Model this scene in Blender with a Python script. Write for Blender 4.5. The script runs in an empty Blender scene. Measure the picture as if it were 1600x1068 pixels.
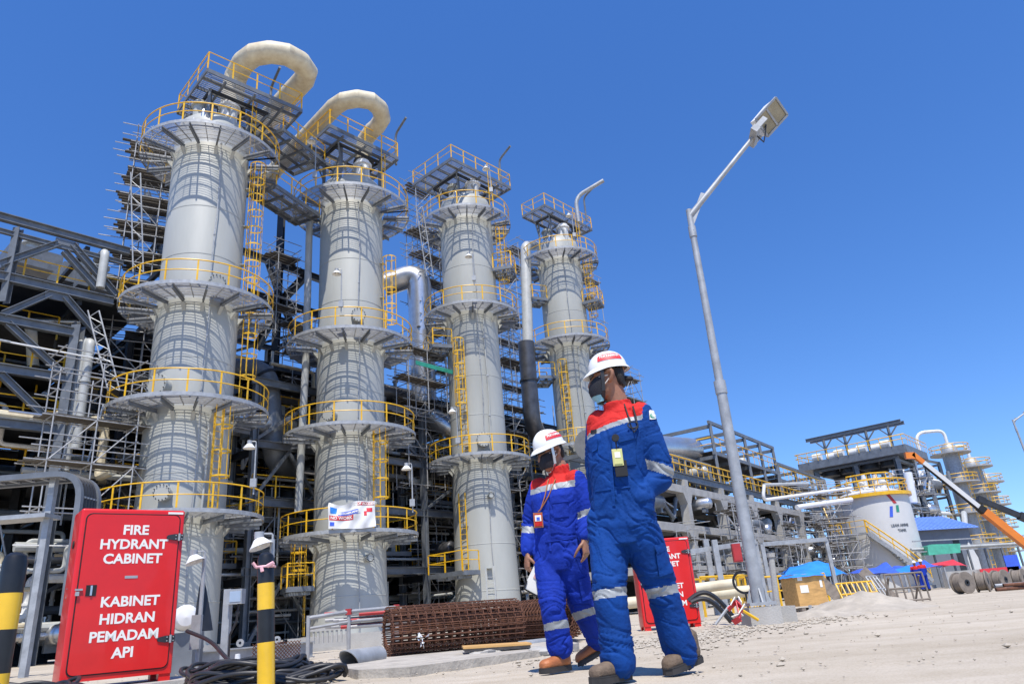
import bpy, math, random
import numpy as np
from mathutils import Vector, Matrix, noise
V = Vector
PI = math.pi
rnd = random.Random(7)
sc = bpy.context.scene
col = sc.collection
# ------------------------------------------------------------------ camera, sky, sun
CAM_H, FPX, PITCH, ROLL = 0.333, 1123.0, math.radians(20.95), math.radians(4.6)
_R0, _U0, _F = V((1, 0, 0)), V((0, -math.sin(PITCH), math.cos(PITCH))), V((0, math.cos(PITCH), math.sin(PITCH)))
_R = _R0 * math.cos(ROLL) - _U0 * math.sin(ROLL)
_U = _U0 * math.cos(ROLL) + _R0 * math.sin(ROLL)
CP = V((0, 0, CAM_H))
cd = bpy.data.cameras.new("camera"); cam = bpy.data.objects.new("camera", cd); col.objects.link(cam)
mw = Matrix((( _R.x, _U.x, -_F.x, 0), (_R.y, _U.y, -_F.y, 0), (_R.z, _U.z, -_F.z, CAM_H), (0, 0, 0, 1)))
cam.matrix_world = mw
cd.sensor_width = 36; cd.lens = 36 * FPX / 1600; cd.clip_start = .05; cd.clip_end = 20000
sc.camera = cam
SUN_EL, SUN_AZ = math.radians(64), math.radians(3)      # azimuth: turned from behind the camera towards its right
SD = V((math.sin(SUN_AZ) * math.cos(SUN_EL), -math.cos(SUN_AZ) * math.cos(SUN_EL), math.sin(SUN_EL)))
ld = bpy.data.lights.new("sun", 'SUN'); ld.energy = 5.0; ld.angle = math.radians(.5); ld.color = (1, .95, .88)
so = bpy.data.objects.new("sun", ld); col.objects.link(so); so.location = (0, 0, 60)
so.rotation_euler = SD.to_track_quat('Z', 'Y').to_euler()
w = bpy.data.worlds.new("World"); sc.world = w; w.use_nodes = True
nt = w.node_tree; bg = nt.nodes["Background"]
sky = nt.nodes.new("ShaderNodeTexSky"); sky.sky_type = 'NISHITA'; sky.sun_disc = False
sky.sun_elevation = SUN_EL; sky.sun_rotation = PI - SUN_AZ
sky.altitude = 0; sky.air_density = 1.0; sky.dust_density = 0.05; sky.ozone_density = 4.0
tcw = nt.nodes.new("ShaderNodeTexCoord"); sx_ = nt.nodes.new("ShaderNodeSeparateXYZ"); cx_ = nt.nodes.new("ShaderNodeCombineXYZ"); mz = nt.nodes.new("ShaderNodeMapRange")
nt.links.new(tcw.outputs["Generated"], sx_.inputs[0]); nt.links.new(sx_.outputs[2], mz.inputs[0]); mz.inputs[1].default_value = 0; mz.inputs[2].default_value = 1; mz.inputs[3].default_value = .075; mz.inputs[4].default_value = 1.1
nt.links.new(sx_.outputs[0], cx_.inputs[0]); nt.links.new(sx_.outputs[1], cx_.inputs[1]); nt.links.new(mz.outputs[0], cx_.inputs[2]); nt.links.new(cx_.outputs[0], sky.inputs[0])   # clear tropical air: no bright belt at the horizon
hs = nt.nodes.new("ShaderNodeHueSaturation"); hs.inputs["Saturation"].default_value = 1.24; hs.inputs["Value"].default_value = 1.55; hs.inputs["Hue"].default_value = .51
nt.links.new(sky.outputs[0], hs.inputs["Color"]); nt.links.new(hs.outputs[0], bg.inputs[0]); bg.inputs[1].default_value = .12
sc.view_settings.view_transform = 'Standard'; sc.view_settings.look = 'None'
sc.view_settings.exposure = .25; sc.view_settings.gamma = 1
sc.cycles.max_bounces = 6; sc.cycles.diffuse_bounces = 3; sc.cycles.glossy_bounces = 3
# ------------------------------------------------------------------ points of the place, read off the survey photo
def ray(x, y): return _F + _R * ((x - 800) / FPX) - _U * ((y - 534) / FPX)
def at(x, y, Y): d = ray(x, y); return CP + d * (Y / d.y)
def atz(x, y, z): d = ray(x, y); return CP + d * ((z - CAM_H) / d.z)
def atpl(x, y, P, d):                                        # on the upright plane through P along d
    n = V((d[1], -d[0], 0)); r = ray(x, y); return CP + r * ((V(P) - CP).dot(n) / r.dot(n))
# ------------------------------------------------------------------ materials
def mat(name, c, rough=.55, metal=0., var=.12, scale=2., bump=0., bscale=60., c2=None, spot=.5, spec=.5, stretch=None, coat=0.):
    m = bpy.data.materials.new(name); m.use_nodes = True; t = m.node_tree; b = t.nodes["Principled BSDF"]
    tc = t.nodes.new("ShaderNodeTexCoord"); src = tc.outputs["Object"]
    if stretch:
        mp = t.nodes.new("ShaderNodeMapping"); mp.inputs["Scale"].default_value = stretch; t.links.new(src, mp.inputs[0]); src = mp.outputs[0]
    n = t.nodes.new("ShaderNodeTexNoise"); n.inputs["Scale"].default_value = scale; n.inputs["Detail"].default_value = 6; n.inputs["Roughness"].default_value = .65
    t.links.new(src, n.inputs["Vector"])
    r = t.nodes.new("ShaderNodeValToRGB"); t.links.new(n.outputs["Fac"], r.inputs[0])
    a = c2 if c2 else tuple(x * (1 - 2.2 * var) for x in c)
    r.color_ramp.elements[0].position = spot - .18; r.color_ramp.elements[0].color = (*a, 1)
    r.color_ramp.elements[1].position = spot + .14; r.color_ramp.elements[1].color = (*[min(1, x * (1 + .25 * var)) for x in c], 1)
    t.links.new(r.outputs[0], b.inputs["Base Color"])
    b.inputs["Roughness"].default_value = rough; b.inputs["Metallic"].default_value = metal
    b.inputs["Specular IOR Level"].default_value = spec; b.inputs["Coat Weight"].default_value = coat
    if bump:
        n2 = t.nodes.new("ShaderNodeTexNoise"); n2.inputs["Scale"].default_value = bscale; n2.inputs["Detail"].default_value = 4
        t.links.new(src, n2.inputs["Vector"])
        bp = t.nodes.new("ShaderNodeBump"); bp.inputs["Strength"].default_value = bump; bp.inputs["Distance"].default_value = .02
        t.links.new(n2.outputs["Fac"], bp.inputs["Height"]); t.links.new(bp.outputs[0], b.inputs["Normal"])
    return m
K = dict(
 shell=mat("grey_column_paint", (.415, .42, .38), .5, 0, .09, .35, .04, 3., stretch=(1, 1, .25)),
 galv=mat("galvanised_steel", (.40, .41, .41), .5, .3, .14, 5),
 steel=mat("grey_painted_steel", (.17, .185, .20), .5, .2, .15, 2),
 dsteel=mat("dark_steel", (.034, .037, .042), .55, .2, .2, 2),  # kept darker than the steel itself: rack interiors' shade put into the colour
 grating=mat("steel_grating", (.36, .365, .365), .55, .1, .12, 3),
 yel=mat("yellow_rail_paint", (.80, .47, .014), .42, 0, .08, 3, c2=(.62, .34, .012)),
 conc=mat("concrete", (.41, .395, .36), .85, 0, .12, 1.3, .3, 40),
 cream=mat("cream_insulation", (.62, .56, .40), .6, 0, .12, 1.6, .03, 8, c2=(.46, .38, .25)),
 alu=mat("aluminium_cladding", (.62, .63, .64), .33, .85, .08, 2.5),
 white=mat("white_paint", (.74, .74, .72), .45, 0, .05, 2),
 pipe=mat("pale_grey_pipe_paint", (.44, .45, .43), .45, 0, .1, 2),
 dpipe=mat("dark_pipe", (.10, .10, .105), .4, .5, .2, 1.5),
 black=mat("black_rubber", (.022, .022, .024), .45, 0, .2, 6),
 blk=mat("black_hollow", (.008, .008, .009), .7, 0, .1, 2),
 red=mat("red_cabinet_paint", (.66, .012, .008), .35, 0, .05, 3, coat=.2),
 redd=mat("dull_red_paint", (.42, .03, .03), .5, 0, .1, 3),
 letter=mat("white_lettering", (.80, .78, .70), .5, 0, .03, 6),
 rust=mat("rusty_rebar", (.16, .066, .035), .85, 0, .2, 9, .3, 120, c2=(.07, .028, .016)),
 ply=mat("plywood", (.60, .345, .115), .7, 0, .15, 3, stretch=(1, 6, 6)),
 plank=mat("scaffold_plank", (.11, .095, .075), .8, 0, .2, 3, stretch=(1, 5, 5)),
 tube=mat("scaffold_tube", (.40, .40, .395), .5, .15, .15, 4),
 blue=mat("blue_tarpaulin", (.03, .24, .72), .45, 0, .1, 2),
 navy=mat("royal_blue_tarpaulin", (.05, .12, .62), .5, 0, .1, 2),
 redt=mat("red_tarpaulin", (.65, .04, .05), .5, 0, .1, 2),
 green=mat("green_sheet", (.03, .30, .20), .5, 0, .15, 2),
 roofb=mat("blue_roof_sheet", (.17, .30, .74), .4, 0, .06, 1.5),
 wall=mat("grey_wall_sheet", (.17, .19, .22), .6, 0, .06, 1),
 orange=mat("orange_crane_paint", (.70, .20, .02), .4, 0, .06, 2),
 tank=mat("tank_paint", (.60, .60, .575), .5, 0, .04, .5, .03, 2.),
 sand=mat("pale_sand", (.43, .38, .305), .95, 0, .12, 4, .5, 25),
 wood=mat("wooden_drum", (.24, .20, .16), .85, 0, .2, 5, stretch=(1, 6, 1)),
)
# ------------------------------------------------------------------ mesh builder
class M:
    def __init__(s): s.v = []; s.f = []; s.mi = []; s.cur = 0
    def use(s, i): s.cur = i; return s
    def add(s, vs, fs):
        o = len(s.v); s.v += [tuple(x) for x in vs]
        for f in fs: s.f.append([i + o for i in f]); s.mi.append(s.cur)
        return s
    def box(s, c, sz, R=None):
        c = V(c); x, y, z = sz[0] / 2, sz[1] / 2, sz[2] / 2
        P = [V((a, b, d)) for d in (-z, z) for a, b in ((-x, -y), (x, -y), (x, y), (-x, y))]
        if R is not None: P = [R @ p for p in P]
        return s.add([p + c for p in P], [(3, 2, 1, 0), (4, 5, 6, 7), (0, 1, 5, 4), (1, 2, 6, 5), (2, 3, 7, 6), (3, 0, 4, 7)])
    def beam(s, a, b, w, h, up=(0, 0, 1)):
        a, b = V(a), V(b); d = (b - a)
        if d.length < 1e-6: return s
        d.normalize(); u = V(up)
        if abs(d.dot(u)) > .98: u = V((0, 1, 0))
        r = d.cross(u).normalized(); u = r.cross(d); r = r * (w / 2); u = u * (h / 2)
        return s.add([p + q for p in (a, b) for q in (-r - u, r - u, r + u, -r + u)],
                     [(3, 2, 1, 0), (4, 5, 6, 7), (0, 1, 5, 4), (1, 2, 6, 5), (2, 3, 7, 6), (3, 0, 4, 7)])
    def ib(s, a, b, w, h, t=.03, up=(0, 0, 1)):               # I section
        a, b = V(a), V(b); d = (b - a).normalized(); u = V(up)
        if abs(d.dot(u)) > .98: u = V((0, 1, 0))
        r = d.cross(u).normalized(); u = r.cross(d)
        o = u * (h / 2 - t / 2)
        s.beam(a + o, b + o, w, t, u); s.beam(a - o, b - o, w, t, u); s.beam(a, b, t, h - 2 * t, u)
        return s
    def tube(s, pts, r, n=8, closed=False, caps=True):
        P = [V(p) for p in pts]; k = len(P)
        if k < 2: return s
        T = []
        for i in range(k):
            a = P[(i - 1) % k] if (closed or i > 0) else P[i]; b = P[(i + 1) % k] if (closed or i < k - 1) else P[i]
            d1 = (P[i] - a); d2 = (b - P[i])
            d = (d1.normalized() if d1.length > 1e-9 else V((0, 0, 0))) + (d2.normalized() if d2.length > 1e-9 else V((0, 0, 0)))
            T.append(d.normalized() if d.length > 1e-9 else V((0, 0, 1)))
        u = T[0].orthogonal().normalized(); vs = []; fs = []
        for i in range(k):
            u = (u - T[i] * u.dot(T[i]))
            u = u.normalized() if u.length > 1e-6 else T[i].orthogonal().normalized()
            x = T[i].cross(u); rr = r[i] if isinstance(r, (list, tuple)) else r
            for j in range(n):
                g = 2 * PI * j / n; vs.append(P[i] + (u * math.cos(g) + x * math.sin(g)) * rr)
        for i in range(k if closed else k - 1):
            a, b = i * n, ((i + 1) % k) * n
            for j in range(n): fs.append((a + j, a + (j + 1) % n, b + (j + 1) % n, b + j))
        if caps and not closed: fs.append(tuple(range(n - 1, -1, -1))); fs.append(tuple(range((k - 1) * n, k * n)))
        return s.add(vs, fs)
    def cyl(s, a, b, r, n=16, r2=None): return s.tube([a, b], [r, r if r2 is None else r2], n)
    def lathe(s, prof, n=32, c=(0, 0, 0), a0=0., a1=2 * PI, closed=False, ax=None):
        full = abs(a1 - a0 - 2 * PI) < 1e-6; m = n if full else n + 1; k = len(prof); vs = []; fs = []; c = V(c)
        for i in range(m):
            g = a0 + (a1 - a0) * i / n; cg, sg = math.cos(g), math.sin(g)
            for (r, z) in prof:
                p = V((r * cg, r * sg, z)); vs.append((ax @ p if ax is not None else p) + c)
        for i in range(n):
            a, b = i * k, ((i + 1) % m) * k
            for j in range(k if closed else k - 1): j2 = (j + 1) % k; fs.append((a + j, b + j, b + j2, a + j2))
        if not full and closed: fs.append(tuple(range(k))); fs.append(tuple((m - 1) * k + j for j in range(k - 1, -1, -1)))
        return s.add(vs, fs)
    def prism(s, poly, vec):                                   # polygon in 3-D pushed along vec
        P = [V(p) for p in poly]; k = len(P); vec = V(vec)
        return s.add(P + [p + vec for p in P], [tuple(range(k - 1, -1, -1)), tuple(range(k, 2 * k))] + [(i, (i + 1) % k, (i + 1) % k + k, i + k) for i in range(k)])
    def text(s, body, size, mtx, ext=.004, off=0., sx=1., align='CENTER', bend=None):
        cu = bpy.data.curves.new("t", 'FONT'); cu.body = body; cu.size = size; cu.align_x = align; cu.align_y = 'CENTER'
        cu.extrude = ext; cu.offset = off; cu.resolution_u = 3
        o = bpy.data.objects.new("t", cu); me = bpy.data.meshes.new_from_object(o)
        vs = [V((v.co.x * sx, v.co.y, v.co.z)) for v in me.vertices]
        if bend: vs = [bend(v) for v in vs]
        s.add([mtx @ v for v in vs], [tuple(p.vertices) for p in me.polygons])
        bpy.data.objects.remove(o); bpy.data.curves.remove(cu); bpy.data.meshes.remove(me)
        return s
    def build(s, name, mats, parent=None, smooth=35, org=None):
        if not s.v: return None
        o = V((0, 0, 0)) if org is None else V(org)
        if org is None and parent is not None:
            p = parent
            while p.parent: p = p.parent
            o = p.location
        me = bpy.data.meshes.new(name)
        me.from_pydata([(x - o.x, y - o.y, z - o.z) for x, y, z in s.v], [], s.f)
        if not isinstance(mats, (list, tuple)): mats = [mats]
        for m in mats: me.materials.append(m)
        if len(mats) > 1: me.polygons.foreach_set("material_index", s.mi)
        if smooth:
            me.polygons.foreach_set("use_smooth", [True] * len(me.polygons)); me.set_sharp_from_angle(angle=math.radians(smooth))
        me.update()
        ob = bpy.data.objects.new(name, me); col.objects.link(ob)
        if parent is not None: ob.parent = parent
        elif org is not None: ob.location = o
        return ob
def tag(o, label, cat, group=None):
    o["label"] = label; o["category"] = cat
    if group: o["group"] = group
    return o
def thing(name, label, cat, loc=(0, 0, 0), group=None):
    o = bpy.data.objects.new(name, None); o.empty_display_size = .2; col.objects.link(o); o.location = loc
    return tag(o, label, cat, group)
def solo(m, name, mats, label, cat, loc, group=None, smooth=35):   # a thing that is one mesh; its shape is in world space
    return tag(m.build(name, mats, None, smooth, org=loc), label, cat, group)
def setting(m, name, mats, smooth=35, kind="structure"):
    o = m.build(name, mats, None, smooth); o["kind"] = kind; return o
def dup(o, parent=None, loc=None, rz=None, label=None, group=None):
    c = o.copy(); col.objects.link(c)
    if parent is not None: c.parent = parent
    if loc is not None: c.location = loc
    if rz is not None: c.rotation_euler = (0, 0, rz)
    if label: c["label"] = label
    if group: c["group"] = group
    for ch in KIDS(o): dup(ch, c)
    return c
def KIDS(o): return [c for c in list(col.objects) if c.parent == o]
def lerp(a, b, t): return a + (b - a) * t
def arc(cx, cy, z, r, a0, a1, n): return [V((cx + r * math.cos(lerp(a0, a1, i / n)), cy + r * math.sin(lerp(a0, a1, i / n)), z)) for i in range(n + 1)]
def walk(pts, step):                                             # points and directions every `step` along a polyline
    out = []; L = sum((V(pts[i + 1]) - V(pts[i])).length for i in range(len(pts) - 1)); n = max(1, round(L / step)); st = L / n; acc = 0; k = 0
    for i in range(len(pts) - 1):
        a, b = V(pts[i]), V(pts[i + 1]); l = (b - a).length
        while k <= n and k * st <= acc + l + 1e-6: out.append((a.lerp(b, (k * st - acc) / l if l > 0 else 0), (b - a).normalized())); k += 1
        acc += l
    return out
def rail(m, pts, h=1.1, sp=1.25, r=.03, toe=0., n=6, posts=True):
    P = [V(p) for p in pts]; up = V((0, 0, 1))
    m.tube([p + up * h for p in P], r, n); m.tube([p + up * h * .54 for p in P], r * .8, n)
    if posts:
        for p, d in walk(P, sp): m.beam(p - up * .05, p + up * (h - r), .075 if r > .025 else .04, .03, up=d.cross(up))
    if toe:
        for i in range(len(P) - 1): m.beam(P[i] + up * toe * .5, P[i + 1] + up * toe * .5, .012, toe)
    return m
def ladder(m, base, top, out, w=.46, r=.025, step=.33):
    b, t, o = V(base), V(top), V(out).normalized(); up = (t - b).normalized(); s_ = o.cross(up).normalized() * (w / 2); L = (t - b).length
    m.beam(b - s_, t - s_, .07, .025, up=o); m.beam(b + s_, t + s_, .07, .025, up=o)
    for i in range(1, int(L / step)): p = b + up * (i * step); m.cyl(p - s_, p + s_, r * .6, 5)
    return m
def cage(m, base, top, out, rad=.37, gap=.95):
    b, t, o = V(base), V(top), V(out).normalized(); up = (t - b).normalized(); s_ = o.cross(up).normalized(); L = (t - b).length; n = max(2, round(L / gap)); c0 = o * .33
    def ringpt(z, g): return b + up * z + c0 + (o * math.cos(g) + s_ * math.sin(g)) * rad
    for i in range(n + 1):
        z = L * i / n; P = [b + up * z + s_ * -.24] + [ringpt(z, g) for g in np.linspace(-2.1, 2.1, 12)] + [b + up * z + s_ * .24]
        for j in range(len(P) - 1): m.beam(P[j], P[j + 1], .012, .07, up=up)
    for g in np.linspace(-1.8, 1.8, 5): m.beam(ringpt(0, g), ringpt(L, g), .035, .012, up=V(ringpt(0, g) - b - c0))
    return m
def elbow(pts, r=.5, k=5):                                       # round the corners of a pipe run
    P = [V(p) for p in pts]; out = [P[0]]
    for i in range(1, len(P) - 1):
        a = (P[i - 1] - P[i]); b = (P[i + 1] - P[i]); q = min(r, a.length * .48, b.length * .48); a.normalize(); b.normalize(); p0, p1 = P[i] + a * q, P[i] + b * q
        for j in range(k + 1): t = j / k; out.append(p0 * (1 - t) ** 2 + P[i] * 2 * t * (1 - t) + p1 * t * t)
    out.append(P[-1]); return out
# ------------------------------------------------------------------ ground
def ground():
    m = bpy.data.materials.new("caliche_ground"); m.use_nodes = True; t = m.node_tree; b = t.nodes["Principled BSDF"]; L = t.links.new
    geo = t.nodes.new("ShaderNodeNewGeometry")
    def nz(s, d=6, ro=.6):
        n = t.nodes.new("ShaderNodeTexNoise"); n.inputs["Scale"].default_value = s; n.inputs["Detail"].default_value = d; n.inputs["Roughness"].default_value = ro; L(geo.outputs["Position"], n.inputs["Vector"]); return n.outputs["Fac"]
    def ramp(src, a, ca, bb, cb):
        r = t.nodes.new("ShaderNodeValToRGB"); L(src, r.inputs[0]); r.color_ramp.elements[0].position = a; r.color_ramp.elements[0].color = ca; r.color_ramp.elements[1].position = bb; r.color_ramp.elements[1].color = cb; return r.outputs[0]
    base = ramp(nz(.35), .35, (.44, .385, .305, 1), .68, (.53, .47, .38, 1))
    mx = t.nodes.new("ShaderNodeMix"); mx.data_type = 'RGBA'; mx.blend_type = 'MULTIPLY'; mx.inputs[0].default_value = 1
    L(base, mx.inputs[6]); L(ramp(nz(2.5, 8, .7), .3, (.86, .845, .82, 1), .6, (1, 1, 1, 1)), mx.inputs[7])
    mx2 = t.nodes.new("ShaderNodeMix"); mx2.data_type = 'RGBA'; mx2.blend_type = 'MULTIPLY'; mx2.inputs[0].default_value = 1
    L(mx.outputs[2], mx2.inputs[6]); L(ramp(nz(90, 3), .34, (.8, .78, .74, 1), .5, (1, 1, 1, 1)), mx2.inputs[7])
    mp = t.nodes.new("ShaderNodeMapping"); mp.inputs["Rotation"].default_value = (0, 0, .62); mp.inputs["Scale"].default_value = (.12, 1.6, 1); L(geo.outputs["Position"], mp.inputs[0])      # wheel tracks along the road
    tn = t.nodes.new("ShaderNodeTexNoise"); tn.inputs["Scale"].default_value = 1.3; tn.inputs["Detail"].default_value = 5; L(mp.outputs[0], tn.inputs["Vector"])
    mx3 = t.nodes.new("ShaderNodeMix"); mx3.data_type = 'RGBA'; mx3.blend_type = 'MULTIPLY'; mx3.inputs[0].default_value = 1
    L(mx2.outputs[2], mx3.inputs[6]); L(ramp(tn.outputs["Fac"], .36, (.92, .91, .89, 1), .52, (1, 1, 1, 1)), mx3.inputs[7]); L(mx3.outputs[2], b.inputs["Base Color"]); b.inputs["Roughness"].default_value = .95; b.inputs["Specular IOR Level"].default_value = .2
    bp = t.nodes.new("ShaderNodeBump"); bp.inputs["Strength"].default_value = .5; bp.inputs["Distance"].default_value = .02; L(nz(22, 8, .7), bp.inputs["Height"]); L(bp.outputs[0], b.inputs["Normal"])
    xs = list(np.concatenate([np.array([-6000, -1500, -400, -120, -60, -35, -22]), np.arange(-16, 16.01, .16), np.array([22, 35, 60, 120, 400, 1500, 6000])]))
    ys = list(np.concatenate([np.array([-3000, -300, -40, -8, -2, 1.2]), np.arange(2, 20, .14), np.array([22, 26, 32, 40, 55, 80, 130, 300, 900, 3000, 9000])]))
    g = M(); vs = []; W = len(xs)
    for y in ys:
        for x in xs:
            z = 0
            if 1.5 < y < 20 and abs(x) < 16:
                f = min(1, (y - 1.5) / 1.5, (20 - y) / 3, (16 - abs(x)) / 3)
                z = .018 * noise.noise(V((x * .8, y * .8, 0))) + .009 * noise.noise(V((x * 3, y * 3, 2)))
                rough = 1 if x < .8 + .38 * (y - 4.5) and y > 5.3 else .25        # the churned strip beside the smooth road
                z += rough * .016 * max(0, noise.noise(V((x * 5.5, y * 5.5, 7)))) - .012
                z *= f
            vs.append((x, y, z))
    fs = [(j * W + i, j * W + i + 1, (j + 1) * W + i + 1, (j + 1) * W + i) for j in range(len(ys) - 1) for i in range(W - 1)]
    g.add(vs, fs); setting(g, "ground", m, 60)
ground()
def pebbles():
    r = random.Random(3); m = M()
    def rock(p, s):
        base = [V((0, 0, 1)), V((0, 0, -1))] + [V((math.cos(a), math.sin(a), 0)) for a in np.linspace(0, 2 * PI, 6)[:5]]
        vs = [V((q.x * s * r.uniform(.7, 1.3), q.y * s * r.uniform(.7, 1.3), q.z * s * r.uniform(.4, .8))) + p for q in base]
        m.add(vs, [(0, 2 + i, 2 + (i + 1) % 5) for i in range(5)] + [(1, 2 + (i + 1) % 5, 2 + i) for i in range(5)])
    for i in range(1900):
        y = 3.2 + 13 * r.random() ** 1.5; u = r.random()
        x = lerp(-.62 * y, .75 * y, u); churn = x < .9 + .38 * (y - 4.5) and y > 5.2
        if not churn and r.random() < .94: continue
        rock(V((x, y, .004)), r.uniform(.004, .013) if r.random() < .93 else r.uniform(.013, .035))
    for i in range(420):                                            # dark scraps and clods on the road
        y = 3.4 + 16 * r.random() ** 1.3; x = lerp(.1 * y, .8 * y, r.random()); rock(V((x, y, .0)), r.uniform(.004, .012) if r.random() < .92 else r.uniform(.012, .03))
    for i in range(1100):                                            # the broken edge of the road between the kerb and the lamp post
        t = r.random(); p = V((lerp(.2, 4.4, t) + r.gauss(0, .3), lerp(6.4, 12, t) + r.gauss(0, .7), .0)); rock(p, r.uniform(.006, .028) * (1 + t * .3))
    setting(m, "loose_stones", K['sand'], 20, "stuff")
pebbles()
# ------------------------------------------------------------------ the four distillation columns
def platform(root, cx, cy, z, R, Ro, a0=0., a1=2 * PI, gap=None, n=64, seed=0):
    full = a1 - a0 > 6.28; c = (cx, cy, z); n = max(10, int(n * (a1 - a0) / (2 * PI)))
    g = M(); r = R + .12
    while r < Ro - .03:                                              # bearing bars of the grating
        g.lathe([(r, -.028), (r + .007, -.028), (r + .007, 0), (r, 0)], n, c, a0, a1, closed=True); r += .062
    g.use(1)
    g.lathe([(Ro, -.11), (Ro + .02, -.11), (Ro + .02, .06), (Ro, .06)], n, c, a0, a1, closed=True)
    mid = R + .32
    while mid < Ro - .15: g.lathe([(mid, -.07), (mid + .022, -.07), (mid + .022, -.03), (mid, -.03)], n, c, a0, a1, closed=True); mid += .3
    k = max(3, round((a1 - a0) / (2 * PI) * 30))
    for i in range(k + 1):
        a = lerp(a0, a1, i / k); d = V((math.cos(a), math.sin(a), 0)); g.beam(V(c) + d * (R + .1) - V((0, 0, .075)), V(c) + d * Ro - V((0, 0, .075)), .03, .07)
    p = g.build("platform", [K['grating'], K['galv']], root)
    k = max(2, round((a1 - a0) / (2 * PI) * 15))
    for i in range(k if full else k + 1):
        a = lerp(a0, a1, (i + (.5 if full else 0)) / k); d = V((math.cos(a), math.sin(a), 0)); o = V(c)
        b = M(); b.ib(o + d * (R + .05) - V((0, 0, .27)), o + d * (Ro - .03) - V((0, 0, .24)), .075, .18, .018)
        b.use(1); s_ = V((-d.y, d.x, 0))
        b.prism([o + d * R - V((0, 0, .38)) - s_ * .08, o + d * (R + .26) - V((0, 0, .38)) - s_ * .08, o + d * R - V((0, 0, .72)) - s_ * .08], s_ * .16)
        b.build("bracket", [K['steel'], K['shell']], p)
    h = M(); Ra = Ro - .05
    segs = [(a0, a1)] if gap is None else ([(gap[1], gap[0] + 2 * PI)] if full else [(a0, gap[0]), (gap[1], a1)])
    for s0, s1 in segs: rail(h, arc(cx, cy, z, Ra, s0, s1, max(6, int(n * (s1 - s0) / 6.28))), sp=1.35, r=.032)
    if not full:
        for a in (a0, a1): d = V((math.cos(a), math.sin(a), 0)); rail(h, [V(c) + d * (R + .2), V(c) + d * Ra], sp=.9)
    h.build("handrail", K['yel'], p)
    return p
def deck(root, poly, z, railing=(), nm="platform", bars=.12, und=True):    # flat platform on any convex outline; railing = edge numbers
    P = [V((p[0], p[1], z)) for p in poly]; k = len(P); g = M()
    e = (P[1] - P[0]).normalized(); f = V((-e.y, e.x, 0)); c = sum(P, V((0, 0, 0))) / k
    us = [(p - P[0]).dot(e) for p in P]; vs = [(p - P[0]).dot(f) for p in P]
    def clip(v):
        xs = []
        for i in range(k):
            a, b, va, vb = us[i], us[(i + 1) % k], vs[i], vs[(i + 1) % k]
            if (va - v) * (vb - v) < 0: xs.append(a + (b - a) * (v - va) / (vb - va))
        return (min(xs), max(xs)) if len(xs) > 1 else None
    v = min(vs) + .06
    while v < max(vs) - .03:
        q = clip(v)
        if q: g.beam(P[0] + e * q[0] + f * v - V((0, 0, .02)), P[0] + e * q[1] + f * v - V((0, 0, .02)), .048, .036)
        v += bars
    g.use(1)
    for i in range(k): g.beam(P[i] - V((0, 0, .1)), P[(i + 1) % k] - V((0, 0, .1)), .07, .24)
    if und:
        v = min(vs) + .6
        while v < max(vs) - .3:
            q = clip(v)
            if q: g.beam(P[0] + e * q[0] + f * v - V((0, 0, .15)), P[0] + e * q[1] + f * v - V((0, 0, .15)), .08, .16)
            v += .9
        for t in (.2, .5, .8):
            u = lerp(min(us), max(us), t); g.beam(P[0] + e * u + f * (min(vs) + .1) - V((0, 0, .3)), P[0] + e * u + f * (max(vs) - .1) - V((0, 0, .3)), .1, .14)
    p = g.build(nm, [K['grating'], K['steel']], root)
    if railing:
        h = M()
        for i in railing: rail(h, [P[i].lerp(c, .01), P[(i + 1) % k].lerp(c, .01)], sp=1.2)
        h.build("handrail", K['yel'], p)
    return p
def polar(c, a, r, z): return V((c[0] + r * math.cos(a), c[1] + r * math.sin(a), z))
D2 = math.radians
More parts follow.
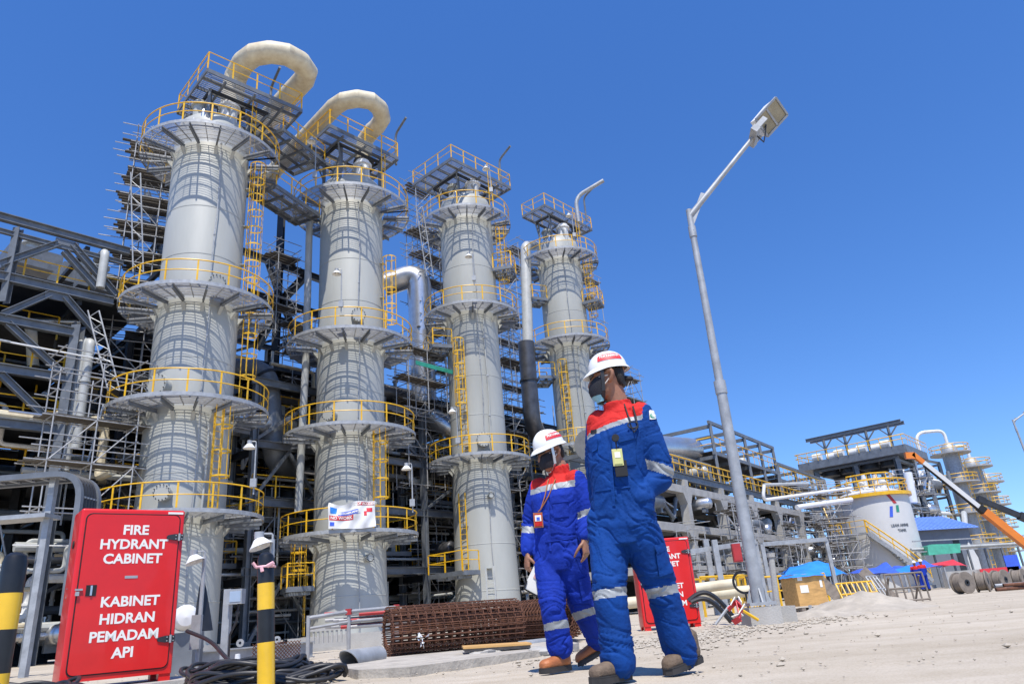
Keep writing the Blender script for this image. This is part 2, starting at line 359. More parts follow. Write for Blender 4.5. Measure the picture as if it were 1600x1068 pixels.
def column(idx, c, R, levels, Ro, label, secs, tops, ladders, manholes, gaps, rests=()):
    cx, cy = c; root = thing("distillation_column", label, "column", (cx, cy, 0), "distillation columns in a row")
    view = math.atan2(-cy, -cx)                                       # towards the camera side
    zs = [at(px, py, cy - Ro).z for px, py in levels]
    s = M(); zt = zs[0] + 1.3
    prof = [(secs[0][1], 0.)]
    for za, ra in secs:
        if za < zt - .1: prof.append((ra, za if za > 0 else .001))
    prof += [(secs[-1][1], zt), (secs[-1][1] * .93, zt + .45), (secs[-1][1] * .72, zt + .85), (secs[-1][1] * .38, zt + 1.1), (.02, zt + 1.16)]
    s.lathe(prof, 64, (cx, cy, 0))
    s.build("shell", K['shell'], root, 40)
    z = 1.9
    seams = M()
    def Rz(z):
        for (za, ra), (zb, rb) in zip(secs, secs[1:]):
            if za <= z <= zb: return lerp(ra, rb, (z - za) / (zb - za)) if zb > za else rb
        return secs[-1][1]
    while z < zt: seams.lathe([(Rz(z) - .01, -.035), (Rz(z) + .012, -.02), (Rz(z) + .012, .02), (Rz(z) - .01, .035)], 64, (cx, cy, z)); z += 2.6
    seams.build("weld_seam", K['shell'], root, 40)
    m = M(); m.lathe([(secs[0][1] + .35, 0), (secs[0][1] + .35, .25), (secs[0][1] - .01, .25)], 48, (cx, cy, 0)); m.build("foundation_ring", K['conc'], root)
    for i, zz in enumerate(zs):
        platform(root, cx, cy, zz, Rz(zz), Ro * (1 if i else .99), gap=gaps.get(i))
    for (off, z0, z1, cg, up_) in ladders:                            # off: degrees round from the camera side
        a = view + D2(off); d = V((math.cos(a), math.sin(a), 0)); r = max(Rz(z0), Rz(z1)) + .25
        l = M(); ladder(l, polar(c, a, r, z0), polar(c, a, r, z1), d)
        lo = l.build("ladder", K[up_], root)
        for t in np.arange(z0 + .6, z1, 2.2):
            b = M(); b.beam(polar(c, a, Rz(t) - .05, t), polar(c, a, r, t), .3, .03); b.build("ladder_clip", K['shell'], lo)
        if cg is not None: k = M(); cage(k, polar(c, a, r, z0 + cg), polar(c, a, r, z1), d); k.build("safety_cage", K['yel'], lo)
    for off, zz, rr in manholes:
        a = view + D2(off); d = V((math.cos(a), math.sin(a), 0)); o = polar(c, a, Rz(zz) - .1, zz)
        k = M(); k.cyl(o, o + d * .42, rr * .82, 24); k.cyl(o + d * .42, o + d * .49, rr, 24); k.cyl(o + d * .50, o + d * .57, rr, 24)
        mh = k.build("manhole", K['shell'], root)
        b = M()
        for j in range(14): g = 2 * PI * j / 14; q = o + V((-d.y, d.x, 0)) * math.cos(g) * rr * .9 + V((0, 0, 1)) * math.sin(g) * rr * .9; b.cyl(q + d * .38, q + d * .62, .025, 5)
        b.build("bolt_ring", K['dsteel'], mh)
    for a_, zz, h0 in rests:                                           # small landings beside the shell
        a = view + D2(a_); d = V((math.cos(a), math.sin(a), 0)); t = V((-d.y, d.x, 0)); o = V((cx, cy, 0)); r0, r1, hw = Rz(zz) + .08, Rz(zz) + 1.35, h0 / 2
        deck(root, [o + d * r1 - t * hw, o + d * r1 + t * hw, o + d * r0 + t * hw, o + d * r0 - t * hw], zz, (0, 1, 3), "landing")
    # small bare top platform on its legs
    nr, lf, rt = tops; q = [V(atz(*p, CAM_H + 1)) for p in (nr, lf, rt)]
    midp = (q[1] + q[2]) / 2; sc_ = math.hypot(cx, cy) / math.hypot(midp.x, midp.y); ztop = CAM_H + sc_
    N, Lf, Rt = [V((p.x * sc_, p.y * sc_, 0)) for p in q]; Fr = Lf + Rt - N
    tp = deck(root, [N, Rt, Fr, Lf], ztop, (0, 1, 2, 3), "top_platform", .14)
    ctr = V((cx, cy, 0))
    for p in (N, Rt, Fr, Lf):
        g = M(); a = ctr.lerp(p, .62); fp = ctr + (p - ctr).normalized() * (Rz(zs[0]) * .93)
        g.ib(V((fp.x, fp.y, zs[0] + .02)), V((fp.x, fp.y, ztop - .35)), .16, .18, .025); g.beam(V((fp.x, fp.y, ztop - 1.8)), V((a.x, a.y, ztop - .35)), .09, .09)
        g.build("platform_leg", K['steel'], root)
    for e0, e1 in ((N, Rt), (Lf, N), (Rt, Fr)):
        a, b = ctr + (e0 - ctr).normalized() * (Rz(zs[0]) * .9), ctr + (e1 - ctr).normalized() * (Rz(zs[0]) * .9)
        g = M(); g.beam(V((a.x, a.y, zs[0] + 1.2)), V((b.x, b.y, ztop - .6)), .08, .08); g.build("platform_brace", K['steel'], root)
    g = M()
    for e0, e1 in ((N, Rt), (Rt, Fr), (Fr, Lf), (Lf, N)): a, b = ctr.lerp(e0, .6), ctr.lerp(e1, .6); g.beam(V((a.x, a.y, ztop - .42)), V((b.x, b.y, ztop - .42)), .12, .16)
    g.build("support_frame", K['dsteel'], root)
    for off, rr, hh, nm in ((160, .28, ztop - zt - .3, 'shell'), (40, .42, 1.7, 'white'), (-50, .34, 1.5, 'shell'), (-120, .25, 1.9, 'alu')):
        a = view + D2(off); o = polar(c, a, R * .55, zt + .3); k = M(); k.cyl(o, o + V((0, 0, hh)), rr, 18); k.cyl(o + V((0, 0, hh * .8)), o + V((0, 0, hh * .8 + .1)), rr * 1.35, 18); k.build("nozzle", K[nm], root)
    a = view + D2(100); dv = M(); q = polar(c, a, R + 1.0, ztop); dv.tube(elbow([q, q + V((0, 0, 2.4)), q + V((.9, -1.2, 2.7))], .4), .08, 8); dv.build("davit", K['steel'], root)
    bx = M(); q = polar(c, view - D2(35), R * .75, zs[0] + .9); bx.box(q, (.7, .5, 1.2), Matrix.Rotation(view, 3, 'Z')); bx.build("instrument_box", K['white'], root)
    for k_, off in enumerate((-75, -20, 30)): rp = M(); a = view + D2(off); q = polar(c, a, R * .9, zs[0] + .1); rp.tube(elbow([q, q + V((0, 0, 1.5 + k_ * .5)), q + V((0, 0, 1.5 + k_ * .5)) - V((math.cos(a), math.sin(a), -.3)) * 1.2], .3), .1 + .03 * k_, 10); rp.build("top_pipe", K[('shell', 'alu', 'pipe')[k_]], root)
    l = M(); a = view + D2(60); d = V((math.cos(a), math.sin(a), 0)); ladder(l, polar(c, a, R + .35, zs[0]), polar(c, a, R + .35, ztop), d); l.build("ladder", K['yel'], root)
    for off, r_, za, zb, nm in ((24, .05, zs[-1], zs[-2], 'shell'), (12, .025, .3, zs[0], 'galv')):
        a = view + D2(off); k = M(); P_ = []
        for z in np.arange(za, zb, 1.3): P_.append(polar(c, a + .02 * math.sin(z), Rz(z) + .16, z))
        k.tube(P_, r_, 8); lp_ = k.build("riser_pipe", K[nm], root)
        k = M()
        for q in P_[::2]: k.box(q, (r_ * 3, r_ * 3, .08))
        k.build("pipe_clamp", K['galv'], lp_)
    return root, zs, ztop, Rz
C1, C2, C3, C4 = (-15.0, 31.5), (-9.15, 38.), (-2.62, 45.), (4.45, 54.)
col1 = column(0, C1, 1.83, [(324, 184), (307, 435), (290, 610), (275, 793)], 3.45, "nearest grey column, leftmost of the row, with a cream looped pipe on top",
    [(0, 1.83), (30, 1.83)], [(324, 107), (277, 173), (472, 171)],
    [(72, 14.9, 23.6, 1.0, 'yel'), (36, 5.3, 10.2, 1.6, 'yel'), (84, 10.2, 15.2, 1.8, 'yel')], [(-38, 10.9, .5), (18, 15.9, .4), (-20, 6.2, .35)], {3: None})
col2 = column(1, C2, 1.83, [(535, 284), (540, 508), (548, 657), (555, 826)], 3.5, "second grey column from the left with a white safety banner on its railing",
    [(0, 1.98), (2.6, 1.86), (4.6, 1.83), (34, 1.83)], [(515, 194), (460, 246), (622, 246)],
    [(66, 15.3, 20.6, 1.2, 'yel'), (40, 4.9, 10.3, 1.6, 'yel'), (-78, .3, 5., 2.2, 'yel')], [(10, 16.4, .4), (-30, 10.9, .36), (25, 3.6, .2)], {}, [(-76, 2.5, 1.7)])
col3 = column(2, C3, 1.83, [(733, 317), (745, 468), (750, 706)], 3.2, "third grey column in the row, plain rail platform on top and a pale ladder at its foot",
    [(0, 1.95), (6., 1.83), (8.9, 1.76), (18.6, 1.74), (19.6, 1.84), (40, 1.84)], [(705, 246), (645, 287), (798, 292)],
    [(-24, 9.7, 17.2, 3.2, 'yel'), (5, .3, 3.2, None, 'pipe'), (-34, 2.8, 7.5, None, 'yel'), (84, 20., 26.5, 2., 'yel')], [(8, 10.6, .45), (14, 7.2, .18)], {}, [(-46, 3.0, 3.0), (76, 22.6, 1.6), (-72, at(680, 548, 44).z, 2.6)])
col4 = column(3, C4, 1.8, [(875, 385), (905, 520), (915, 690)], 3.3, "farthest grey column, behind the two walking workers, with a bare pipe end at its top",
    [(0, 1.62), (9, 1.56), (19., 1.56), (20.4, 1.78), (42, 1.78)], [(851, 319), (816, 337), (925, 357)],
    [(-16, 10.9, 18.4, 3.4, 'yel'), (80, 20.5, 27.8, 2., 'yel')], [(-10, 11.6, .4)], {}, [(74, 23.4, 1.6), (-72, at(840, 592, 53).z, 2.4), (-60, at(850, 470, 53).z, 1.5)])
# cream insulated overhead lines: built of straight mitred pieces
def overhead(pts, r, label, c):
    o = thing("overhead_pipe", label, "pipe", (c[0], c[1], pts[0].z), "cream overhead pipes on the column tops")
    P = elbow(pts, 1.7, 2); m = M(); m.tube(P, r, 32); b = m.build("insulation", K['cream'], o, 14)
    for i in (1, len(P) - 2):
        d = (P[i + 1] - P[i]).normalized(); k = M(); k.cyl(P[i] - d * .05, P[i] + d * .05, r * 1.035, 20); k.build("band", K['cream'], o)
    k = M(); d = (P[1] - P[0]).normalized(); k.cyl(P[0], P[0] + d * .18, r * 1.22, 20); k.build("flange", K['dsteel'], o)
    return o
zU = 29.9
def up_(px, py, z, dz=0): p = atz(px, py, z); return V((p.x, p.y, z + dz))
p0 = up_(366, 118, zU); a_ = up_(392, 82, zU); b_ = up_(450, 82, zU); c_ = up_(487, 112, zU); d_ = up_(440, 162, zU); e_ = up_(404, 203, zU)
overhead([V((p0.x, p0.y, zU - 2.6)), p0, a_.lerp(b_, .02), b_, c_, d_, e_], .60, "cream looped pipe over the top of the nearest column", C1)
zU2 = 29.7
q0 = up_(568, 216, zU2); q1 = up_(603, 186, zU2); q2 = up_(583, 154, zU2); q3 = up_(534, 155, zU2); q4 = up_(510, 181, zU2); q5 = up_(440, 254, zU2); q6 = up_(405, 295, zU2)
overhead([V((q0.x, q0.y, zU2 - 2)), q0, q1, q2, q3, q4, q5, q6], .52, "cream looped pipe over the top of the second column", C2)
# bridge between the first two columns
br = thing("access_bridge", "dark grating bridge linking the tops of the first two columns", "bridge", (-12.5, 35.5, 22.8))
A, B = V((C1[0] + 2.1, C1[1] + 1.9, 0)), V((C2[0] - 2.3, C2[1] - 1.3, 0)); dd = (B - A).normalized(); nn = V((-dd.y, dd.x, 0))
deck(br, [A - nn * .9, B - nn * .9, B + nn * .9, A + nn * .9], 23.2, (0, 2), "walkway")
for z_, w_ in ((26.3, 1.2),):
    b2 = thing("access_bridge", "short upper grating bridge under the cream pipe between the first two columns", "bridge", (-12.5, 35.5, 26.6))
    deck(b2, [A - nn * w_, B - nn * w_, B + nn * w_, A + nn * w_], 26.8, (0,), "walkway")
# bare galvanised pipe end on the last column
a_, b_ = at(900, 315, 53), at(906, 304, 53); c_ = at(943, 282, 52.5)
m = M(); m.tube(elbow([a_ - V((0, 0, 2)), a_, b_, c_], .4), .17, 12); solo(m, "vent_pipe", K['galv'], "bare galvanised vent pipe slanting up from the farthest column top", "pipe", a_ - V((0, 0, 2)))
# ---- big ducts between the columns
def duct(pts, r, label, mats, er=1.2, flg=(), n=24, nm="process_duct", rads=None):
    o = thing(nm, label, "duct", pts[-1]); P = elbow(pts, er, 7); k = len(P) - 1
    if isinstance(mats, str): mats = [(1., mats)]
    i0 = 0
    for w_, (t, mm) in enumerate(mats):
        i1 = max(i0 + 1, round(t * k)); m = M(); m.tube(P[i0:i1 + 1], rads[w_] if rads else r, n); m.build("pipe_wall", K[mm], o); i0 = i1
    for t in flg:
        i = min(k - 1, int(t * k)); d = (P[i + 1] - P[i]).normalized(); m = M(); m.cyl(P[i], P[i] + d * .14, r * 1.12, n); m.build("flange", K['dsteel'], o)
    return o
Y = 46.5
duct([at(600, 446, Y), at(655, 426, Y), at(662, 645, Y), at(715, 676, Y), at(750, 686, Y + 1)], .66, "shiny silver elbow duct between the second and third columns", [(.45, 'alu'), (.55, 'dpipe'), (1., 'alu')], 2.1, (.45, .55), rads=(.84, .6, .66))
Y = 50
duct([at(822, 535, Y), at(826, 590, Y), at(832, 668, Y), at(856, 704, Y + 3)], .6, "tall vertical duct between the third and fourth columns, black below", [(1., 'dpipe')], 1.2, (.3,))
m = M(); m.tube(elbow([at(836, 384, 55), at(821, 384, 53), at(825, 545, 52)], .6), .42, 20); solo(m, "process_duct", K['pipe'], "pale grey upright duct left of the farthest column", "duct", at(822, 545, 52))
Y = 38
duct([at(352, 574, Y), at(418, 578, Y), at(428, 720, Y), at(470, 735, Y + 4)], .6, "grey bent pipe beside the nearest column at third platform height", 'steel', 1.1, (.3,))  # darker grey in place of pale paint: its shade put into the colour
Y = 37.5
duct([at(484, 330, Y), at(478, 560, Y), at(466, 800, Y)], .2, "thin grey standpipe left of the second column", 'pipe', 1., ())
# ---- flood lamps clipped to the platform rails
def bell_lamp(h, label, group, k=1.):
    o = thing("bell_lamp", label, "lamp", (0, 0, 0), group)
    m = M(); m.cyl((0, 0, 0), (0, 0, h), .032 * (.5 + .5 * k), 8); m.build("pole", K['galv'], o)
    m = M(); m.tube(elbow([(0, 0, h), (0, 0, h + .12 * k), (-.25 * k, -.05, h + .12 * k)], .08 * k), .022 * k, 8); m.cyl((-.25 * k, -.05, h + .16 * k), (-.25 * k, -.05, h + .02 * k), .1 * k, 14); m.build("arm", K['galv'], o)
    m = M(); m.lathe([(a * k, b * k) for a, b in ((.1, .02), (.12, 0), (.2, -.1), (.25, -.15), (.25, -.165), (.19, -.12), (.1, -.03))], 20, (-.25 * k, -.05, h), ax=Matrix.Rotation(-.35, 3, 'Y') if k < 1 else None); m.build("lamp_shade", K['white'], o)
    m = M(); m.lathe([(a * k, b * k) for a, b in ((.001, -.17), (.06, -.15), (.07, -.1), (.05, -.02), (.001, -.02))], 14, (-.25 * k, -.05, h)); m.build("bulb", K['letter'], o)
    m = M(); m.box((0, -.07, .45), (.24 * k, .12 * k, .34)); m.build("ballast_box", K['galv'], o)
    return o
lampsrc = None
for (bx, by, tx, ty, Yl, lab) in [(396, 772, 395, 694, 28.6, "white bell lamp on the right rail of the nearest column's lowest platform"), (645, 800, 640, 728, 34.9, "white bell lamp on the right rail of the second column's lowest platform"),
        (492, 285, 497, 218, 33.9, "white bell lamp beside the top of the second column"), (533, 488, 533, 424, 34.3, "white bell lamp in front of the second column at mid height"),
        (741, 445, 738, 398, 41.6, "white bell lamp in front of the third column"), (768, 306, 762, 262, 42, "white bell lamp at the third column's top platform"), (898, 375, 895, 335, 51, "white bell lamp at the fourth column's top platform"),
        (716, 700, 712, 640, 41.2, "white bell lamp beside the third column's caged ladder")]:
    b, t = at(bx, by, Yl), at(tx, ty, Yl); h = t.z - b.z
    o = bell_lamp(h, lab, "bell lamps on the columns"); o.location = b
# ---- safety banner on the second column
def banner():
    a = D2(-105); zs = col2[1][3]; Rb = 3.53; c = C2
    P = [at(513, 786, 34.3), at(596, 779, 34.3)]
    bn = thing("safety_banner", "creased white safety banner tied to the second column's lowest railing", "banner", at(555, 826, 34.3))
    a0, a1 = [math.atan2(p.y - c[1], p.x - c[0]) for p in P]; n = 30; m = M(); vs = []; z1 = P[0].z + .05; z0 = at(515, 825, 34.3).z
    def srf(u, v, o=0.):
        aa = lerp(a0, a1, u); k = .05 * math.sin(u * 9 + v * 3) + .035 * math.sin(u * 21 - v * 7) + .06 * noise.noise(V((u * 5, v * 3, 1)))
        sag = .16 * math.sin(PI * min(1, u * 1.8)) * v * (1 if u < .56 else .3) + .12 * u * (1 - v)
        return polar(c, aa, Rb + .1 + k + o, lerp(z0, z1, v) - sag + .22 * max(0, u - .7) * (1 - v) * 2)
    for j in range(13):
        for i in range(n + 1): vs.append(srf(i / n, j / 12))
    m.add(vs, [(j * (n + 1) + i, j * (n + 1) + i + 1, (j + 1) * (n + 1) + i + 1, (j + 1) * (n + 1) + i) for j in range(12) for i in range(n)])
    m.build("sheet", K['white'], bn, 80)
    def patch(u0, u1, v0, v1, mm, o=.008):
        k = M(); q = []
        for j in range(5):
            for i in range(17): q.append(srf(lerp(u0, u1, i / 16), lerp(v0, v1, j / 4), o))
        k.add(q, [(j * 17 + i, j * 17 + i + 1, (j + 1) * 17 + i + 1, (j + 1) * 17 + i) for j in range(4) for i in range(16)]); k.build("printed_band", K[mm], bn, 80)
    patch(.02, .52, .33, .52, 'redt'); patch(.2, .62, .54, .7, 'navy'); patch(.6, .97, .84, .96, 'redt'); patch(.03, .13, .1, .26, 'navy')
    patch(.04, .17, .6, .85, 'blue'); patch(.74, .8, .45, .62, 'redt'); patch(.8, .93, .58, .74, 'redt')
    for body, u, v, s_, mm in (("NO WORK", .27, .425, .2, 'letter'), ("NO COMPLIANCE", .42, .62, .13, 'letter'), ("STOP ACCIDENT", .78, .9, .15, 'letter')):
        k = M(); Lw = (a1 - a0) * (Rb + .1); Hh = z1 - z0
        k.text(body, s_, Matrix(), .002, .006, 1., bend=lambda q: srf(u + q.x / Lw, v + q.y / Hh, .016 + q.z)); k.build("lettering", K[mm], bn, 80)
banner()
# ------------------------------------------------------------------ steel racks behind and beside the columns
RD = V((math.sin(D2(40)), math.cos(D2(40)), 0)); RN = V((-RD.y, RD.x, 0))      # along the row, and back from it
def rack(label, o, us, vs, zs, seed, name="pipe_rack", deckp=.8, post='steel', pw=.32, braces=.3, rails=(), bh=.4, top=True, group=None, dmat='dsteel'):
    r = random.Random(seed); o = V(o); root = thing(name, label, "rack", o, group)
    def P(u, v, z): return o + RD * u + RN * v + V((0, 0, z))
    for u in us:
        for v in vs:
            m = M(); m.ib(P(u, v, 0), P(u, v, zs[-1]), pw, pw, .03, up=RD); m.box(P(u, v, .12), (pw * 1.6, pw * 1.6, .24), Matrix.Rotation(-D2(40), 3, 'Z')); m.build("post", K[post], root)
    for k, z in enumerate(zs):
        for v in vs:
            m = M(); m.ib(P(us[0] - .3, v, z + bh / 2 + .01), P(us[-1] + .3, v, z + bh / 2 + .01), .24, bh, .03); m.build("long_beam", K[post], root)
        for u in us: m = M(); m.ib(P(u, vs[0], z - bh / 2), P(u, vs[-1], z - bh / 2), .24, bh * .9, .03); m.build("cross_beam", K['dsteel'], root)
        for i in range(len(us) - 1):
            for j in range(len(vs) - 1):
                if (k < len(zs) - 1 or top) and r.random() < deckp:
                    m = M(); a, b, c, d = P(us[i] + .15, vs[j] + .15, z + bh + .05), P(us[i + 1] - .15, vs[j] + .15, z + bh + .05), P(us[i + 1] - .15, vs[j + 1] - .15, z + bh + .05), P(us[i] + .15, vs[j + 1] - .15, z + bh + .05)
                    m.prism([a, b, c, d], (0, 0, .05)); m.build("floor_deck", K[dmat], root)
    for i in range(len(us) - 1):
        for k in range(len(zs)):
            if r.random() < braces:
                z0 = 0 if k == 0 else zs[k - 1] + bh; z1 = zs[k]; mid = (us[i] + us[i + 1]) / 2; v = vs[0]
                m = M(); t = r.random()
                if t < .5: m.beam(P(us[i] + .2, v, z0 + .1), P(mid, v, z1 - .05), .16, .16); m.beam(P(mid, v, z1 - .05), P(us[i + 1] - .2, v, z0 + .1), .16, .16)
                else: m.beam(P(us[i] + .2, v, z0 + .1), P(us[i + 1] - .2, v, z1 - .1), .16, .16)
                m.build("brace", K[post], root)
    for (k, v, u0, u1) in rails: m = M(); rail(m, [P(u0, v, zs[k] + bh + .1), P(u1, v, zs[k] + bh + .1)], sp=1.4); m.build("handrail", K['yel'], root)
    return root, P
def pipe_thing(pts, r, mm, label, group=None, er=.5, n=12, band=True, nm="pipe"):
    o = thing(nm, label, nm, pts[0], group); P = elbow(pts, er, 5); m = M(); m.tube(P, r, n); m.build("pipe_wall", K[mm], o)
    if band:
        for (p, d) in walk(P, 3.5)[1:-1]: k = M(); k.cyl(p - d * .05, p + d * .05, r * 1.25, n); k.build("flange", K[mm], o)
    return o
def vessel(c, r, L, axis, mm, label, group=None, stand=.8, saddle=True):
    c = V(c); a = V(axis).normalized(); o = thing("vessel", label, "vessel", (c.x, c.y, c.z - r - stand), group); m = M(); q = a.to_track_quat('Z', 'Y').to_matrix()
    pr = [(.001, -L / 2 - r * .5), (r * .5, -L / 2 - r * .43), (r * .87, -L / 2 - r * .22), (r, -L / 2), (r, L / 2), (r * .87, L / 2 + r * .22), (r * .5, L / 2 + r * .43), (.001, L / 2 + r * .5)]
    m.lathe(pr, 24, c, ax=q); m.build("shell", K[mm], o)
    up = V((0, 0, 1)); hz = abs(a.z) < .5
    for s_ in (-.3, .3):
        k = M()
        if hz: k.box(c + a * L * s_ - up * (r * .8 + stand / 2 - .05), (r * 1.3, .25, stand + r * .35 - .05), Matrix.Rotation(math.atan2(a.y, a.x) + PI / 2, 3, 'Z'))
        else: k.lathe([(r, -.06), (r + .05, -.06), (r + .05, .06), (r, .06)], 24, c + a * L * s_, closed=True)
        k.build("saddle" if hz else "band", K['steel'], o)
    k = M(); sd = up if hz else V((0, -1, 0)); k.cyl(c + sd * r * .95, c + sd * (r + .35), r * .22, 12); k.cyl(c + sd * (r + .3), c + sd * (r + .38), r * .34, 12); k.build("nozzle", K[mm], o)
    return o
def scaffold(o, ex, n, label, group="scaffold towers about the plant", cell=(1.6, 1.2, 2.), decks=None, seed=1, rz=None, mt='tube', over=.8):
    r = random.Random(seed); o = V(o); ex = V(ex).normalized(); ey = V((-ex.y, ex.x, 0)); root = thing("scaffold_tower", label, "scaffold", o, group); m = M()
    def P(i, j, z): return o + ex * i * cell[0] + ey * j * cell[1] + V((0, 0, z))
    nx, ny, nz = n; H = nz * cell[2]
    for i in range(nx + 1):
        for j in range(ny + 1): m.cyl(P(i, j, 0), P(i, j, H + r.uniform(.3, 1.3)), .032, 5)
    for k in range(nz + 1):
        z = k * cell[2] + .2
        for dz in ((0, .55, 1.05) if k else (0,)):
            for j in range(ny + 1):
                if dz == 0 or r.random() < .75: m.cyl(P(0, j, z + dz) - ex * r.uniform(.1, over), P(nx, j, z + dz) + ex * r.uniform(.1, over), .028, 5)
            for i in range(nx + 1):
                if dz == 0 or r.random() < .6: m.cyl(P(i, 0, z + dz) - ey * r.uniform(.1, .5), P(i, ny, z + dz) + ey * r.uniform(.1, .5), .028, 5)
    for k in range(nz):
        for i in range(nx):
            if r.random() < .55: a, b = (i, i + 1) if r.random() < .5 else (i + 1, i); m.cyl(P(a, 0, k * cell[2] + .2), P(b, 0, (k + 1) * cell[2] + .2), .026, 5)
    m.build("tube_frame", K[mt], root)
    for k in range(1, nz + 1):
        if decks is None or k in decks:
            d = M(); z = k * cell[2] + .27; w_ = cell[1] * ny; q = max(3, int(w_ / .26))
            for t in range(q):
                y = (t + .5) / q * w_; e = r.uniform(.2, .7); a = o + ey * y + V((0, 0, z)); d.beam(a - ex * e, a + ex * (nx * cell[0] + r.uniform(.2, .6)), .22, .045)
            d.build("plank_deck", K['plank'], root)
    return root
def equip(P, u0, u1, v0, v1, levels, seed, what, n, tv=.36):                  # machinery standing on the floors of a rack
    r = random.Random(seed)
    for i in range(n):
        u = r.uniform(u0, u1); v = r.uniform(v0, v1); z = r.choice(levels); t = r.random()
        if t < tv:
            L_ = r.uniform(2, 4); vessel(P(u, v, z + 1.05), r.uniform(.4, .65), L_, RD if r.random() < .6 else RN, r.choice(['pipe', 'alu', 'steel', 'steel', 'dpipe']), "horizontal drum on a floor of the " + what, "drums on the floors of the " + what, .4)
        elif t < .8:
            rr = r.choice([.07, .1, .14, .2]); a = P(u, v, z + r.uniform(.3, 2.4)); b = a + RD * r.uniform(2, 9); c = b + V((0, 0, r.choice([-1, 1]) * r.uniform(1, 2.6))); d = c + (RD if r.random() < .6 else -RN) * r.uniform(1, 3)
            pipe_thing([a, b, c, d], rr, r.choice(['pipe', 'pipe', 'alu', 'steel', 'cream', 'white']), "cranked process pipe among the floors of the " + what, "cranked pipes in the " + what, .25, 8)
        else:
            a = P(u, v, z); pipe_thing([a, a + V((0, 0, r.uniform(2.2, 3.4)))], r.choice([.06, .1, .18]), r.choice(['pipe', 'alu', 'white']), "short upright pipe on a floor of the " + what, "upright pipes in the " + what, .3, 8)
O = V((C1[0], C1[1], 0)); US = [-1, 5, 11, 17, 23, 29, 35, 41, 47]
ra, PA = rack("long dark steel pipe rack behind the columns", O + RN * 5.2, US, [0, 6.5, 13], [3.8, 7.7, 11.5, 15.2], 3, braces=.45, post='dsteel', rails=[(0, .0, -1, 41), (1, 0, -1, 23), (2, 0, -1, 17)], deckp=1)  # every bay floored solid to keep sun out and the interior black
equip(PA, -1, 40, .8, 9, [.1, 4.3, 8.2, 12, 15.7], 5, "long rack behind the columns", 90)
for i, (v, z, rr, mm) in enumerate([(1.2, 4.4, .22, 'alu'), (1.9, 4.4, .16, 'pipe'), (2.6, 4.5, .28, 'pipe'), (1.1, 8.2, .25, 'cream'), (2., 8.2, .2, 'alu'), (3.2, 8.3, .3, 'white'), (1., 2.1, .18, 'pipe'), (.9, 11.95, .2, 'alu'), (2.2, 11.95, .26, 'pipe')]):
    pipe_thing([PA(-2, v, z), PA(42, v, z)], rr, mm, "long straight pipe running the length of the rack behind the columns", "straight pipes along the rack behind the columns", .3)
def darkening_wall(root, P, u0, u1, v, z, sp=3., mm='wall'):               # added dark panels closing a rack's back to keep its inside black
    u = u0
    while u < u1 - .1: m = M(); m.prism([P(u + .02, v, .1), P(u + sp - .02, v, .1), P(u + sp - .02, v, z), P(u + .02, v, z)], RN * .08); m.build("darkening_panel", K[mm], root); u += sp
darkening_wall(ra, PA, -1, 47, 13.4, 14.6, 6., 'dsteel')
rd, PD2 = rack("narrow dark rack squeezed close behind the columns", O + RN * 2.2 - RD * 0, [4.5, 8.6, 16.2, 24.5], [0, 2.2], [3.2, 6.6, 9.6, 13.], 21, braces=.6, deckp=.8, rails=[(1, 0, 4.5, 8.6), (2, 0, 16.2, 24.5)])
equip(PD2, 4, 24, .2, 2., [.1, 3.7, 7.1, 10.1, 13.5], 25, "narrow rack close behind the columns", 30)
# tall dark frame seen through the gap between the first two columns
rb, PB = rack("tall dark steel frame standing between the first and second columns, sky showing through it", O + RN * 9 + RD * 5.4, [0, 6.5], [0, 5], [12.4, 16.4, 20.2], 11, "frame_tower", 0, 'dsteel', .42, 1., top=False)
# the braced frame on the far left
YD = 30.0; PD = at(105, 610, YD); fd = V((math.sin(D2(43)), math.cos(D2(43)), 0)); fnv = V((-fd.y, fd.x, 0))
def L_(x, y): return atpl(x, y, PD, fd)
fr = thing("braced_rack", "grey braced steel frame at the left edge with inclined beams", "frame", (PD.x, PD.y, 0))
def member(a, b, w, nm, mm='steel', dup_=True, h=None):
    m = M(); m.ib(a, b, w, h or w, .035, up=(0, 0, 1)); m.build(nm, K[mm], fr)
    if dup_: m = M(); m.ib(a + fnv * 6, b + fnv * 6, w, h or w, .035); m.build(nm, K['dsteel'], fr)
post = L_(123, 509); member(V((post.x, post.y, 0)), post, .42, "post")
for (xa, ya, xb, yb, w_) in [(0, 338, 202, 398, .36), (0, 360, 193, 409, .22), (0, 431, 177, 474, .42), (0, 497, 113, 522, .4), (0, 575, 101, 590, .4), (0, 660, 86, 672, .4)]:
    a, b = L_(xa, ya), L_(xb, yb); a2 = a - fd * 6; a2.z = a.z; b.z = a.z; member(a2, b, w_ * .8, "beam", h=w_)
for (xa, ya, xb, yb) in [(0, 412, 92, 380), (113, 382, 181, 460), (4, 491, 78, 459), (101, 463, 152, 522), (12, 505, 97, 583), (0, 583, 84, 664), (100, 392, 152, 450)]:
    a, b = L_(xa, ya), L_(xb, yb); m = M(); m.ib(a, b, .3, .28, .03); m.build("brace", K['steel'], fr)
for (xa, ya, xb, yb) in [(92, 380, 117, 385), (76, 458, 102, 464)]: m = M(); a, b = L_(xa, ya), L_(xb, yb); b.z = a.z; m.box((a + b) / 2, ((b - a).length + .3, .1, .5), Matrix.Rotation(math.atan2(fd.y, fd.x), 3, 'Z')); m.build("gusset_plate", K['steel'], fr)
for (xa, ya, yb) in [(29, 357, 472)]: a = L_(xa, ya); b = L_(xa - 24, yb); m = M(); m.ib(V((a.x, a.y, b.z)), a, .3, .3); m.build("post", K['steel'], fr)
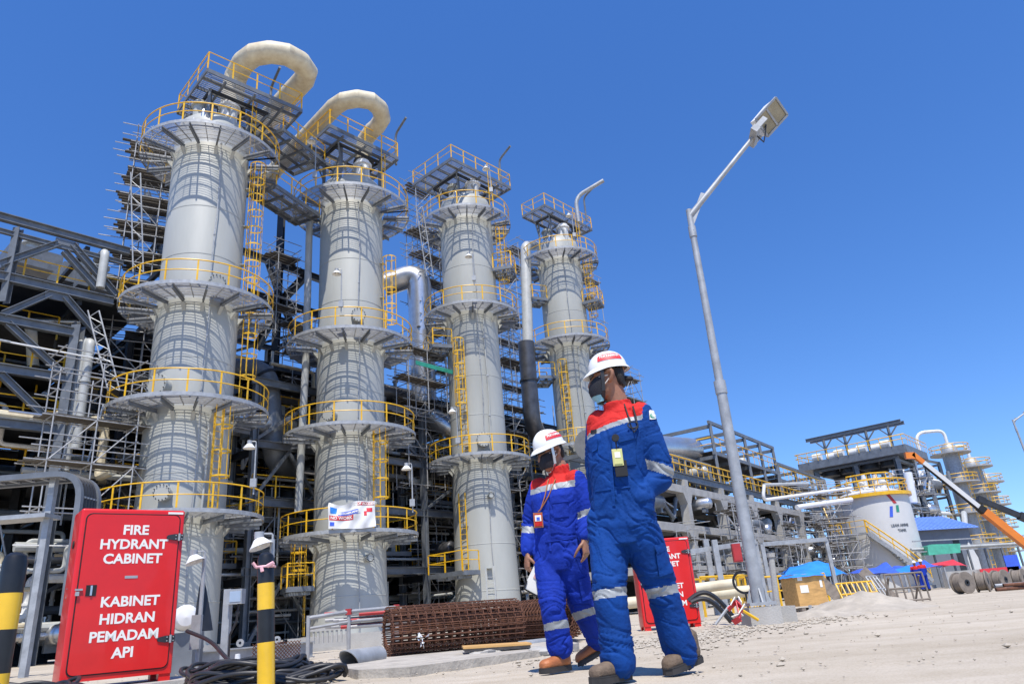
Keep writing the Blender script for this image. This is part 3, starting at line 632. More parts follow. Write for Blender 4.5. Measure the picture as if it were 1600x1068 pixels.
for s_ in (-8, -4, .0, 3.5, 6.5):
    for k, z in enumerate([L_(0, 338).z, L_(0, 431).z, L_(0, 497).z, L_(0, 575).z, L_(0, 660).z]):
        p = V((PD.x, PD.y, z)) + fd * s_
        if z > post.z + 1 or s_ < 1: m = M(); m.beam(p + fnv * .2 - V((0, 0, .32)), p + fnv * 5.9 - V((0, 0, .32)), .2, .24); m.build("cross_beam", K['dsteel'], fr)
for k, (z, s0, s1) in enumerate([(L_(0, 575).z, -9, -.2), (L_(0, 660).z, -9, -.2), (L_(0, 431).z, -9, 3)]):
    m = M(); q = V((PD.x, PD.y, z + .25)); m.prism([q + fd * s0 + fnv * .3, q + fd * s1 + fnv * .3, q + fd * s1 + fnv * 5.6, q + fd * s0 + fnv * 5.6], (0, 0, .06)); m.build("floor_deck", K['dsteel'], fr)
    h = M(); rail(h, [q + fd * s0 + fnv * .35, q + fd * s1 + fnv * .35], sp=1.3); h.build("handrail", K['yel'], fr)
q = V((PD.x, PD.y, L_(0, 497).z + .3)); h = M(); rail(h, [q - fd * 9 + fnv * 2, q - fd * .3 + fnv * 2], sp=1.3); rail(h, [q - fd * 6 + fnv * 3, q - fd * 2 + fnv * 3 - V((0, 0, 1.9))], sp=1.2); h.build("handrail", K['yel'], fr)
for (xa, ya, xb, yb, rr, lab) in [(131, 528, 104, 735, .21, "left of two pale upright pipes beside the braced frame's corner post"), (142, 532, 118, 700, .21, "right of two pale upright pipes beside the braced frame's corner post"), (165, 392, 152, 450, .2, "pale upright pipe stub between the inclined beams at the left")]:
    a = at(xa, ya, YD + .4); b = at(xb, yb, YD + .4); pipe_thing([V((a.x, a.y, b.z)), a, a + fnv * 1.2], rr, 'pipe', lab, None, .35)
pipe_thing([L_(-20, 482) - fd * 2 + fnv * 1.2, L_(60, 490) + fnv * 1.2, L_(64, 560) + fnv * 1.2], .24, 'cream', "cream pipe lying under the inclined beams at the left edge")
pipe_thing([L_(-20, 470) + fnv * 2.4, L_(150, 478) + fnv * 2.4], .16, 'alu', "slim silver pipe under the inclined beams at the left edge")
rc, PC = rack("dark steel rack behind the braced frame at the left edge", O + RN * 5.2 - RD * 26, [0, 6, 12, 18, 24], [0, 6.5, 13], [3.6, 7.4, 11.2, 14.6], 8, post='dsteel', braces=.4, rails=[(1, 0, 0, 24), (2, 0, 0, 24)], deckp=.95)
darkening_wall(rc, PC, 0, 24, 13.4, 12, 6., 'dsteel')
equip(PC, 1, 24, .8, 9, [.1, 4.1, 7.9, 11.8], 15, "rack at the left edge", 44)
equip(PC, 8, 24, -2.5, 0, [.1, 3, 6.2, 8.6], 19, "rack front at the left edge", 26, 0)
for i, (v, z, rr, mm) in enumerate([(1.2, 4.4, .22, 'alu'), (2., 8.2, .2, 'pipe'), (1.6, 12.1, .25, 'alu')]): pipe_thing([PC(-1, v, z), PC(24, v, z)], rr, mm, "long straight pipe running through the rack at the left edge", "straight pipes in the rack at the left edge", .3)
# air cooler boxes on the left roof line
for i, (x, y) in enumerate([(45, 415), (125, 445), (150, 452)]):
    p = at(x, y, 36); o = thing("cooler_box", ["grey cooler box on the roof line at the left edge", "grey cooler box with a short stack, second along the left roof line", "grey cooler box on the left roof line next to the nearest column"][i], "box", p)
    m = M(); m.box(p, (2.6, 2.6, 1.1), Matrix.Rotation(-D2(40), 3, 'Z')); m.build("casing", K['steel'], o); m = M(); m.cyl(p + V((0, 0, .55)), p + V((0, 0, 1.5)), .35, 14); m.cyl(p + V((0, 0, 1.3)), p + V((0, 0, 1.42)), .55, 14); m.build("stack", K['pipe'], o)
# scaffolds
scaffold(at(180, 470, 33) - V((0, 0, 4)), (.85, .5, 0), (3, 2, 8), "tall scaffold with dark plank decks climbing left of the nearest column", decks=(2, 3, 4, 5, 6, 7, 8), seed=4, over=1.3, cell=(1.5, 1., 1.7))
scaffold(at(222, 330, 34.5), (.85, .5, 0), (2, 1, 2), "upper scaffold with plank deck tucked under the nearest column's top platform", decks=(1, 2), seed=5)
scaffold(at(640, 640, 42) - V((0, 0, 0)), RD, (2, 1, 2), "scaffold with green boards wrapped round the silver duct", decks=(1, 2), seed=6)
for i, (x, y, Yq, n, lab) in enumerate([(668, 560, 46, (1, 1, 5), "slender scaffold left of the third column's upper half"), (800, 940, 47, (1, 1, 4), "dense bright scaffold right of the third column's foot"), (655, 930, 46, (2, 1, 5), "shadowed scaffold between the second and third columns"),
        (430, 930, 40, (2, 1, 5), "shadowed scaffold between the first and second columns"), (168, 830, 35, (1, 1, 4), "scaffold behind the nearest column's left side at mid height"), (790, 640, 56, (2, 1, 4), "scaffold filling the gap between the third and fourth columns"),
        (985, 690, 62, (2, 2, 3), "scaffold right of the farthest column, above the tall worker's shoulder")]):
    p = at(x, y, Yq); zb = p.z if y < 800 else 0
    scaffold(V((p.x, p.y, zb)), RD, n, lab, seed=20 + i, decks=None if i != 1 else (2, 4))
for nm, x, y, Yq, w_, lab in [("toe_board", 680, 574, 42.5, 4.2, "green toe boards on the scaffold round the silver duct")]:
    p = at(x, y, Yq); m = M(); m.beam(p - RD * 1.6, p + RD * 1.5, .05, .26); solo(m, nm, K['green'], lab, "board", p)
# inclined aluminium ladder trusses left of the nearest column
for (xa, ya, xb, yb, Yq, lab) in [(146, 485, 178, 610, 29.5, "bright aluminium ladder beam leaning left of the nearest column"), (212, 270, 216, 425, 31, "bright aluminium ladder beam standing beside the upper scaffold"), (655, 322, 672, 432, 43, "red and white striped ladder pole left of the third column")]:
    a, b = at(xa, ya, Yq), at(xb, yb, Yq); m = M(); d = V((.22, .06, 0)); m.cyl(a - d, b - d, .035, 6); m.cyl(a + d, b + d, .035, 6)
    for i in range(12): p, q = a.lerp(b, i / 12), a.lerp(b, (i + 1) / 12); m.cyl(p - d, q + d, .018, 5) if i % 2 else m.cyl(p + d, q - d, .018, 5)
    solo(m, "ladder_beam", K['galv'], lab, "ladder", b)
a, b = at(142, 630, 29), at(113, 735, 29); m = M(); ladder(m, b, a, (0, -1, 0), 1.1, .05, .62); solo(m, "ladder", K['galv'], "wide grey ladder hanging beside the two pale pipes", "ladder", b)
# rounded cable tray in front of the plant, on its own angle post
def tray():
    Yt = 14.; P = [at(-30, 742, Yt) - V((3, 0, 0)), at(100, 745, Yt)]; P[0].z = P[1].z; p2 = at(140, 770, Yt); p2.z -= .1
    o = thing("cable_tray", "grey curved cable tray bending down behind the red cabinet", "tray", (P[1].x, P[1].y, 0))
    pts = elbow([P[0], V((p2.x, P[1].y, P[1].z)), V((p2.x, p2.y, 1.)),], .55, 8)
    for s_ in (-.3, .3):
        m = M(); m.tube([p + V((0, s_, 0)) for p in pts], .075, 4); m.build("side_rail", K['steel'], o)
    m = M()
    for p, d in walk(pts, .3): m.beam(p - V((0, .34, 0)), p + V((0, .34, 0)), .05, .03)
    m.build("rung", K['galv'], o)
    m = M()
    for j in range(5): m.tube([p + V((0, -.2 + .1 * j, .03)) for p in pts], .03, 6)
    c = m.build("cable", K['black'], o)
    for dz in (-.75,):
        m = M(); m.beam(P[0] + V((0, 0, dz)), P[1] + V((-.1, 0, dz)), .5, .26 if dz < -1 else .08); m.build("under_beam", K['steel' if dz < -1 else 'galv'], o)
    b = at(38, 1045, Yt); t = at(86, 745, Yt); m = M(); m.beam(V((b.x, b.y, 0)), t, .12, .12); m.build("post", K['galv'], o)
tray()

# more of the crowded plant: frames, scaffolds and small lines in every gap
def lattice(label, pts, segs, w_, Y, mm='dsteel', name="frame_tower"):
    P = [at(x, y, Y) for x, y in pts]; o = thing(name, label, "frame", V((P[0].x, P[0].y, 0)))
    for i, j, kind in segs:
        a, b = P[i].copy(), P[j].copy()
        if kind == "post": b = V((a.x, a.y, b.z)); 
        m = M(); m.ib(a, b, w_, w_, .03); m.build(kind, K[mm], o)
    return o
lattice("dark post and beams filling the sky gap between the first two columns", [(440, 338), (440, 700), (378, 392), (505, 438), (385, 455), (500, 492), (408, 500), (440, 470), (400, 545), (470, 540), (478, 430), (420, 412)], [(0, 1, "post"), (2, 3, "beam"), (4, 5, "beam"), (7, 8, "brace"), (7, 9, "brace"), (10, 7, "brace"), (11, 7, "brace")], .42, 43)
lattice("dark steel frame behind the left side of the nearest column's upper half", [(268, 470), (230, 300), (218, 420), (275, 340), (262, 300), (262, 480), (215, 345), (300, 375)], [(5, 4, "post"), (0, 1, "brace"), (2, 3, "brace"), (6, 7, "beam")], .3, 37, 'steel')
for i, (x, y, Yq, ex, n, cell, dk, lab) in enumerate([
        (205, 470, 34.5, (.85, .5, 0), (2, 1, 5), (1.7, 1.2, 2.), (1, 2, 4), "second scaffold, right behind the tall one left of the nearest column"),
        (655, 470, 47, RD, (1, 1, 5), (1.5, 1.2, 1.9), (1, 3, 5), "scaffold with dark decks hugging the third column's upper left side"),
        (930, 500, 57, RD, (1, 1, 2), (1.4, 1.2, 1.9), (1, 2), "small scaffold hung right of the farthest column's upper half"),
        (455, 640, 41, RD, (2, 1, 3), (1.5, 1.2, 1.8), (1, 2, 3), "scaffold with plank decks in the gap right of the nearest column at mid height"),
        (640, 760, 44, RD, (3, 1, 4), (1.5, 1.2, 1.8), (1, 3), "scaffold with few decks in the gap right of the second column at lower height"),
        (810, 760, 51, RD, (2, 1, 3), (1.6, 1.2, 1.9), (2, 3), "scaffold left of the shorter worker's helmet, between the third and fourth columns"),
        (955, 800, 56, RD, (2, 1, 4), (1.7, 1.2, 1.9), (1, 2, 4), "scaffold standing low behind the two workers"),
        (60, 800, 27, RD, (3, 1, 3), (1.6, 1.1, 1.8), (1, 2), "scaffold low in the left edge behind the curved tray"),
        (380, 900, 37, RD, (2, 1, 3), (1.6, 1.2, 2.), (1, 2), "low scaffold right of the nearest column's foot"),
        (800, 600, 51, RD, (1, 1, 6), (1.5, 1.2, 1.8), (1, 3, 5), "tall slender scaffold in the gap left of the farthest column"),
        (690, 480, 49, RD, (1, 1, 3), (1.5, 1.2, 1.8), (1, 2, 3), "scaffold behind the third column's left edge at mid height"),
        (430, 520, 41, RD, (1, 1, 3), (1.4, 1.1, 1.8), (1, 3), "narrow scaffold clinging right of the nearest column's second platform"),
        (815, 450, 55, RD, (1, 1, 2), (1.5, 1.2, 1.8), (1, 2), "small scaffold left of the farthest column's middle platform"),
        (700, 620, 48, RD, (2, 1, 3), (1.5, 1.2, 1.8), (1, 2, 3), "scaffold behind the silver duct's lower bend")]):
    p = at(x, y, Yq); scaffold(V((p.x, p.y, p.z if y < 820 else 0)), ex, n, lab, seed=120 + i, decks=dk, cell=cell)
rq = random.Random(77)
def fill(P, u0, u1, v0, v1, z0, z1, n, what, cols):
    for i in range(n):
        a = P(rq.uniform(u0, u1), rq.uniform(v0, v1), rq.uniform(z0, z1)); t = rq.random(); rr = rq.choice([.03, .045, .06, .09])
        if t < .4: pts = [a, a + V((0, 0, rq.uniform(1.5, 4)))]
        elif t < .75: pts = [a, a + RD * rq.uniform(2, 6)]
        else: b = a + RD * rq.uniform(1, 3); pts = [a, b, b + V((0, 0, rq.uniform(-2, 2))), b + V((0, 0, rq.uniform(-2, 2))) + RD * rq.uniform(.6, 2)]
        pipe_thing(pts, rr, rq.choice(cols), "thin pipe in the tangle of small piping " + what, "thin pipes in the tangle of small piping " + what, .15, 6, False, 'thin_pipe')  # ordinary small pipes, kept under a separate name and category
fill(PA, -1, 46, -1.4, .6, .3, 15, 190, "behind the columns", ['galv', 'pipe', 'alu', 'white', 'steel'])
fill(PC, 2, 25, -3, .4, .3, 14.5, 70, "at the left edge", ['galv', 'pipe', 'alu', 'white', 'steel'])
for k, (u0, u1, z) in enumerate([(-1, 4.5, 3.9), (4.5, 10, 6.2), (9, 16, 4.6), (10, 17, 9.3), (17, 24, 3.4), (17, 24, 7.9), (24, 33, 5.8), (25, 34, 10.6), (33, 44, 4.), (34, 46, 8.4), (3, 9, 11.9)]):
    o = thing("walkway", "narrow railed walkway before the dark racks, %s" % ["beside the nearest column's foot", "low between the first two columns", "low behind the second column", "high behind the second column", "low between the second and third columns", "under the silver duct", "low behind the third column", "behind the third column's upper half", "low behind the workers", "between the third and fourth columns", "highest between the first two columns"][k], "walkway", PA(u0, -1.2, z))
    deck(o, [PA(u0, -1.9, z), PA(u1, -1.9, z), PA(u1, -.8, z), PA(u0, -.8, z)], z, (0, 1, 3), "floor_grating", .15, False)
    for u in np.arange(u0 + .3, u1, 2.6): m = M(); m.beam(PA(u, -.8, z - .9), PA(u, -1.85, z - .25), .08, .08); m.build("bracket", K['steel'], o)
    for u in np.arange(u0 + .2, u1, 2.): m = M(); q = PA(u, -1., z + .04); m.box(q + V((0, 0, .4)), (.35, .3, .8), Matrix.Rotation(-D2(40), 3, 'Z')); m.build("control_box", K[rq.choice(['galv', 'white', 'pipe'])], o)
for i in range(26):                                                     # work lamps, valves and boxes catching the light in the shade
    p = PA(rq.uniform(0, 44), rq.uniform(-.9, .3), rq.choice([.9, 4.9, 8.8, 12.6])); o = thing("valve", "hand-wheel valve in the racks behind the columns", "valve", p, "hand-wheel valves in the racks behind the columns")
    m = M(); m.lathe([(.001, -.2), (.12, -.18), (.16, 0), (.12, .18), (.001, .2)], 12, p, ax=Matrix.Rotation(PI / 2, 3, 'Y')); m.build("valve_body", K[rq.choice(['pipe', 'yel', 'alu', 'redd'])], o)
    m = M(); m.cyl(p, p + V((0, -.1, .5)), .03, 6); m.tube([p + V((.2 * math.cos(g), -.1, .5 + .06 * math.sin(g))) for g in np.linspace(0, 2 * PI, 13)[:-1]], .025, 5, closed=True); m.build("hand_wheel", K[rq.choice(['yel', 'galv', 'redd'])], o)
# ------------------------------------------------------------------ right-hand side of the site
def pline(a, b): d = (b - a); d.z = 0; return d.normalized()
# concrete table-top rack
def concrete_rack():
    A, B = at(1090, 905, 50), at(1318, 880, 82); A.z = B.z = 0; d = pline(A, B); n = V((-d.y, d.x, 0)); L = (B - A).length; N_ = 6
    o = thing("concrete_rack", "pale concrete frame rack of heavy posts and beams behind the tall lamp post", "rack", A); hs = [2.6, 5.2, 7.8]; W = .58
    R_ = Matrix.Rotation(math.atan2(d.y, d.x), 3, 'Z')
    for r_ in (0, 6):
        for i in range(-1, N_ + 1):
            p = A + d * L * i / N_ + n * r_; m = M(); z0 = 0
            m.box(p + V((0, 0, hs[-1] / 2 + .25)), (W, W, hs[-1] + .5), R_)
            for z in hs: m.prism([p + d * W / 2 + n * W / 2 + V((0, 0, z - .45)), p + d * (W / 2 + .45) + n * W / 2 + V((0, 0, z - .45)), p + d * W / 2 + n * W / 2 + V((0, 0, z - 1.15))], -n * W); m.prism([p - d * W / 2 + n * W / 2 + V((0, 0, z - .45)), p - d * W / 2 + n * W / 2 + V((0, 0, z - 1.15)), p - d * (W / 2 + .45) + n * W / 2 + V((0, 0, z - .45))], -n * W)
            m.build("post", K['conc'], o)
        for z in hs:
            m = M()
            for i in range(-1, N_): m.beam(A + d * (L * i / N_ + W / 2 + .003) + n * r_ + V((0, 0, z - .2)), A + d * (L * (i + 1) / N_ - W / 2 - .003) + n * r_ + V((0, 0, z - .2)), .55, .5)
            m.build("long_beam", K['conc'], o)
    for z in hs:
        for i in range(-1, N_ + 1): p = A + d * L * i / N_; m = M(); m.beam(p + n * (W / 2 + .003) + V((0, 0, z - .2)), p + n * (6 - W / 2 - .003) + V((0, 0, z - .2)), .5, .45); m.build("cross_beam", K['conc'], o)
        m = M(); m.prism([A - d * 6 + n * .5 + V((0, 0, z + .07)), B + n * .5 + V((0, 0, z + .07)), B + n * 5.5 + V((0, 0, z + .07)), A - d * 6 + n * 5.5 + V((0, 0, z + .07))], (0, 0, .08)); m.build("deck", K['dsteel'], o)
    m = M(); m.prism([A - d * 7 + n * 6.5 + V((0, 0, .1)), B + d * 6 + n * 6.5 + V((0, 0, .1)), B + d * 6 + n * 6.5 + V((0, 0, 7.4)), A - d * 7 + n * 6.5 + V((0, 0, 7.4))], n * .1); m.build("darkening_sheet", K['dsteel'], o)  # added dark sheet behind the bays, stands in for deep shade
    m = M(); rail(m, [A - d * 6 + V((0, 0, 8.85)), B + V((0, 0, 8.85))], sp=1., r=.06); rail(m, [A - d * 4 + n * 2 + V((0, 0, 8.85)), B + n * 2 + V((0, 0, 8.85))], sp=1., r=.05); m.build("handrail", K['yel'], o)
    for r_ in (.0, 6): m = M(); m.ib(A - d * 7 + n * r_ + V((0, 0, 8.55)), B + d * 1 + n * r_ + V((0, 0, 8.55)), .3, .5, .04); m.build("steel_girder", K['steel'], o)
    def P(u, v, z): return A + d * u + n * v + V((0, 0, z))
    rr = random.Random(31)
    for k in range(84):
        u = rr.uniform(-6, L); z = rr.choice([.2, 2.9, 5.4]); q = P(u, rr.uniform(-.2, 1.2), z + rr.uniform(.3, 1.5)); t = rr.random()
        if t < .4: vessel(q, rr.uniform(.3, .5), rr.uniform(1.2, 2), d if t < .2 else n, rr.choice(['pipe', 'alu', 'steel']), "small drum inside the concrete rack", "drums inside the concrete rack", .3)
        else: pipe_thing([q, q + d * rr.uniform(1, 3.5), q + d * 3.6 + V((0, 0, rr.uniform(-1.2, 1.2))), q + d * 4.4 + V((0, 0, 0.4))], rr.choice([.06, .09, .14]), rr.choice(['pipe', 'white', 'alu', 'steel']), "bent pipe inside the concrete rack", "bent pipes inside the concrete rack", .2, 8, False)
    for k in range(8): scaffold(P(-5.5 + L * (k + .2) / 8 * 1.1, -2.1 - (k % 2) * .7, 0), d, (1 + k % 2, 1, 2 + (k % 3 != 0)), "scaffold bay in front of the concrete rack", "scaffolds in front of the concrete rack", (1.7, 1.1, 1.9), seed=60 + k)
    return P, d, n, L
PQ, dq, nq, LQ = concrete_rack()
# steel module on the rack and the sloping silver gallery
def module(label, P, u0, u1, v0, v1, z0, hs, nb, seed, rails=True, name="steel_module", lv=.22):
    o = thing(name, label, "module", P(u0, v0, z0)); r = random.Random(seed)
    for i in range(nb + 1):
        u = lerp(u0, u1, i / nb)
        for v in (v0, v1): m = M(); m.ib(P(u, v, z0), P(u, v, z0 + hs[-1]), lv, lv, .03); m.build("post", K['steel'], o)
        for h in hs: m = M(); m.beam(P(u, v0, z0 + h - .15), P(u, v1, z0 + h - .15), lv * .8, .28); m.build("cross_beam", K['steel'], o)
    for h in hs:
        for v in (v0, v1): m = M(); m.beam(P(u0 - .3, v, z0 + h + .14), P(u1 + .3, v, z0 + h + .14), lv * .8, .28); m.build("long_beam", K['steel'], o)
    for h in hs[:-1]:
        m = M(); m.prism([P(u0, v0 + .2, z0 + h + .3), P(u1, v0 + .2, z0 + h + .3), P(u1, v1 - .2, z0 + h + .3), P(u0, v1 - .2, z0 + h + .3)], (0, 0, .06)); m.build("floor_deck", K['dsteel'], o)
        if rails: m = M(); rail(m, [P(u0, v0 - .1, z0 + h + .36), P(u1, v0 - .1, z0 + h + .36)], sp=1.3, r=.045); rail(m, [P(u0, v1, z0 + h + .36), P(u0, v0, z0 + h + .36)], sp=1.3, r=.045); m.build("handrail", K['yel'], o)
    for i in range(nb):
        if r.random() < .5: m = M(); m.beam(P(lerp(u0, u1, i / nb), v0, z0 + .2), P(lerp(u0, u1, (i + 1) / nb), v0, z0 + hs[0] - .1), .12, .12); m.build("brace", K['steel'], o)
    return o
module("open steel module two floors high on top of the concrete rack", PQ, 8.5, 24, .5, 6, 8.85, [2.4, 4.9], 4, 5)
module("low steel module on the near end of the concrete rack", PQ, -6, 8, 1., 6, 8.85, [1.4], 3, 6, False)
module("lower steel module at the far end of the concrete rack, beside the tank", PQ, 24.5, LQ + 2, .5, 6, 8.85, [1.8, 3.4], 3, 16)
module("dark steel bay tucked under the sloping silver duct", PQ, 1, 8, 3.2, 6, 8.86, [2.2, 3.6], 3, 18)
for k in range(12):
    rr = random.Random(90 + k); u = rr.uniform(-5, 24); z = rr.choice([8.9, 11.6]) if u > 9 else 8.9; q = PQ(u, rr.uniform(1, 4), z + .9)
    vessel(q, rr.uniform(.35, .6), rr.uniform(1.2, 2.4), nq if k % 2 else dq, rr.choice(['pipe', 'alu', 'steel', 'white']), "drum on the steel module above the concrete rack", "drums on the steel module above the concrete rack", .3)
a, b = PQ(-8, 2.5, 10.2), PQ(9, 2.5, 12.1); o = thing("duct_gallery", "sloping silver round duct rising along the top of the concrete rack", "duct", a)
m = M(); m.cyl(a, b, .95, 24); m.build("duct_wall", K['alu'], o)
for t in (.1, .35, .6, .85): p = a.lerp(b, t); m = M(); m.beam(V((p.x, p.y, 8.85)), p - V((0, 0, .8)), .2, .2); m.build("trestle", K['steel'], o)
for (pts, r_, mm, lab) in [([at(1194, 757, 40), at(1192, 781, 40), at(1330, 762, 46)], .09, 'white', "white pipe crossing in front of the concrete rack"), ([at(1245, 792, 45), at(1330, 780, 48)], .15, 'white', "short fat white pipe end in front of the concrete rack"),
        ([at(1262, 755, 44), at(1194, 757, 40)], .09, 'pipe', "grey pipe feeding the white crossing pipe")]: pipe_thing(pts, r_, mm, lab, None, .4)
# tank with stair, gantry and mark
def tank():
    Yk = 70; c = at(1374, 895, Yk); l, r_ = at(1307, 800, Yk), at(1424, 800, Yk); R = (r_.x - l.x) / 2 * .93; cx = (l.x + r_.x) / 2; zt = at(1360, 768, Yk - R).z
    o = thing("storage_tank", "round pale grey storage tank with yellow stair and a coloured mark", "tank", (cx, Yk, 0)); C = (cx, Yk)
    m = M(); m.lathe([(R, 0), (R, zt)], 72, (cx, Yk, 0)); m.lathe([(R, zt), (R * .5, zt + .55), (.02, zt + .8)], 72, (cx, Yk, 0)); m.build("shell", K['tank'], o)
    m = M(); m.lathe([(R + .01, zt - .35), (R + .3, zt - .35), (R + .3, zt - .05), (R + .01, zt - .05)], 72, (cx, Yk, 0), closed=True); m.build("top_ring", K['yel'], o)
    m = M(); rail(m, arc(cx, Yk, zt, R + .1, 0, 2 * PI, 48), sp=1.2, r=.06); m.build("handrail", K['yel'], o)
    m = M(); rail(m, [V((cx + R * x, Yk - R * y, zt + .7)) for x, y in ((-.7, .3), (-.2, .75), (.3, .7), (.65, .3))], sp=1., r=.06); m.build("handrail", K['yel'], o)
    for x, y, h, s_ in ((-.35, .35, .8, .3), (.05, .5, 1.3, .22), (.35, .2, .9, .35), (-.1, .1, 1.6, .18), (-.6, .1, 1., .25)): m = M(); q = V((cx + R * x, Yk - R * y, zt + .45)); m.cyl(q, q + V((0, 0, h)), s_, 12); m.cyl(q + V((0, 0, h * .7)), q + V((0, 0, h * .7 + .1)), s_ * 1.4, 12); m.build("roof_nozzle", K['white'], o)
    # spiral stair in two flights with a landing
    va = math.atan2(-Yk, -cx); s = o; Ro = R + 1.1
    def flight(a0, a1, z0, z1):
        m = M(); P0 = arc(*C, 0, R + .12, a0, a1, 14); P1 = arc(*C, 0, Ro, a0, a1, 14)
        for Q in (P0, P1):
            for i in range(14): m.beam(Q[i] + V((0, 0, lerp(z0, z1, i / 14))), Q[i + 1] + V((0, 0, lerp(z0, z1, (i + 1) / 14))), .06, .35)
        n_ = max(4, int(abs(z1 - z0) / .26))
        for i in range(n_): a = lerp(a0, a1, (i + .5) / n_); z = lerp(z0, z1, (i + .5) / n_); m.beam(polar(C, a, R + .12, z), polar(C, a, Ro, z), .28, .04)
        m.build("stair", K['galv'], o)
        h = M(); rail(h, [q + V((0, 0, lerp(z0, z1, i / 14))) for i, q in enumerate(P1)], sp=1.3, r=.06); h.build("handrail", K['yel'], o)
    zl = at(1318, 835, Yk - R).z
    flight(va + D2(62), va + D2(5), .3, zl * 1.0) if False else flight(va + D2(48), va - D2(12), .6, zl)
    a = va - D2(12); platform(o, cx, Yk, zl, R, Ro + .3, va - D2(62), va - D2(12), n=60)
    flight(va - D2(75), va - D2(62), zl + 1.8, zl)
    # the coloured mark and the two lines of lettering
    def wrap(body, u, z, size, mm, off=.01):
        k = M(); a0 = va + D2(u)
        k.text(body, size, Matrix(), .01, off, bend=lambda q: polar(C, a0 + q.x / R, R + .03 + q.z, z + q.y)); k.build("lettering", K[mm], o)
    def blob(pts, u, z, mm):
        k = M(); a0 = va + D2(u); k.add([polar(C, a0 + x / R, R + .03, z + y) for x, y in pts], [tuple(range(len(pts)))]); k.build("mark", K[mm], o, 0)
    zm = at(1400, 795, Yk - R * .8).z; um = 33
    blob([(x * .8, y * .8) for x, y in ((-.62, -.75), (-.25, -.75), (.02, .42), (-.32, .42))], um - 3, zm - .1, 'navy'); blob([(.12, -.3), (.42, -.3), (.5, .3), (.22, .3)], um - 1, zm, 'green'); blob([(-.3, 1.25), (.0, 1.3), (.5, .5), (.2, .45)], um - 3, zm, 'redd')
    wrap("LEAN AMINE", um + 2, zm - 1.45, .3, 'steel'); wrap("TANK", um + 3, zm - 1.9, .3, 'steel')
    m = M(); m.lathe([(R + .25, 0), (R + .25, .3), (R - .1, .3)], 60, (cx, Yk, 0)); m.build("foundation_ring", K['conc'], o)
    return C, R, zt
CT, RT, ZT = tank()
# air cooler structure on tall legs behind the tank
def cooler():
    Yk = 84; A, B = at(1268, 705, 89), at(1396, 700, 83); z1 = at(1396, 716, 83).z; d = pline(A, B); n = V((-d.y, d.x, 0)); A.z = 0; B.z = 0; L = (B - A).length
    def P(u, v, z): return A + d * u + n * v + V((0, 0, z))
    module("tall air cooler frame on splayed legs behind the round tank", P, 0, L, 0, 7, 0, [z1 * .33, z1 * .62, z1], 2, 7, True, "air_cooler", .5)
    o = thing("fan_deck", "broad bank of fan boxes with yellow rails on top of the air cooler frame", "cooler", P(0, 0, z1 + .3))
    m = M(); m.prism([P(-1.6, -1.2, z1 + .32), P(L + 1.6, -1.2, z1 + .32), P(L + 1.6, 8, z1 + .32), P(-1.6, 8, z1 + .32)], (0, 0, .9)); m.build("fan_casing", K['steel'], o)
    for i in range(4):
        u = L * (i + .5) / 4
        for v in (1.6, 5.4): m = M(); m.cyl(P(u, v, z1 + .318), P(u, v, z1 - .5), L / 9, 20); m.build("fan_ring", K['dsteel'], o)
    m = M(); rail(m, [P(-1.7, 8, z1 + 1.25), P(-1.7, -1.3, z1 + 1.25), P(L + 1.7, -1.3, z1 + 1.25), P(L + 1.7, 8, z1 + 1.25)], sp=1.2, r=.06); m.build("handrail", K['yel'], o)
    for i in range(7): m = M(); u = L * (i + .5) / 7; q = P(u, -.4 + (i % 2) * 1.2, z1 + 1.75); m.cyl(q - d * .5, q + d * .5, .45, 14); m.build("header_drum", K['white'], o)
    g = thing("gantry", "slim steel gantry roof standing above the air cooler", "gantry", P(0, 3, z1 + 1.3))
    zt = at(1335, 676, 88).z
    for i in range(4):
        u = L * (.08 + i * .28); m = M(); m.beam(P(u, 3, z1 + 1.25), P(u, 3, zt), .25, .25); m.beam(P(u, 3, zt - 1.2), P(u + 1., 3, zt - .1), .14, .14); m.beam(P(u, 3, zt - 1.2), P(u - 1., 3, zt - .1), .14, .14); m.build("post", K['steel'], g)
    for v in (2.3, 3.7): m = M(); m.ib(P(-1.2, v, zt + .2), P(L + 1, v, zt + .2), .3, .4, .04); m.build("beam", K['steel'], g)
    return P, L, z1
PK, LK, ZK = cooler()
for i, (x, y, Yq, n, lab) in enumerate([(1318, 890, 60, (1, 1, 4), "scaffold against the left side of the round tank"), (1300, 890, 64, (1, 1, 3), "scaffold left of the one against the round tank"), (1440, 890, 82, (2, 1, 6), "tall scaffold in front of the far process block"), (1262, 890, 72, (2, 1, 5), "scaffold at the far end of the concrete rack")]):
    p = at(x, y, Yq); scaffold(V((p.x, p.y, 0)), (1, .1, 0), n, lab, seed=300 + i, cell=(1.8, 1.3, 1.9))
rr = random.Random(44)
for k in range(16):
    u = rr.uniform(-1, LK + 9); v = rr.uniform(-1, 3); z = rr.choice([.3, ZK * .36, ZK * .66]); q = PK(u, v, z + 1)
    pipe_thing([q, q + dq * rr.uniform(1, 4), q + dq * 4 + V((0, 0, rr.uniform(1, 4)))], rr.choice([.12, .2, .3]), rr.choice(['pipe', 'white', 'alu', 'steel']), "bent pipe under the air cooler frame", "bent pipes under the air cooler frame", .4, 8, False)
a, b = at(1418, 738, 79), at(1427, 785, 79); pipe_thing([a, b], .45, 'white', "fat white pipe slanting down right of the tank top", None, .4)
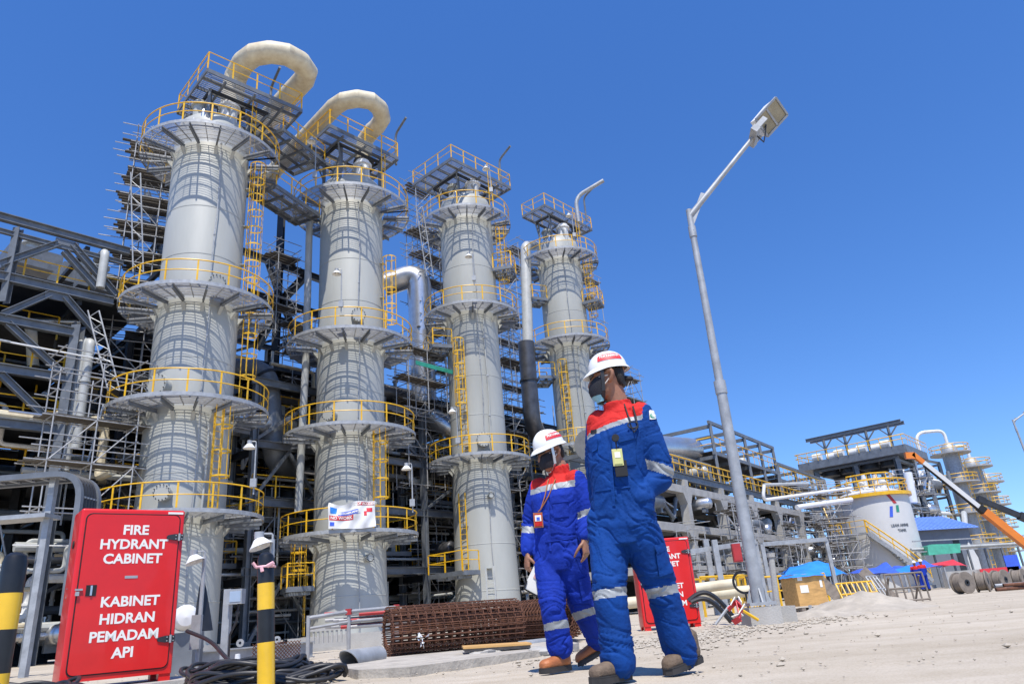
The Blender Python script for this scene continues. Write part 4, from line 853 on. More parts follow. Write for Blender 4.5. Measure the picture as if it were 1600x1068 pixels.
# process block and three columns at the far right
def block():
    Yk = 100; A, B = at(1440, 880, 94), at(1512, 880, Yk + 4); A.z = 0; B.z = 0; d = pline(A, B); n = V((-d.y, d.x, 0)); L = (B - A).length
    def P(u, v, z): return A + d * u + n * v + V((0, 0, z))
    zt = at(1462, 712, 97).z; module("crowded steel process block left of the far columns", P, 0, L, 0, 8, 0, [zt * .25, zt * .48, zt * .72, zt], 3, 12, True, "process_block", .4)
    r = random.Random(9)
    for k in range(44):
        q = P(r.uniform(-1, L), r.uniform(-.5, 2.), r.choice([.4, zt * .28, zt * .52, zt * .76]) + r.uniform(.6, 2)); t = r.random()
        if t < .45: vessel(q, r.uniform(.6, 1.), r.uniform(1.6, 3), d, r.choice(['pipe', 'alu', 'steel', 'white']), "drum inside the far process block", "drums inside the far process block", .4)
        else: pipe_thing([q, q + d * r.uniform(2, 5), q + d * 5 + V((0, 0, r.uniform(-3, 3)))], r.choice([.15, .25]), r.choice(['pipe', 'white', 'alu']), "bent pipe inside the far process block", "bent pipes inside the far process block", .5, 8, False)
    for k, (x0, y0, x1, w_, Yc, lab, top) in enumerate([(1490, 705, 1512, 25, 104, "left of three far silver-grey columns with ringed platforms", 706), (1522, 728, 1542, 24, 110, "middle of three far silver-grey columns with ringed platforms", 728), (1537, 750, 1552, 18, 116, "right of three far silver-grey columns with ringed platforms", 752)]):
        t = at((1484, 1519, 1541)[k], top, Yc); R = w_ / 2 * Yc * 1.15 / FPX * .85; cc = (t.x, Yc); o = thing("far_column", lab, "column", (t.x, Yc, 0), "three far columns")
        m = M(); m.lathe([(R, 0), (R, t.z), (R * .8, t.z + .9), (R * .3, t.z + 1.4), (.02, t.z + 1.5)], 32, (t.x, Yc, 0)); m.build("shell", K['galv'], o)
        for j in range(4):
            z = t.z * (.28 + .235 * j); g = M(); g.lathe([(R + .05, z - .12), (R + 1.5, z - .12), (R + 1.5, z + .05), (R + .05, z + .05)], 32, (t.x, Yc, 0), closed=True); p = g.build("platform", K['grating'], o)
            h = M(); rail(h, arc(t.x, Yc, z, R + 1.4, 0, 2 * PI, 24), sp=1.6, r=.06); h.build("handrail", K['yel'], p)
        l = M(); aa = -1.2 - .2 * k; dv = V((math.cos(aa), math.sin(aa), 0)); ladder(l, polar(cc, aa, R + .4, 1), polar(cc, aa, R + .4, t.z), dv, .7, .06, .6); l.build("ladder", K['yel'], o)
        q = V((t.x, Yc, t.z + 1.2)); pts = [q, q + V((0, 0, 2.2)), q + V((-3. if k == 0 else 2.5, 1, 2.6)), q + V((-5.5 if k == 0 else 4., 1, 2.2)), q + V((-5.5 if k == 0 else 4., 1, -2 if k == 0 else -9))]
        if k < 2: pipe_thing([q, q + V((0, 0, 2.)), q + V((-4.2 * (1 - k) - 2.6 * k, 0, 2.)), q + V((-4.2 * (1 - k) - 2.6 * k, 0, -1.5))], .22, 'white', "white overhead pipe looping off the left far column" if k == 0 else "white overhead pipe looping off the middle far column", None, 1.6)
block()
# blue-roofed shed
def shed():
    Ys = 74; A, B = at(1428, 862, Ys), at(1520, 850, Ys + 2); A.z = B.z = 0; d = pline(A, B); n = V((-d.y, d.x, 0)); L = (B - A).length; z0 = at(1430, 826, Ys).z; z1 = z0 + 1.3; W = 7.
    o = thing("blue_roof_shed", "long grey shed with a blue sheet roof right of the tank", "shed", A)
    def P(u, v, z): return A + d * u + n * v + V((0, 0, z))
    m = M(); m.prism([P(0, 0, 0), P(L, 0, 0), P(L, W, 0), P(0, W, 0)], (0, 0, z0)); m.prism([P(L - .02, 0, z0 + .002), P(L - .02, W, z0 + .002), P(L - .02, W / 2, z1)], -d * (L - .04)); m.build("wall", K['wall'], o)
    m = M()
    for v0, za, v1, zb in ((-.7, z0 - .2, W / 2, z1 + .08), (W / 2, z1 + .08, W + .7, z0 - .2)):
        m.add([P(-.6, v0, za), P(L + .6, v0, za), P(L + .6, v1, zb), P(-.6, v1, zb)] + [P(-.6, v0, za + .1), P(L + .6, v0, za + .1), P(L + .6, v1, zb + .1), P(-.6, v1, zb + .1)], [(0, 3, 2, 1), (4, 5, 6, 7), (0, 1, 5, 4), (1, 2, 6, 5), (2, 3, 7, 6), (3, 0, 4, 7)])
    rf = m.build("roof", K['roofb'], o)
    m = M(); u = -.5
    while u < L + .5: m.beam(P(u, -.68, z0 - .06), P(u, W / 2, z1 + .2), .06, .06); u += .5
    m.build("roof_rib", K['roofb'], rf)
    m = M(); m.prism([P(L * .68, -.05, .1), P(L * .78, -.05, .1), P(L * .78, -.05, z0 * .8), P(L * .68, -.05, z0 * .8)], n * .045); m.build("door", K['dsteel'], o)
    m = M(); m.prism([P(L * .84, -.05, 0), P(L * 1.02, -.05, 0), P(L * 1.02, -.05, z0 * .45), P(L * .93, -.05, z0 * .75), P(L * .84, -.05, z0 * .45)], n * .045); m.build("panel", K['tank'], o)
    a = at(1474, 857, 66); m = M(); m.add([a + V(q) for q in ((-2.3, 0, -.6), (2.3, 0, -.6), (2.9, .5, .5), (-1.2, 1., .7), (-2., .3, .5))] + [a + V(q) + V((0, 2., .1)) for q in ((-2.3, 0, -.6), (2.3, 0, -.6), (2.9, .5, .3), (-1.2, 1., .5), (-2., .3, .4))], [(0, 1, 2, 3, 4), (9, 8, 7, 6, 5), (0, 5, 6, 1), (1, 6, 7, 2), (2, 7, 8, 3), (3, 8, 9, 4), (4, 9, 5, 0)])
    m.v = [(a.x + (x - a.x) * .6, a.y + (y - a.y) * .6, a.z + (z - a.z) * .7) for x, y, z in m.v]; solo(m, "tarpaulin_cover", K['green'], "green tarpaulin cover over a load before the grey shed", "cover", a - V((0, 0, .6)))
shed()
# crane booms
def crane():
    Yc = 58; a, b = at(1612, 858, Yc), at(1432, 714, Yc); k = .56; c = a.lerp(b, .40)
    o = thing("mobile_crane", "orange crane boom with white telescopic sections reaching up to the left", "crane", a)
    d = (b - a).normalized(); up = V((0, -1, 0))
    m = M(); m.beam(a - d * 3, c, .5, .56); m.build("boom_base", K['orange'], o)
    m = M(); m.beam(c + d * .003, c + d * .5, .44, .5); m.build("boom_collar", K['blk'], o)
    m = M(); m.beam(c + d * .51, b - d * .61, .3, .34); m.build("boom_section", K['tank'], o)
    m = M(); m.beam(c + d * .51 - V((0, 0, .30)), b - d * .61 - V((0, 0, .23)), .28, .1); m.build("boom_section", K['blk'], o)
    m = M(); m.beam(b - d * .6, b + d * .4, .3, .36); m.beam(b + d * .2, b + d * .4 + V((-.6, 0, -.1)), .3, .5); m.build("boom_head", K['orange'], o)
    m = M(); m.cyl(b - V((.3, 0, .3)), b - V((.3, 0, 2.2)), .03, 6); m.box(b - V((.3, 0, 2.4)), (.25, .2, .4)); m.build("hook", K['dsteel'], o)
    m = M(); q = a - d * 3; m.box((q.x + 2.2, q.y, 1.9), (5, 2.6, 2.2)); m.build("cab", K['orange'], o)
    m = M(); m.box((q.x + 2, q.y, .85), (9, 2.5, .5)); m.build("chassis", K['dsteel'], o)
    for i in range(4):
        for s_ in (-1.1, 1.1): m = M(); m.cyl((q.x - 1.3 + i * 2.1, q.y + s_ - .2, .62), (q.x - 1.3 + i * 2.1, q.y + s_ + .2, .62), .62, 20); m.build("wheel", K['black'], o)
    Yc = 66; a, b = at(1625, 818, Yc), at(1538, 783, Yc); d = (b - a).normalized(); o = thing("crane_boom", "second dark crane boom lying lower at the right edge", "crane", a)
    m = M(); m.beam(a - d * 5, b - d * 3, .62, .62); m.build("boom_base", K['dsteel'], o); m = M(); m.beam(b - d * 2.99, b, .42, .45); m.build("boom_section", K['dsteel'], o); m = M(); m.beam(b, b + d * .6, .55, .55); m.build("boom_head", K['dsteel'], o); m = M(); m.beam(b - d * 4, b - d * 3.8, .7, .7); m.build("collar", K['galv'], o)
    m = M(); q = a - d * 5; m.box((q.x, q.y, q.z / 2), (2.2, 2.2, q.z)); m.build("mast", K['dsteel'], o)
crane()
# elevated pipe sleeper and low wall at the right
a, b = at(1430, 862, 66), at(1640, 850, 70); o = thing("pipe_rack", "low steel pipe rack running along the far edge at the right", "rack", V((a.x, a.y, 0)))
for t in np.linspace(0, 1, 9): p = a.lerp(b, t); m = M(); m.beam(V((p.x, p.y, 0)), p, .14, .14); m.build("post", K['steel'], o)
for dz in (0, .9): m = M(); m.beam(a + V((0, 0, dz)), b + V((0, 0, dz)), .1, .1); m.build("beam", K['galv'], o)
for j in range(4): pipe_thing([a + V((0, .6 + j * .5, .25)), b + V((0, .6 + j * .5, .25))], .14, 'pipe', "grey pipe on the low rack at the right", "grey pipes on the low rack at the right", .3, 8)
a, b = at(1478, 905, 54), at(1625, 894, 58); a.z = b.z = 0; m = M(); m.beam(a + V((0, 0, .55)), b + V((0, 0, .55)), .3, 1.1); solo(m, "low_wall", K['conc'], "low concrete wall behind the cable drums at the right", "wall", a)
for (px, py, w_, h_, mm, lab) in [(1582, 880, .5, 1.2, 'navy', "blue sign board standing on the low wall at the right"), (1562, 890, 1.4, .35, 'redt', "orange-red barrier boards lying on the low wall at the right")]:
    p = at(px, py, 55); m = M(); m.box(p, (w_ * 2, .06, h_)); m.beam(V((p.x, p.y + .1, 0)), p + V((0, .1, 0)), .08, .08); solo(m, "board", K[mm], lab, "board", V((p.x, p.y, 0)))
# ------------------------------------------------------------------ tents and yard things
def tent(pk, l, r_, bl, Y, dep, mm, label):
    P = [at(*pk, Y + dep * .3), at(*l, Y - dep * .2), at(*r_, Y - dep * .2)]; o = thing("tarpaulin_tent", label, "tent", V((P[0].x, Y, 0)), "tarpaulin tents")
    e0, e1 = P[1], P[2]; b0, b1 = e0 + V((.4, dep, .1)), e1 + V((.4, dep, .1)); n = 8; vs = []
    for j in range(n + 1):
        for i in range(n + 1):
            u, v = i / n, j / n; p = e0.lerp(e1, u).lerp(b0.lerp(b1, u), v); pk = (P[0].x - e0.x) / (e1.x - e0.x); w = (1 - abs(2 * v - .9) / 1.1) * (1 - .55 * min(1, abs(u - pk) / max(pk, 1 - pk)) ** 1.4) * min(1, 6 * u + .25, 6 * (1 - u) + .25)
            p.z += (P[0].z - p.z) * max(0, w) + .22 * noise.noise(p * 1.1) - (.4 * (1 - w) * math.sin(PI * u) * math.sin(PI * min(1, v + .1))); vs.append(p)
    m = M(); m.add(vs, [(j * (n + 1) + i, j * (n + 1) + i + 1, (j + 1) * (n + 1) + i + 1, (j + 1) * (n + 1) + i) for j in range(n) for i in range(n)]); m.build("canopy", K[mm], o, 80)
    for q in (e0, e1, b0, b1): m = M(); m.cyl(V((q.x, q.y, 0)), q, .05, 6); m.build("pole", K['galv'], o)
    return o
tent((1268, 873), (1238, 897), (1330, 899), 0, 42, 4, 'blue', "light blue tarpaulin tent behind the plywood crate")
tent((1387, 877), (1350, 897), (1412, 893), 0, 46, 4, 'navy', "mid blue peaked tarpaulin tent between the light blue one and the long one")
tent((1440, 874), (1414, 890), (1475, 886), 0, 52, 5, 'navy', "long royal blue tarpaulin roof above the distant worker")
tent((1480, 872), (1468, 884), (1512, 882), 0, 56, 4, 'redt', "red tarpaulin roof right of the long blue one")
tent((1418, 880), (1405, 893), (1440, 891), 0, 48, 3, 'blue', "light blue tarpaulin flap joining the peaked tent and the long one")
# crate
def crate():
    p = at(1262, 950, 17.6); p.z = 0; q = at(1250, 897, 17.6); h = q.z; R_ = Matrix.Rotation(.22, 3, 'Z'); o = thing("plywood_crate", "tall plywood crate with paper labels and blue sheet on top", "crate", p)
    w_ = .72; m = M(); m.box(p + V((0, 0, h / 2 + .05)), (w_, .6, h - .1), R_); m.build("crate_wall", K['ply'], o)
    for s_ in (-.28, 0, .28): m = M(); m.box(p + R_ @ V((s_, 0, .03)), (.1, .6, .06), R_); m.build("skid", K['wood'], o)
    for x, z, a, b in ((-.17, .5, .2, .16), (-.24, .74, .12, .08), (.27, .6, .06, .16)): m = M(); m.box(p + R_ @ V((x, -.304, z * h / .85)), (a, .006, b), R_); m.build("paper_label", K['letter'], o)
    m = M(); m.box(p + R_ @ V((-.12, -.303, .06)), (.08, .004, .1), R_); m.build("clip", K['galv'], o)
    s_ = M(); n = 8; vs = []
    for j in range(n + 1):
        for i in range(n + 1): x, y = lerp(-.42, .42, i / n), lerp(-.36, .36, j / n); vs.append(p + R_ @ V((x, y, h + .012 + .05 * abs(noise.noise(V((x * 5, y * 5, 3)))) - (.08 if i in (0, n) or j in (0, n) else 0))))
    s_.add(vs, [(j * (n + 1) + i, j * (n + 1) + i + 1, (j + 1) * (n + 1) + i + 1, (j + 1) * (n + 1) + i) for j in range(n) for i in range(n)])
    solo(s_, "tarpaulin_sheet", K['blue'], "light blue sheet spread over the plywood crate", "sheet", p + V((0, 0, h)), None, 80)
crate()
# yellow barricades, galvanised panels
def barricade(px, py, Y, w_, h, mm, rz, label, tilt=.2, bars=8, nm="barricade"):
    p = at(px, py, Y); p.z = 0; o = thing(nm, label, "barrier", p, "barriers about the yard"); R_ = Matrix.Rotation(rz, 3, 'Z') @ Matrix.Rotation(-tilt, 3, 'X'); m = M()
    for z in (.04, h * .5, h): m = M(); m.cyl(p + R_ @ V((-w_ / 2, 0, z)), p + R_ @ V((w_ / 2, 0, z)), .022, 8); m.build("rail_bar", K[mm], o)
    m = M()
    for i in range(bars + 1): x = -w_ / 2 + w_ * i / bars; m.cyl(p + R_ @ V((x, 0, 0)), p + R_ @ V((x, 0, h)), .02, 6)
    m.build("upright", K[mm], o); 
    for x in (-w_ * .4, w_ * .4): m = M(); m.cyl(p + R_ @ V((x, 0, h * .9)), p + V((0, h * .8, 0)) + R_ @ V((x, 0, .0)), .025, 6); m.build("stay", K[mm], o)
    m = M(); return o
barricade(1348, 930, 19, .95, .6, 'yel', .1, "yellow barred barricade lying tilted on the spoil heap", .5, 7)
barricade(1424, 940, 17.5, .85, .62, 'wood', -.05, "weathered barricade standing right of the spoil heap", .12, 5)
barricade(1388, 935, 20, .4, .75, 'galv', .5, "grey scaffold panel leaning beside the weathered barricade", .5, 3)
for (x, y, Y, l, lab) in [(1298, 925, 21, .8, "weathered board leaning left of the yellow barricade"), (1372, 915, 21, .85, "weathered board leaning right of the yellow barricade")]:
    p = at(x, y, Y); p.z = .0; m = M(); m.beam(p + V((.35, 0, 0.02)), p + V((-.25, .2, l)), .3, .04, up=(0, -1, 0)); m.beam(p + V((.35, .06, 0.02)), p + V((-.25, .26, l)), .04, .06, up=(0, -1, 0)); solo(m, "board", K['wood'], lab, "board", p)
# spoil heap
def heap(px, py, Y, rx, ry, h, label, seed):
    p = at(px, py, Y); p.z = -.03; m = M(); n, k = 48, 16; vs = [p + V((0, 0, h))]
    for j in range(1, k + 1):
        for i in range(n):
            g = 2 * PI * i / n; t = j / k; q = V((math.cos(g) * rx * t, math.sin(g) * ry * t, 0)); z = h * (1 - t) ** 1.15 * (1 + .3 * noise.noise(q * 1.6 + V((seed, 0, 0)))) + .06 * noise.noise(q * 5 + V((seed, 3, 0))) * (1 - t * .6); vs.append(p + q * (1 + .2 * noise.noise(q + V((0, seed, 0)))) + V((0, 0, max(0, z))))
    fs = [(0, 1 + i, 1 + (i + 1) % n) for i in range(n)] + [(1 + (j - 1) * n + i, 1 + j * n + i, 1 + j * n + (i + 1) % n, 1 + (j - 1) * n + (i + 1) % n) for j in range(1, k) for i in range(n)]
    m.add(vs, fs); solo(m, "spoil_heap", K['sand'], label, "heap", p, None, 70)
heap(1345, 952, 14.2, 1.25, 1.6, .34, "pale spoil heap beside the plywood crate", 3); heap(1275, 962, 12.5, .9, .8, .12, "low spread of pale rubble in front of the plywood crate", 8)
# cable drums
def drum():
    o = thing("cable_drum", "x", "drum"); R, W, r = .31, .3, .14
    for s_ in (-1, 1):
        m = M(); m.lathe([(.05, -.02), (R, -.02), (R, .02), (.05, .02)], 28, (0, s_ * W / 2, R), closed=True, ax=Matrix.Rotation(PI / 2, 3, 'X')); fl = m.build("flange", K['wood'], o)
        m = M(); m.lathe([(.045, -.03), (.09, -.03), (.09, .03), (.045, .03)], 16, (0, s_ * W / 2, R), closed=True, ax=Matrix.Rotation(PI / 2, 3, 'X')); m.build("hub_plate", K['dsteel'], fl)
    m = M(); m.tube([V((0, -W / 2 + .03, R)), V((0, W / 2 - .03, R))], r, 20); m.build("barrel", K['wood'], o)
    m = M(); m.lathe([(r + .005, -W / 2 + .04), (R * .85, -W / 2 + .04), (R * .85, W / 2 - .04), (r + .005, W / 2 - .04)], 28, (0, 0, R), closed=True, ax=Matrix.Rotation(PI / 2, 3, 'X')); m.build("cable", K['wood'], o)
    return o
dr = drum()
for i, (x, y, Y, rz, lab) in enumerate([(1508, 925, 23, .3, "wooden cable drum, leftmost of the row before the low wall"), (1538, 922, 23.6, .9, "wooden cable drum, second from the left before the low wall"), (1567, 917, 25, .5, "wooden cable drum under the leaning board before the low wall"), (1595, 913, 26, .7, "wooden cable drum, rightmost before the low wall"), (1555, 914, 27, 1.2, "wooden cable drum half hidden behind the front row before the low wall")]):
    o = dr if i == 0 else dup(dr); p = at(x, y, Y); o.location = (p.x, p.y, 0); o.rotation_euler = (0, 0, rz); o["label"] = lab; o["group"] = "cable drums before the low wall"
r = random.Random(12)
for i in range(9):
    p = at(1560 + (i % 5) * 14, 915, 22 + (i % 3) * .5); d = V((.95, r.uniform(-.3, .3), 0)).normalized(); p.z = .06 + .1 * (i // 5); m = M(); m.tube([p - d * .1, p + d * 1.6], .05, 12, caps=False); m.tube([p + d * 1.59, p - d * .09], .043, 12, caps=False)
    solo(m, "loose_pipe", K['galv' if i % 3 else 'rust'], "loose pipe length on the pile at the right edge", "pipe", p, "loose pipes piled at the right edge")
# yellow railings, yellow-cream pipes and small pieces between cabinet and crate
for i, (x0, x1, y, Y, mm) in enumerate([(1080, 1160, 893, 21, "yellow railing behind the second red cabinet"), (1185, 1285, 893, 24, "yellow railing between the lamp post and the plywood crate"), (1095, 1180, 912, 19.5, "yellow railing in front of the cream pipes")]):
    a, b = at(x0, y, Y), at(x1, y - (x1 - x0) * .08, Y + 1.5); a.z = b.z = .0; m = M(); rail(m, [a, b], h=.95, sp=.75, r=.03); rail(m, [b, b + V((.3, 1.6, 0))], h=.95, sp=.8, r=.03); solo(m, "railing", K['yel'], mm, "railing", a)
for (x0, y0, x1, y1, Y, r_, lab) in [(1085, 919, 1148, 911, 16, .105, "upper cream pipe end beside the lamp post foot"), (1085, 931, 1175, 922, 16.8, .12, "lower cream pipe behind the lamp post foot")]:
    a, b = at(x0, y0, Y), at(x1, y1, Y); pipe_thing([a - (b - a) * 1.2, b], r_, 'cream', lab, None, .3, 16)
    m = M(); m.box(V((a.x, a.y, (a.z - r_) / 2)), (.15, .3, max(.05, a.z - r_))); solo(m, "pipe_support", K['conc'], "concrete block under the " + lab.split(' ')[0] + " cream pipe", "support", V((a.x, a.y, 0)))
a, b = at(1140, 905, 22), at(1250, 893, 24)
for i, (px, py, Y, lab) in enumerate([(1126, 905, 20, "galvanised post carrying a red box left of the lamp post"), (1110, 890, 21, "galvanised gantry post left of the red box")]):
    p = at(px, py, Y); m = M(); z = at(px, 842, Y).z; m.beam(V((p.x, p.y, 0)), V((p.x, p.y, z)), .14, .14); solo(m, "steel_post", K['galv'], lab, "post", V((p.x, p.y, 0)))
a, b = at(1075, 862, 20), at(1180, 846, 20.5); m = M(); m.beam(a, b, .14, .12); m.beam(a, V((a.x, a.y, 0)), .1, .1); m.beam(b, V((b.x, b.y, 0)), .1, .1); solo(m, "pipe_bridge", K['galv'], "galvanised goalpost beam left of the lamp post", "bridge", V((a.x, a.y, 0)))
a, b = at(1190, 850, 26), at(1290, 842, 27); m = M(); m.beam(a, b, .16, .14); m.beam(a, V((a.x, a.y, 0)), .12, .12); m.beam(b, V((b.x, b.y, 0)), .12, .12); solo(m, "pipe_bridge", K['galv'], "galvanised goalpost beam right of the lamp post", "bridge", V((a.x, a.y, 0)))
p = at(1151, 863, 19.8); o = thing("red_box", "small dark red box hung on a post left of the lamp post", "box", p); m = M(); m.box(p, (.22, .14, .46)); m.build("casing", K['redd'], o); m = M(); m.box(p - V((0, .075, 0)), (.18, .01, .4)); m.build("door", K['redd'], o)
p = at(1213, 950, 11.3); m = M(); a = at(1205, 870, 11.3); m.cyl(V((p.x, p.y, -.02)), a, .045, 10); m.cyl(a, a + V((0, 0, .06)), .06, 10); solo(m, "leaning_pole", K['conc'], "thin dusty pole leaning just right of the lamp post", "pole", V((p.x, p.y, 0)))
# black hoses by the second cabinet
for i, (x0, x1, h, Y, lab) in enumerate([(1092, 1150, 42, 11.6, "upper black corrugated hose arching right of the second red cabinet"), (1096, 1142, 30, 11.2, "lower black corrugated hose arching right of the second red cabinet")]):
    a, b = at(x0, 975, Y), at(x1, 968, Y); z0 = at(x0, 945 - h * .2, Y).z; pts = []
    for k in range(15): t = k / 14; pts.append(V((lerp(a.x - .1, b.x, t), lerp(a.y, b.y, t), max(.02, lerp(z0, .05, t) + math.sin(t * PI) * (.24 if i == 0 else .16)))))
    m = M(); m.tube(pts, .035, 8); solo(m, "hose", K['black'], lab, "hose", a)
p = at(1162, 909, 12.); m = M(); m.tube(arc(0, 0, 0, .16, 0, 2 * PI, 24)[:-1], .02, 8, closed=True); m.v = [(p.x + x, p.y + y * .2, p.z + y) for x, y, z in m.v]; m.cyl(p - V((0, .0, .16)), V((p.x, p.y, 0)), .015, 6); solo(m, "hose_loop", K['black'], "black hose loop hung left of the lamp post foot", "hose", V((p.x, p.y, 0)))
for i, (xa, ya, xb, yb, lab) in enumerate([(1118, 975, 1140, 945, "grey prop stick leaning left of the warning tape"), (1155, 950, 1185, 968, "yellow stick lying against the lamp post footing")]):
    a, b = at(xa, ya, 10.2), at(xb, yb, 10.2); m = M(); m.cyl(a, b, .02, 6); solo(m, "stick", K['galv' if i == 0 else 'yel'], lab, "stick", a)
m = M(); q = [at(1138, 952, 10), at(1150, 940, 10), at(1160, 950, 9.9), at(1156, 966, 9.9), at(1146, 972, 10)]
for i in range(4): m.beam(q[i], q[i + 1], .012, .07, up=(0, -.6, .8))
m.beam(q[1], q[3], .012, .06); solo(m, "warning_tape", K['redt'], "crumpled red and white warning tape left of the lamp post footing", "tape", q[4])
m = M(); q = [p + V((.015, -.02, .02)) for p in q]
for i in range(4): m.beam(q[i] + V((.02, 0, .03)), q[i + 1] + V((-.02, 0, .04)), .012, .05, up=(0, -.8, .6))
solo(m, "warning_tape", K['letter'], "white strip tangled in the red warning tape by the lamp post", "tape", q[4])
# ------------------------------------------------------------------ lamp posts
def lamp_post(label, base, H, lean, arm_to, head_to):
    o = thing("lamp_post", label, "lamp", base, "tall lamp posts"); b = V(base); t = b + V((lean[0], lean[1], H))
    m = M(); m.tube([b, b.lerp(t, .5), b.lerp(t, .5001), t], [.092, .076, .064, .048], 20); m.build("pole", K['galv'], o)
    for f, r_, h in ((.5, .088, .1), (.925, .062, .05), (.94, .062, .05)): m = M(); q = b.lerp(t, f); m.cyl(q - V((0, 0, h)), q + V((0, 0, h)), r_, 20); m.build("collar", K['galv'], o)
    m = M(); m.box(b + V((0, 0, .02)), (.36, .36, .04))
    for s_ in ((1, 0), (-1, 0), (0, 1), (0, -1)): m.prism([b + V((s_[0] * .1 - s_[1] * .01, s_[1] * .1 + s_[0] * .01, .04)), b + V((s_[0] * .17 - s_[1] * .01, s_[1] * .17 + s_[0] * .01, .04)), b + V((s_[0] * .1 - s_[1] * .01, s_[1] * .1 + s_[0] * .01, .22))], (s_[1] * .02, -s_[0] * .02, 0))
    m.build("base_plate", K['galv'], o)
    a = V(arm_to); h = V(head_to); ax = (h - a).normalized()
    m = M(); m.tube([t - V((0, 0, .12)), a], [.05, .036], 12); m.beam(t - V((0, 0, .28)), t.lerp(a, .22), .03, .08); m.build("arm", K['galv'], o)
    side = ax.cross(V((0, 0, 1))).normalized(); up = side.cross(ax)
    m = M(); m.beam(a - side * .24, a + side * .24, .12, .1, up=ax); m.beam(a - side * .22, a - side * .22 + ax * .26, .03, .09, up=up); m.beam(a + side * .22, a + side * .22 + ax * .26, .03, .09, up=up); m.build("yoke", K['galv'], o)
    m = M(); m.tube([a - up * .06 + side * .05, a - up * .2, a - up * .12 + ax * .15, a + ax * .3 - up * .02], .013, 6); m.build("lead", K['black'], o)
    hb = M(); c = a + ax * .47; fn = V((-.12, -.62, -.78)); fn = (fn - ax * fn.dot(ax)).normalized(); n = -fn; side = ax.cross(n).normalized()      # lamp head: tilted housing with a glass face to the ground
    q = ((-.27, -.19, 0), (.27, -.19, 0), (.27, .19, 0), (-.27, .19, 0)); tp = ((-.27, -.15, .16), (.15, -.15, .2), (.15, .15, .2), (-.27, .15, .16))
    P = [c + ax * x + side * y + n * z for x, y, z in q] + [c + ax * x + side * y + n * z for x, y, z in tp]
    hb.add(P, [(3, 2, 1, 0), (4, 5, 6, 7), (0, 1, 5, 4), (1, 2, 6, 5), (2, 3, 7, 6), (3, 0, 4, 7)]); hd = hb.build("lamp_head", K['white'], o, 0)
    fr = M()
    for (x0, y0), (x1, y1) in (((-.27, -.19), (.27, -.19)), ((.27, -.19), (.27, .19)), ((.27, .19), (-.27, .19)), ((-.27, .19), (-.27, -.19)), ((.0, -.19), (.0, .19))): fr.beam(c + ax * x0 + side * y0 - n * .012, c + ax * x1 + side * y1 - n * .012, .035, .03, up=n)
    fr.build("bezel", K['galv'], hd)
    g = M(); g.prism([c + ax * x + side * y - n * .004 for x, y in ((-.25, -.17), (.25, -.17), (.25, .17), (-.25, .17))], -n * .006); g.build("glass", glass, hd, 0)
    return o
glass = mat("lamp_glass", (.36, .31, .20), .12, 0, .2, 3, c2=(.22, .19, .12))
lb = at(1187, 945, 10.5); lt = at(1076, 328, 10.5)
lamp_post("tall galvanised lamp post right of the workers with one flood head", (lb.x, lb.y, lb.z), lt.z - lb.z, (lt.x - lb.x, 0), at(1178, 213, 10.3), at(1226, 160, 10.2))
m = M(); c = at(1190, 960, 10.5); m.box((c.x, 10.55, (lb.z - .02) / 2 - .02), (.42, .5, lb.z + .02)); m.box((c.x + .38, 10.7, .06), (.22, .3, .3)); solo(m, "concrete_footing", K['conc'], "concrete footing under the tall lamp post", "footing", (c.x, 10.55, 0))
q = at(1608, 720, 40); q2 = at(1582, 655, 40)
lamp_post("distant lamp post at the right edge", (q.x + .3, 40, 0), q2.z, (q2.x - q.x - .3, 0), at(1604, 643, 40), at(1630, 625, 40))
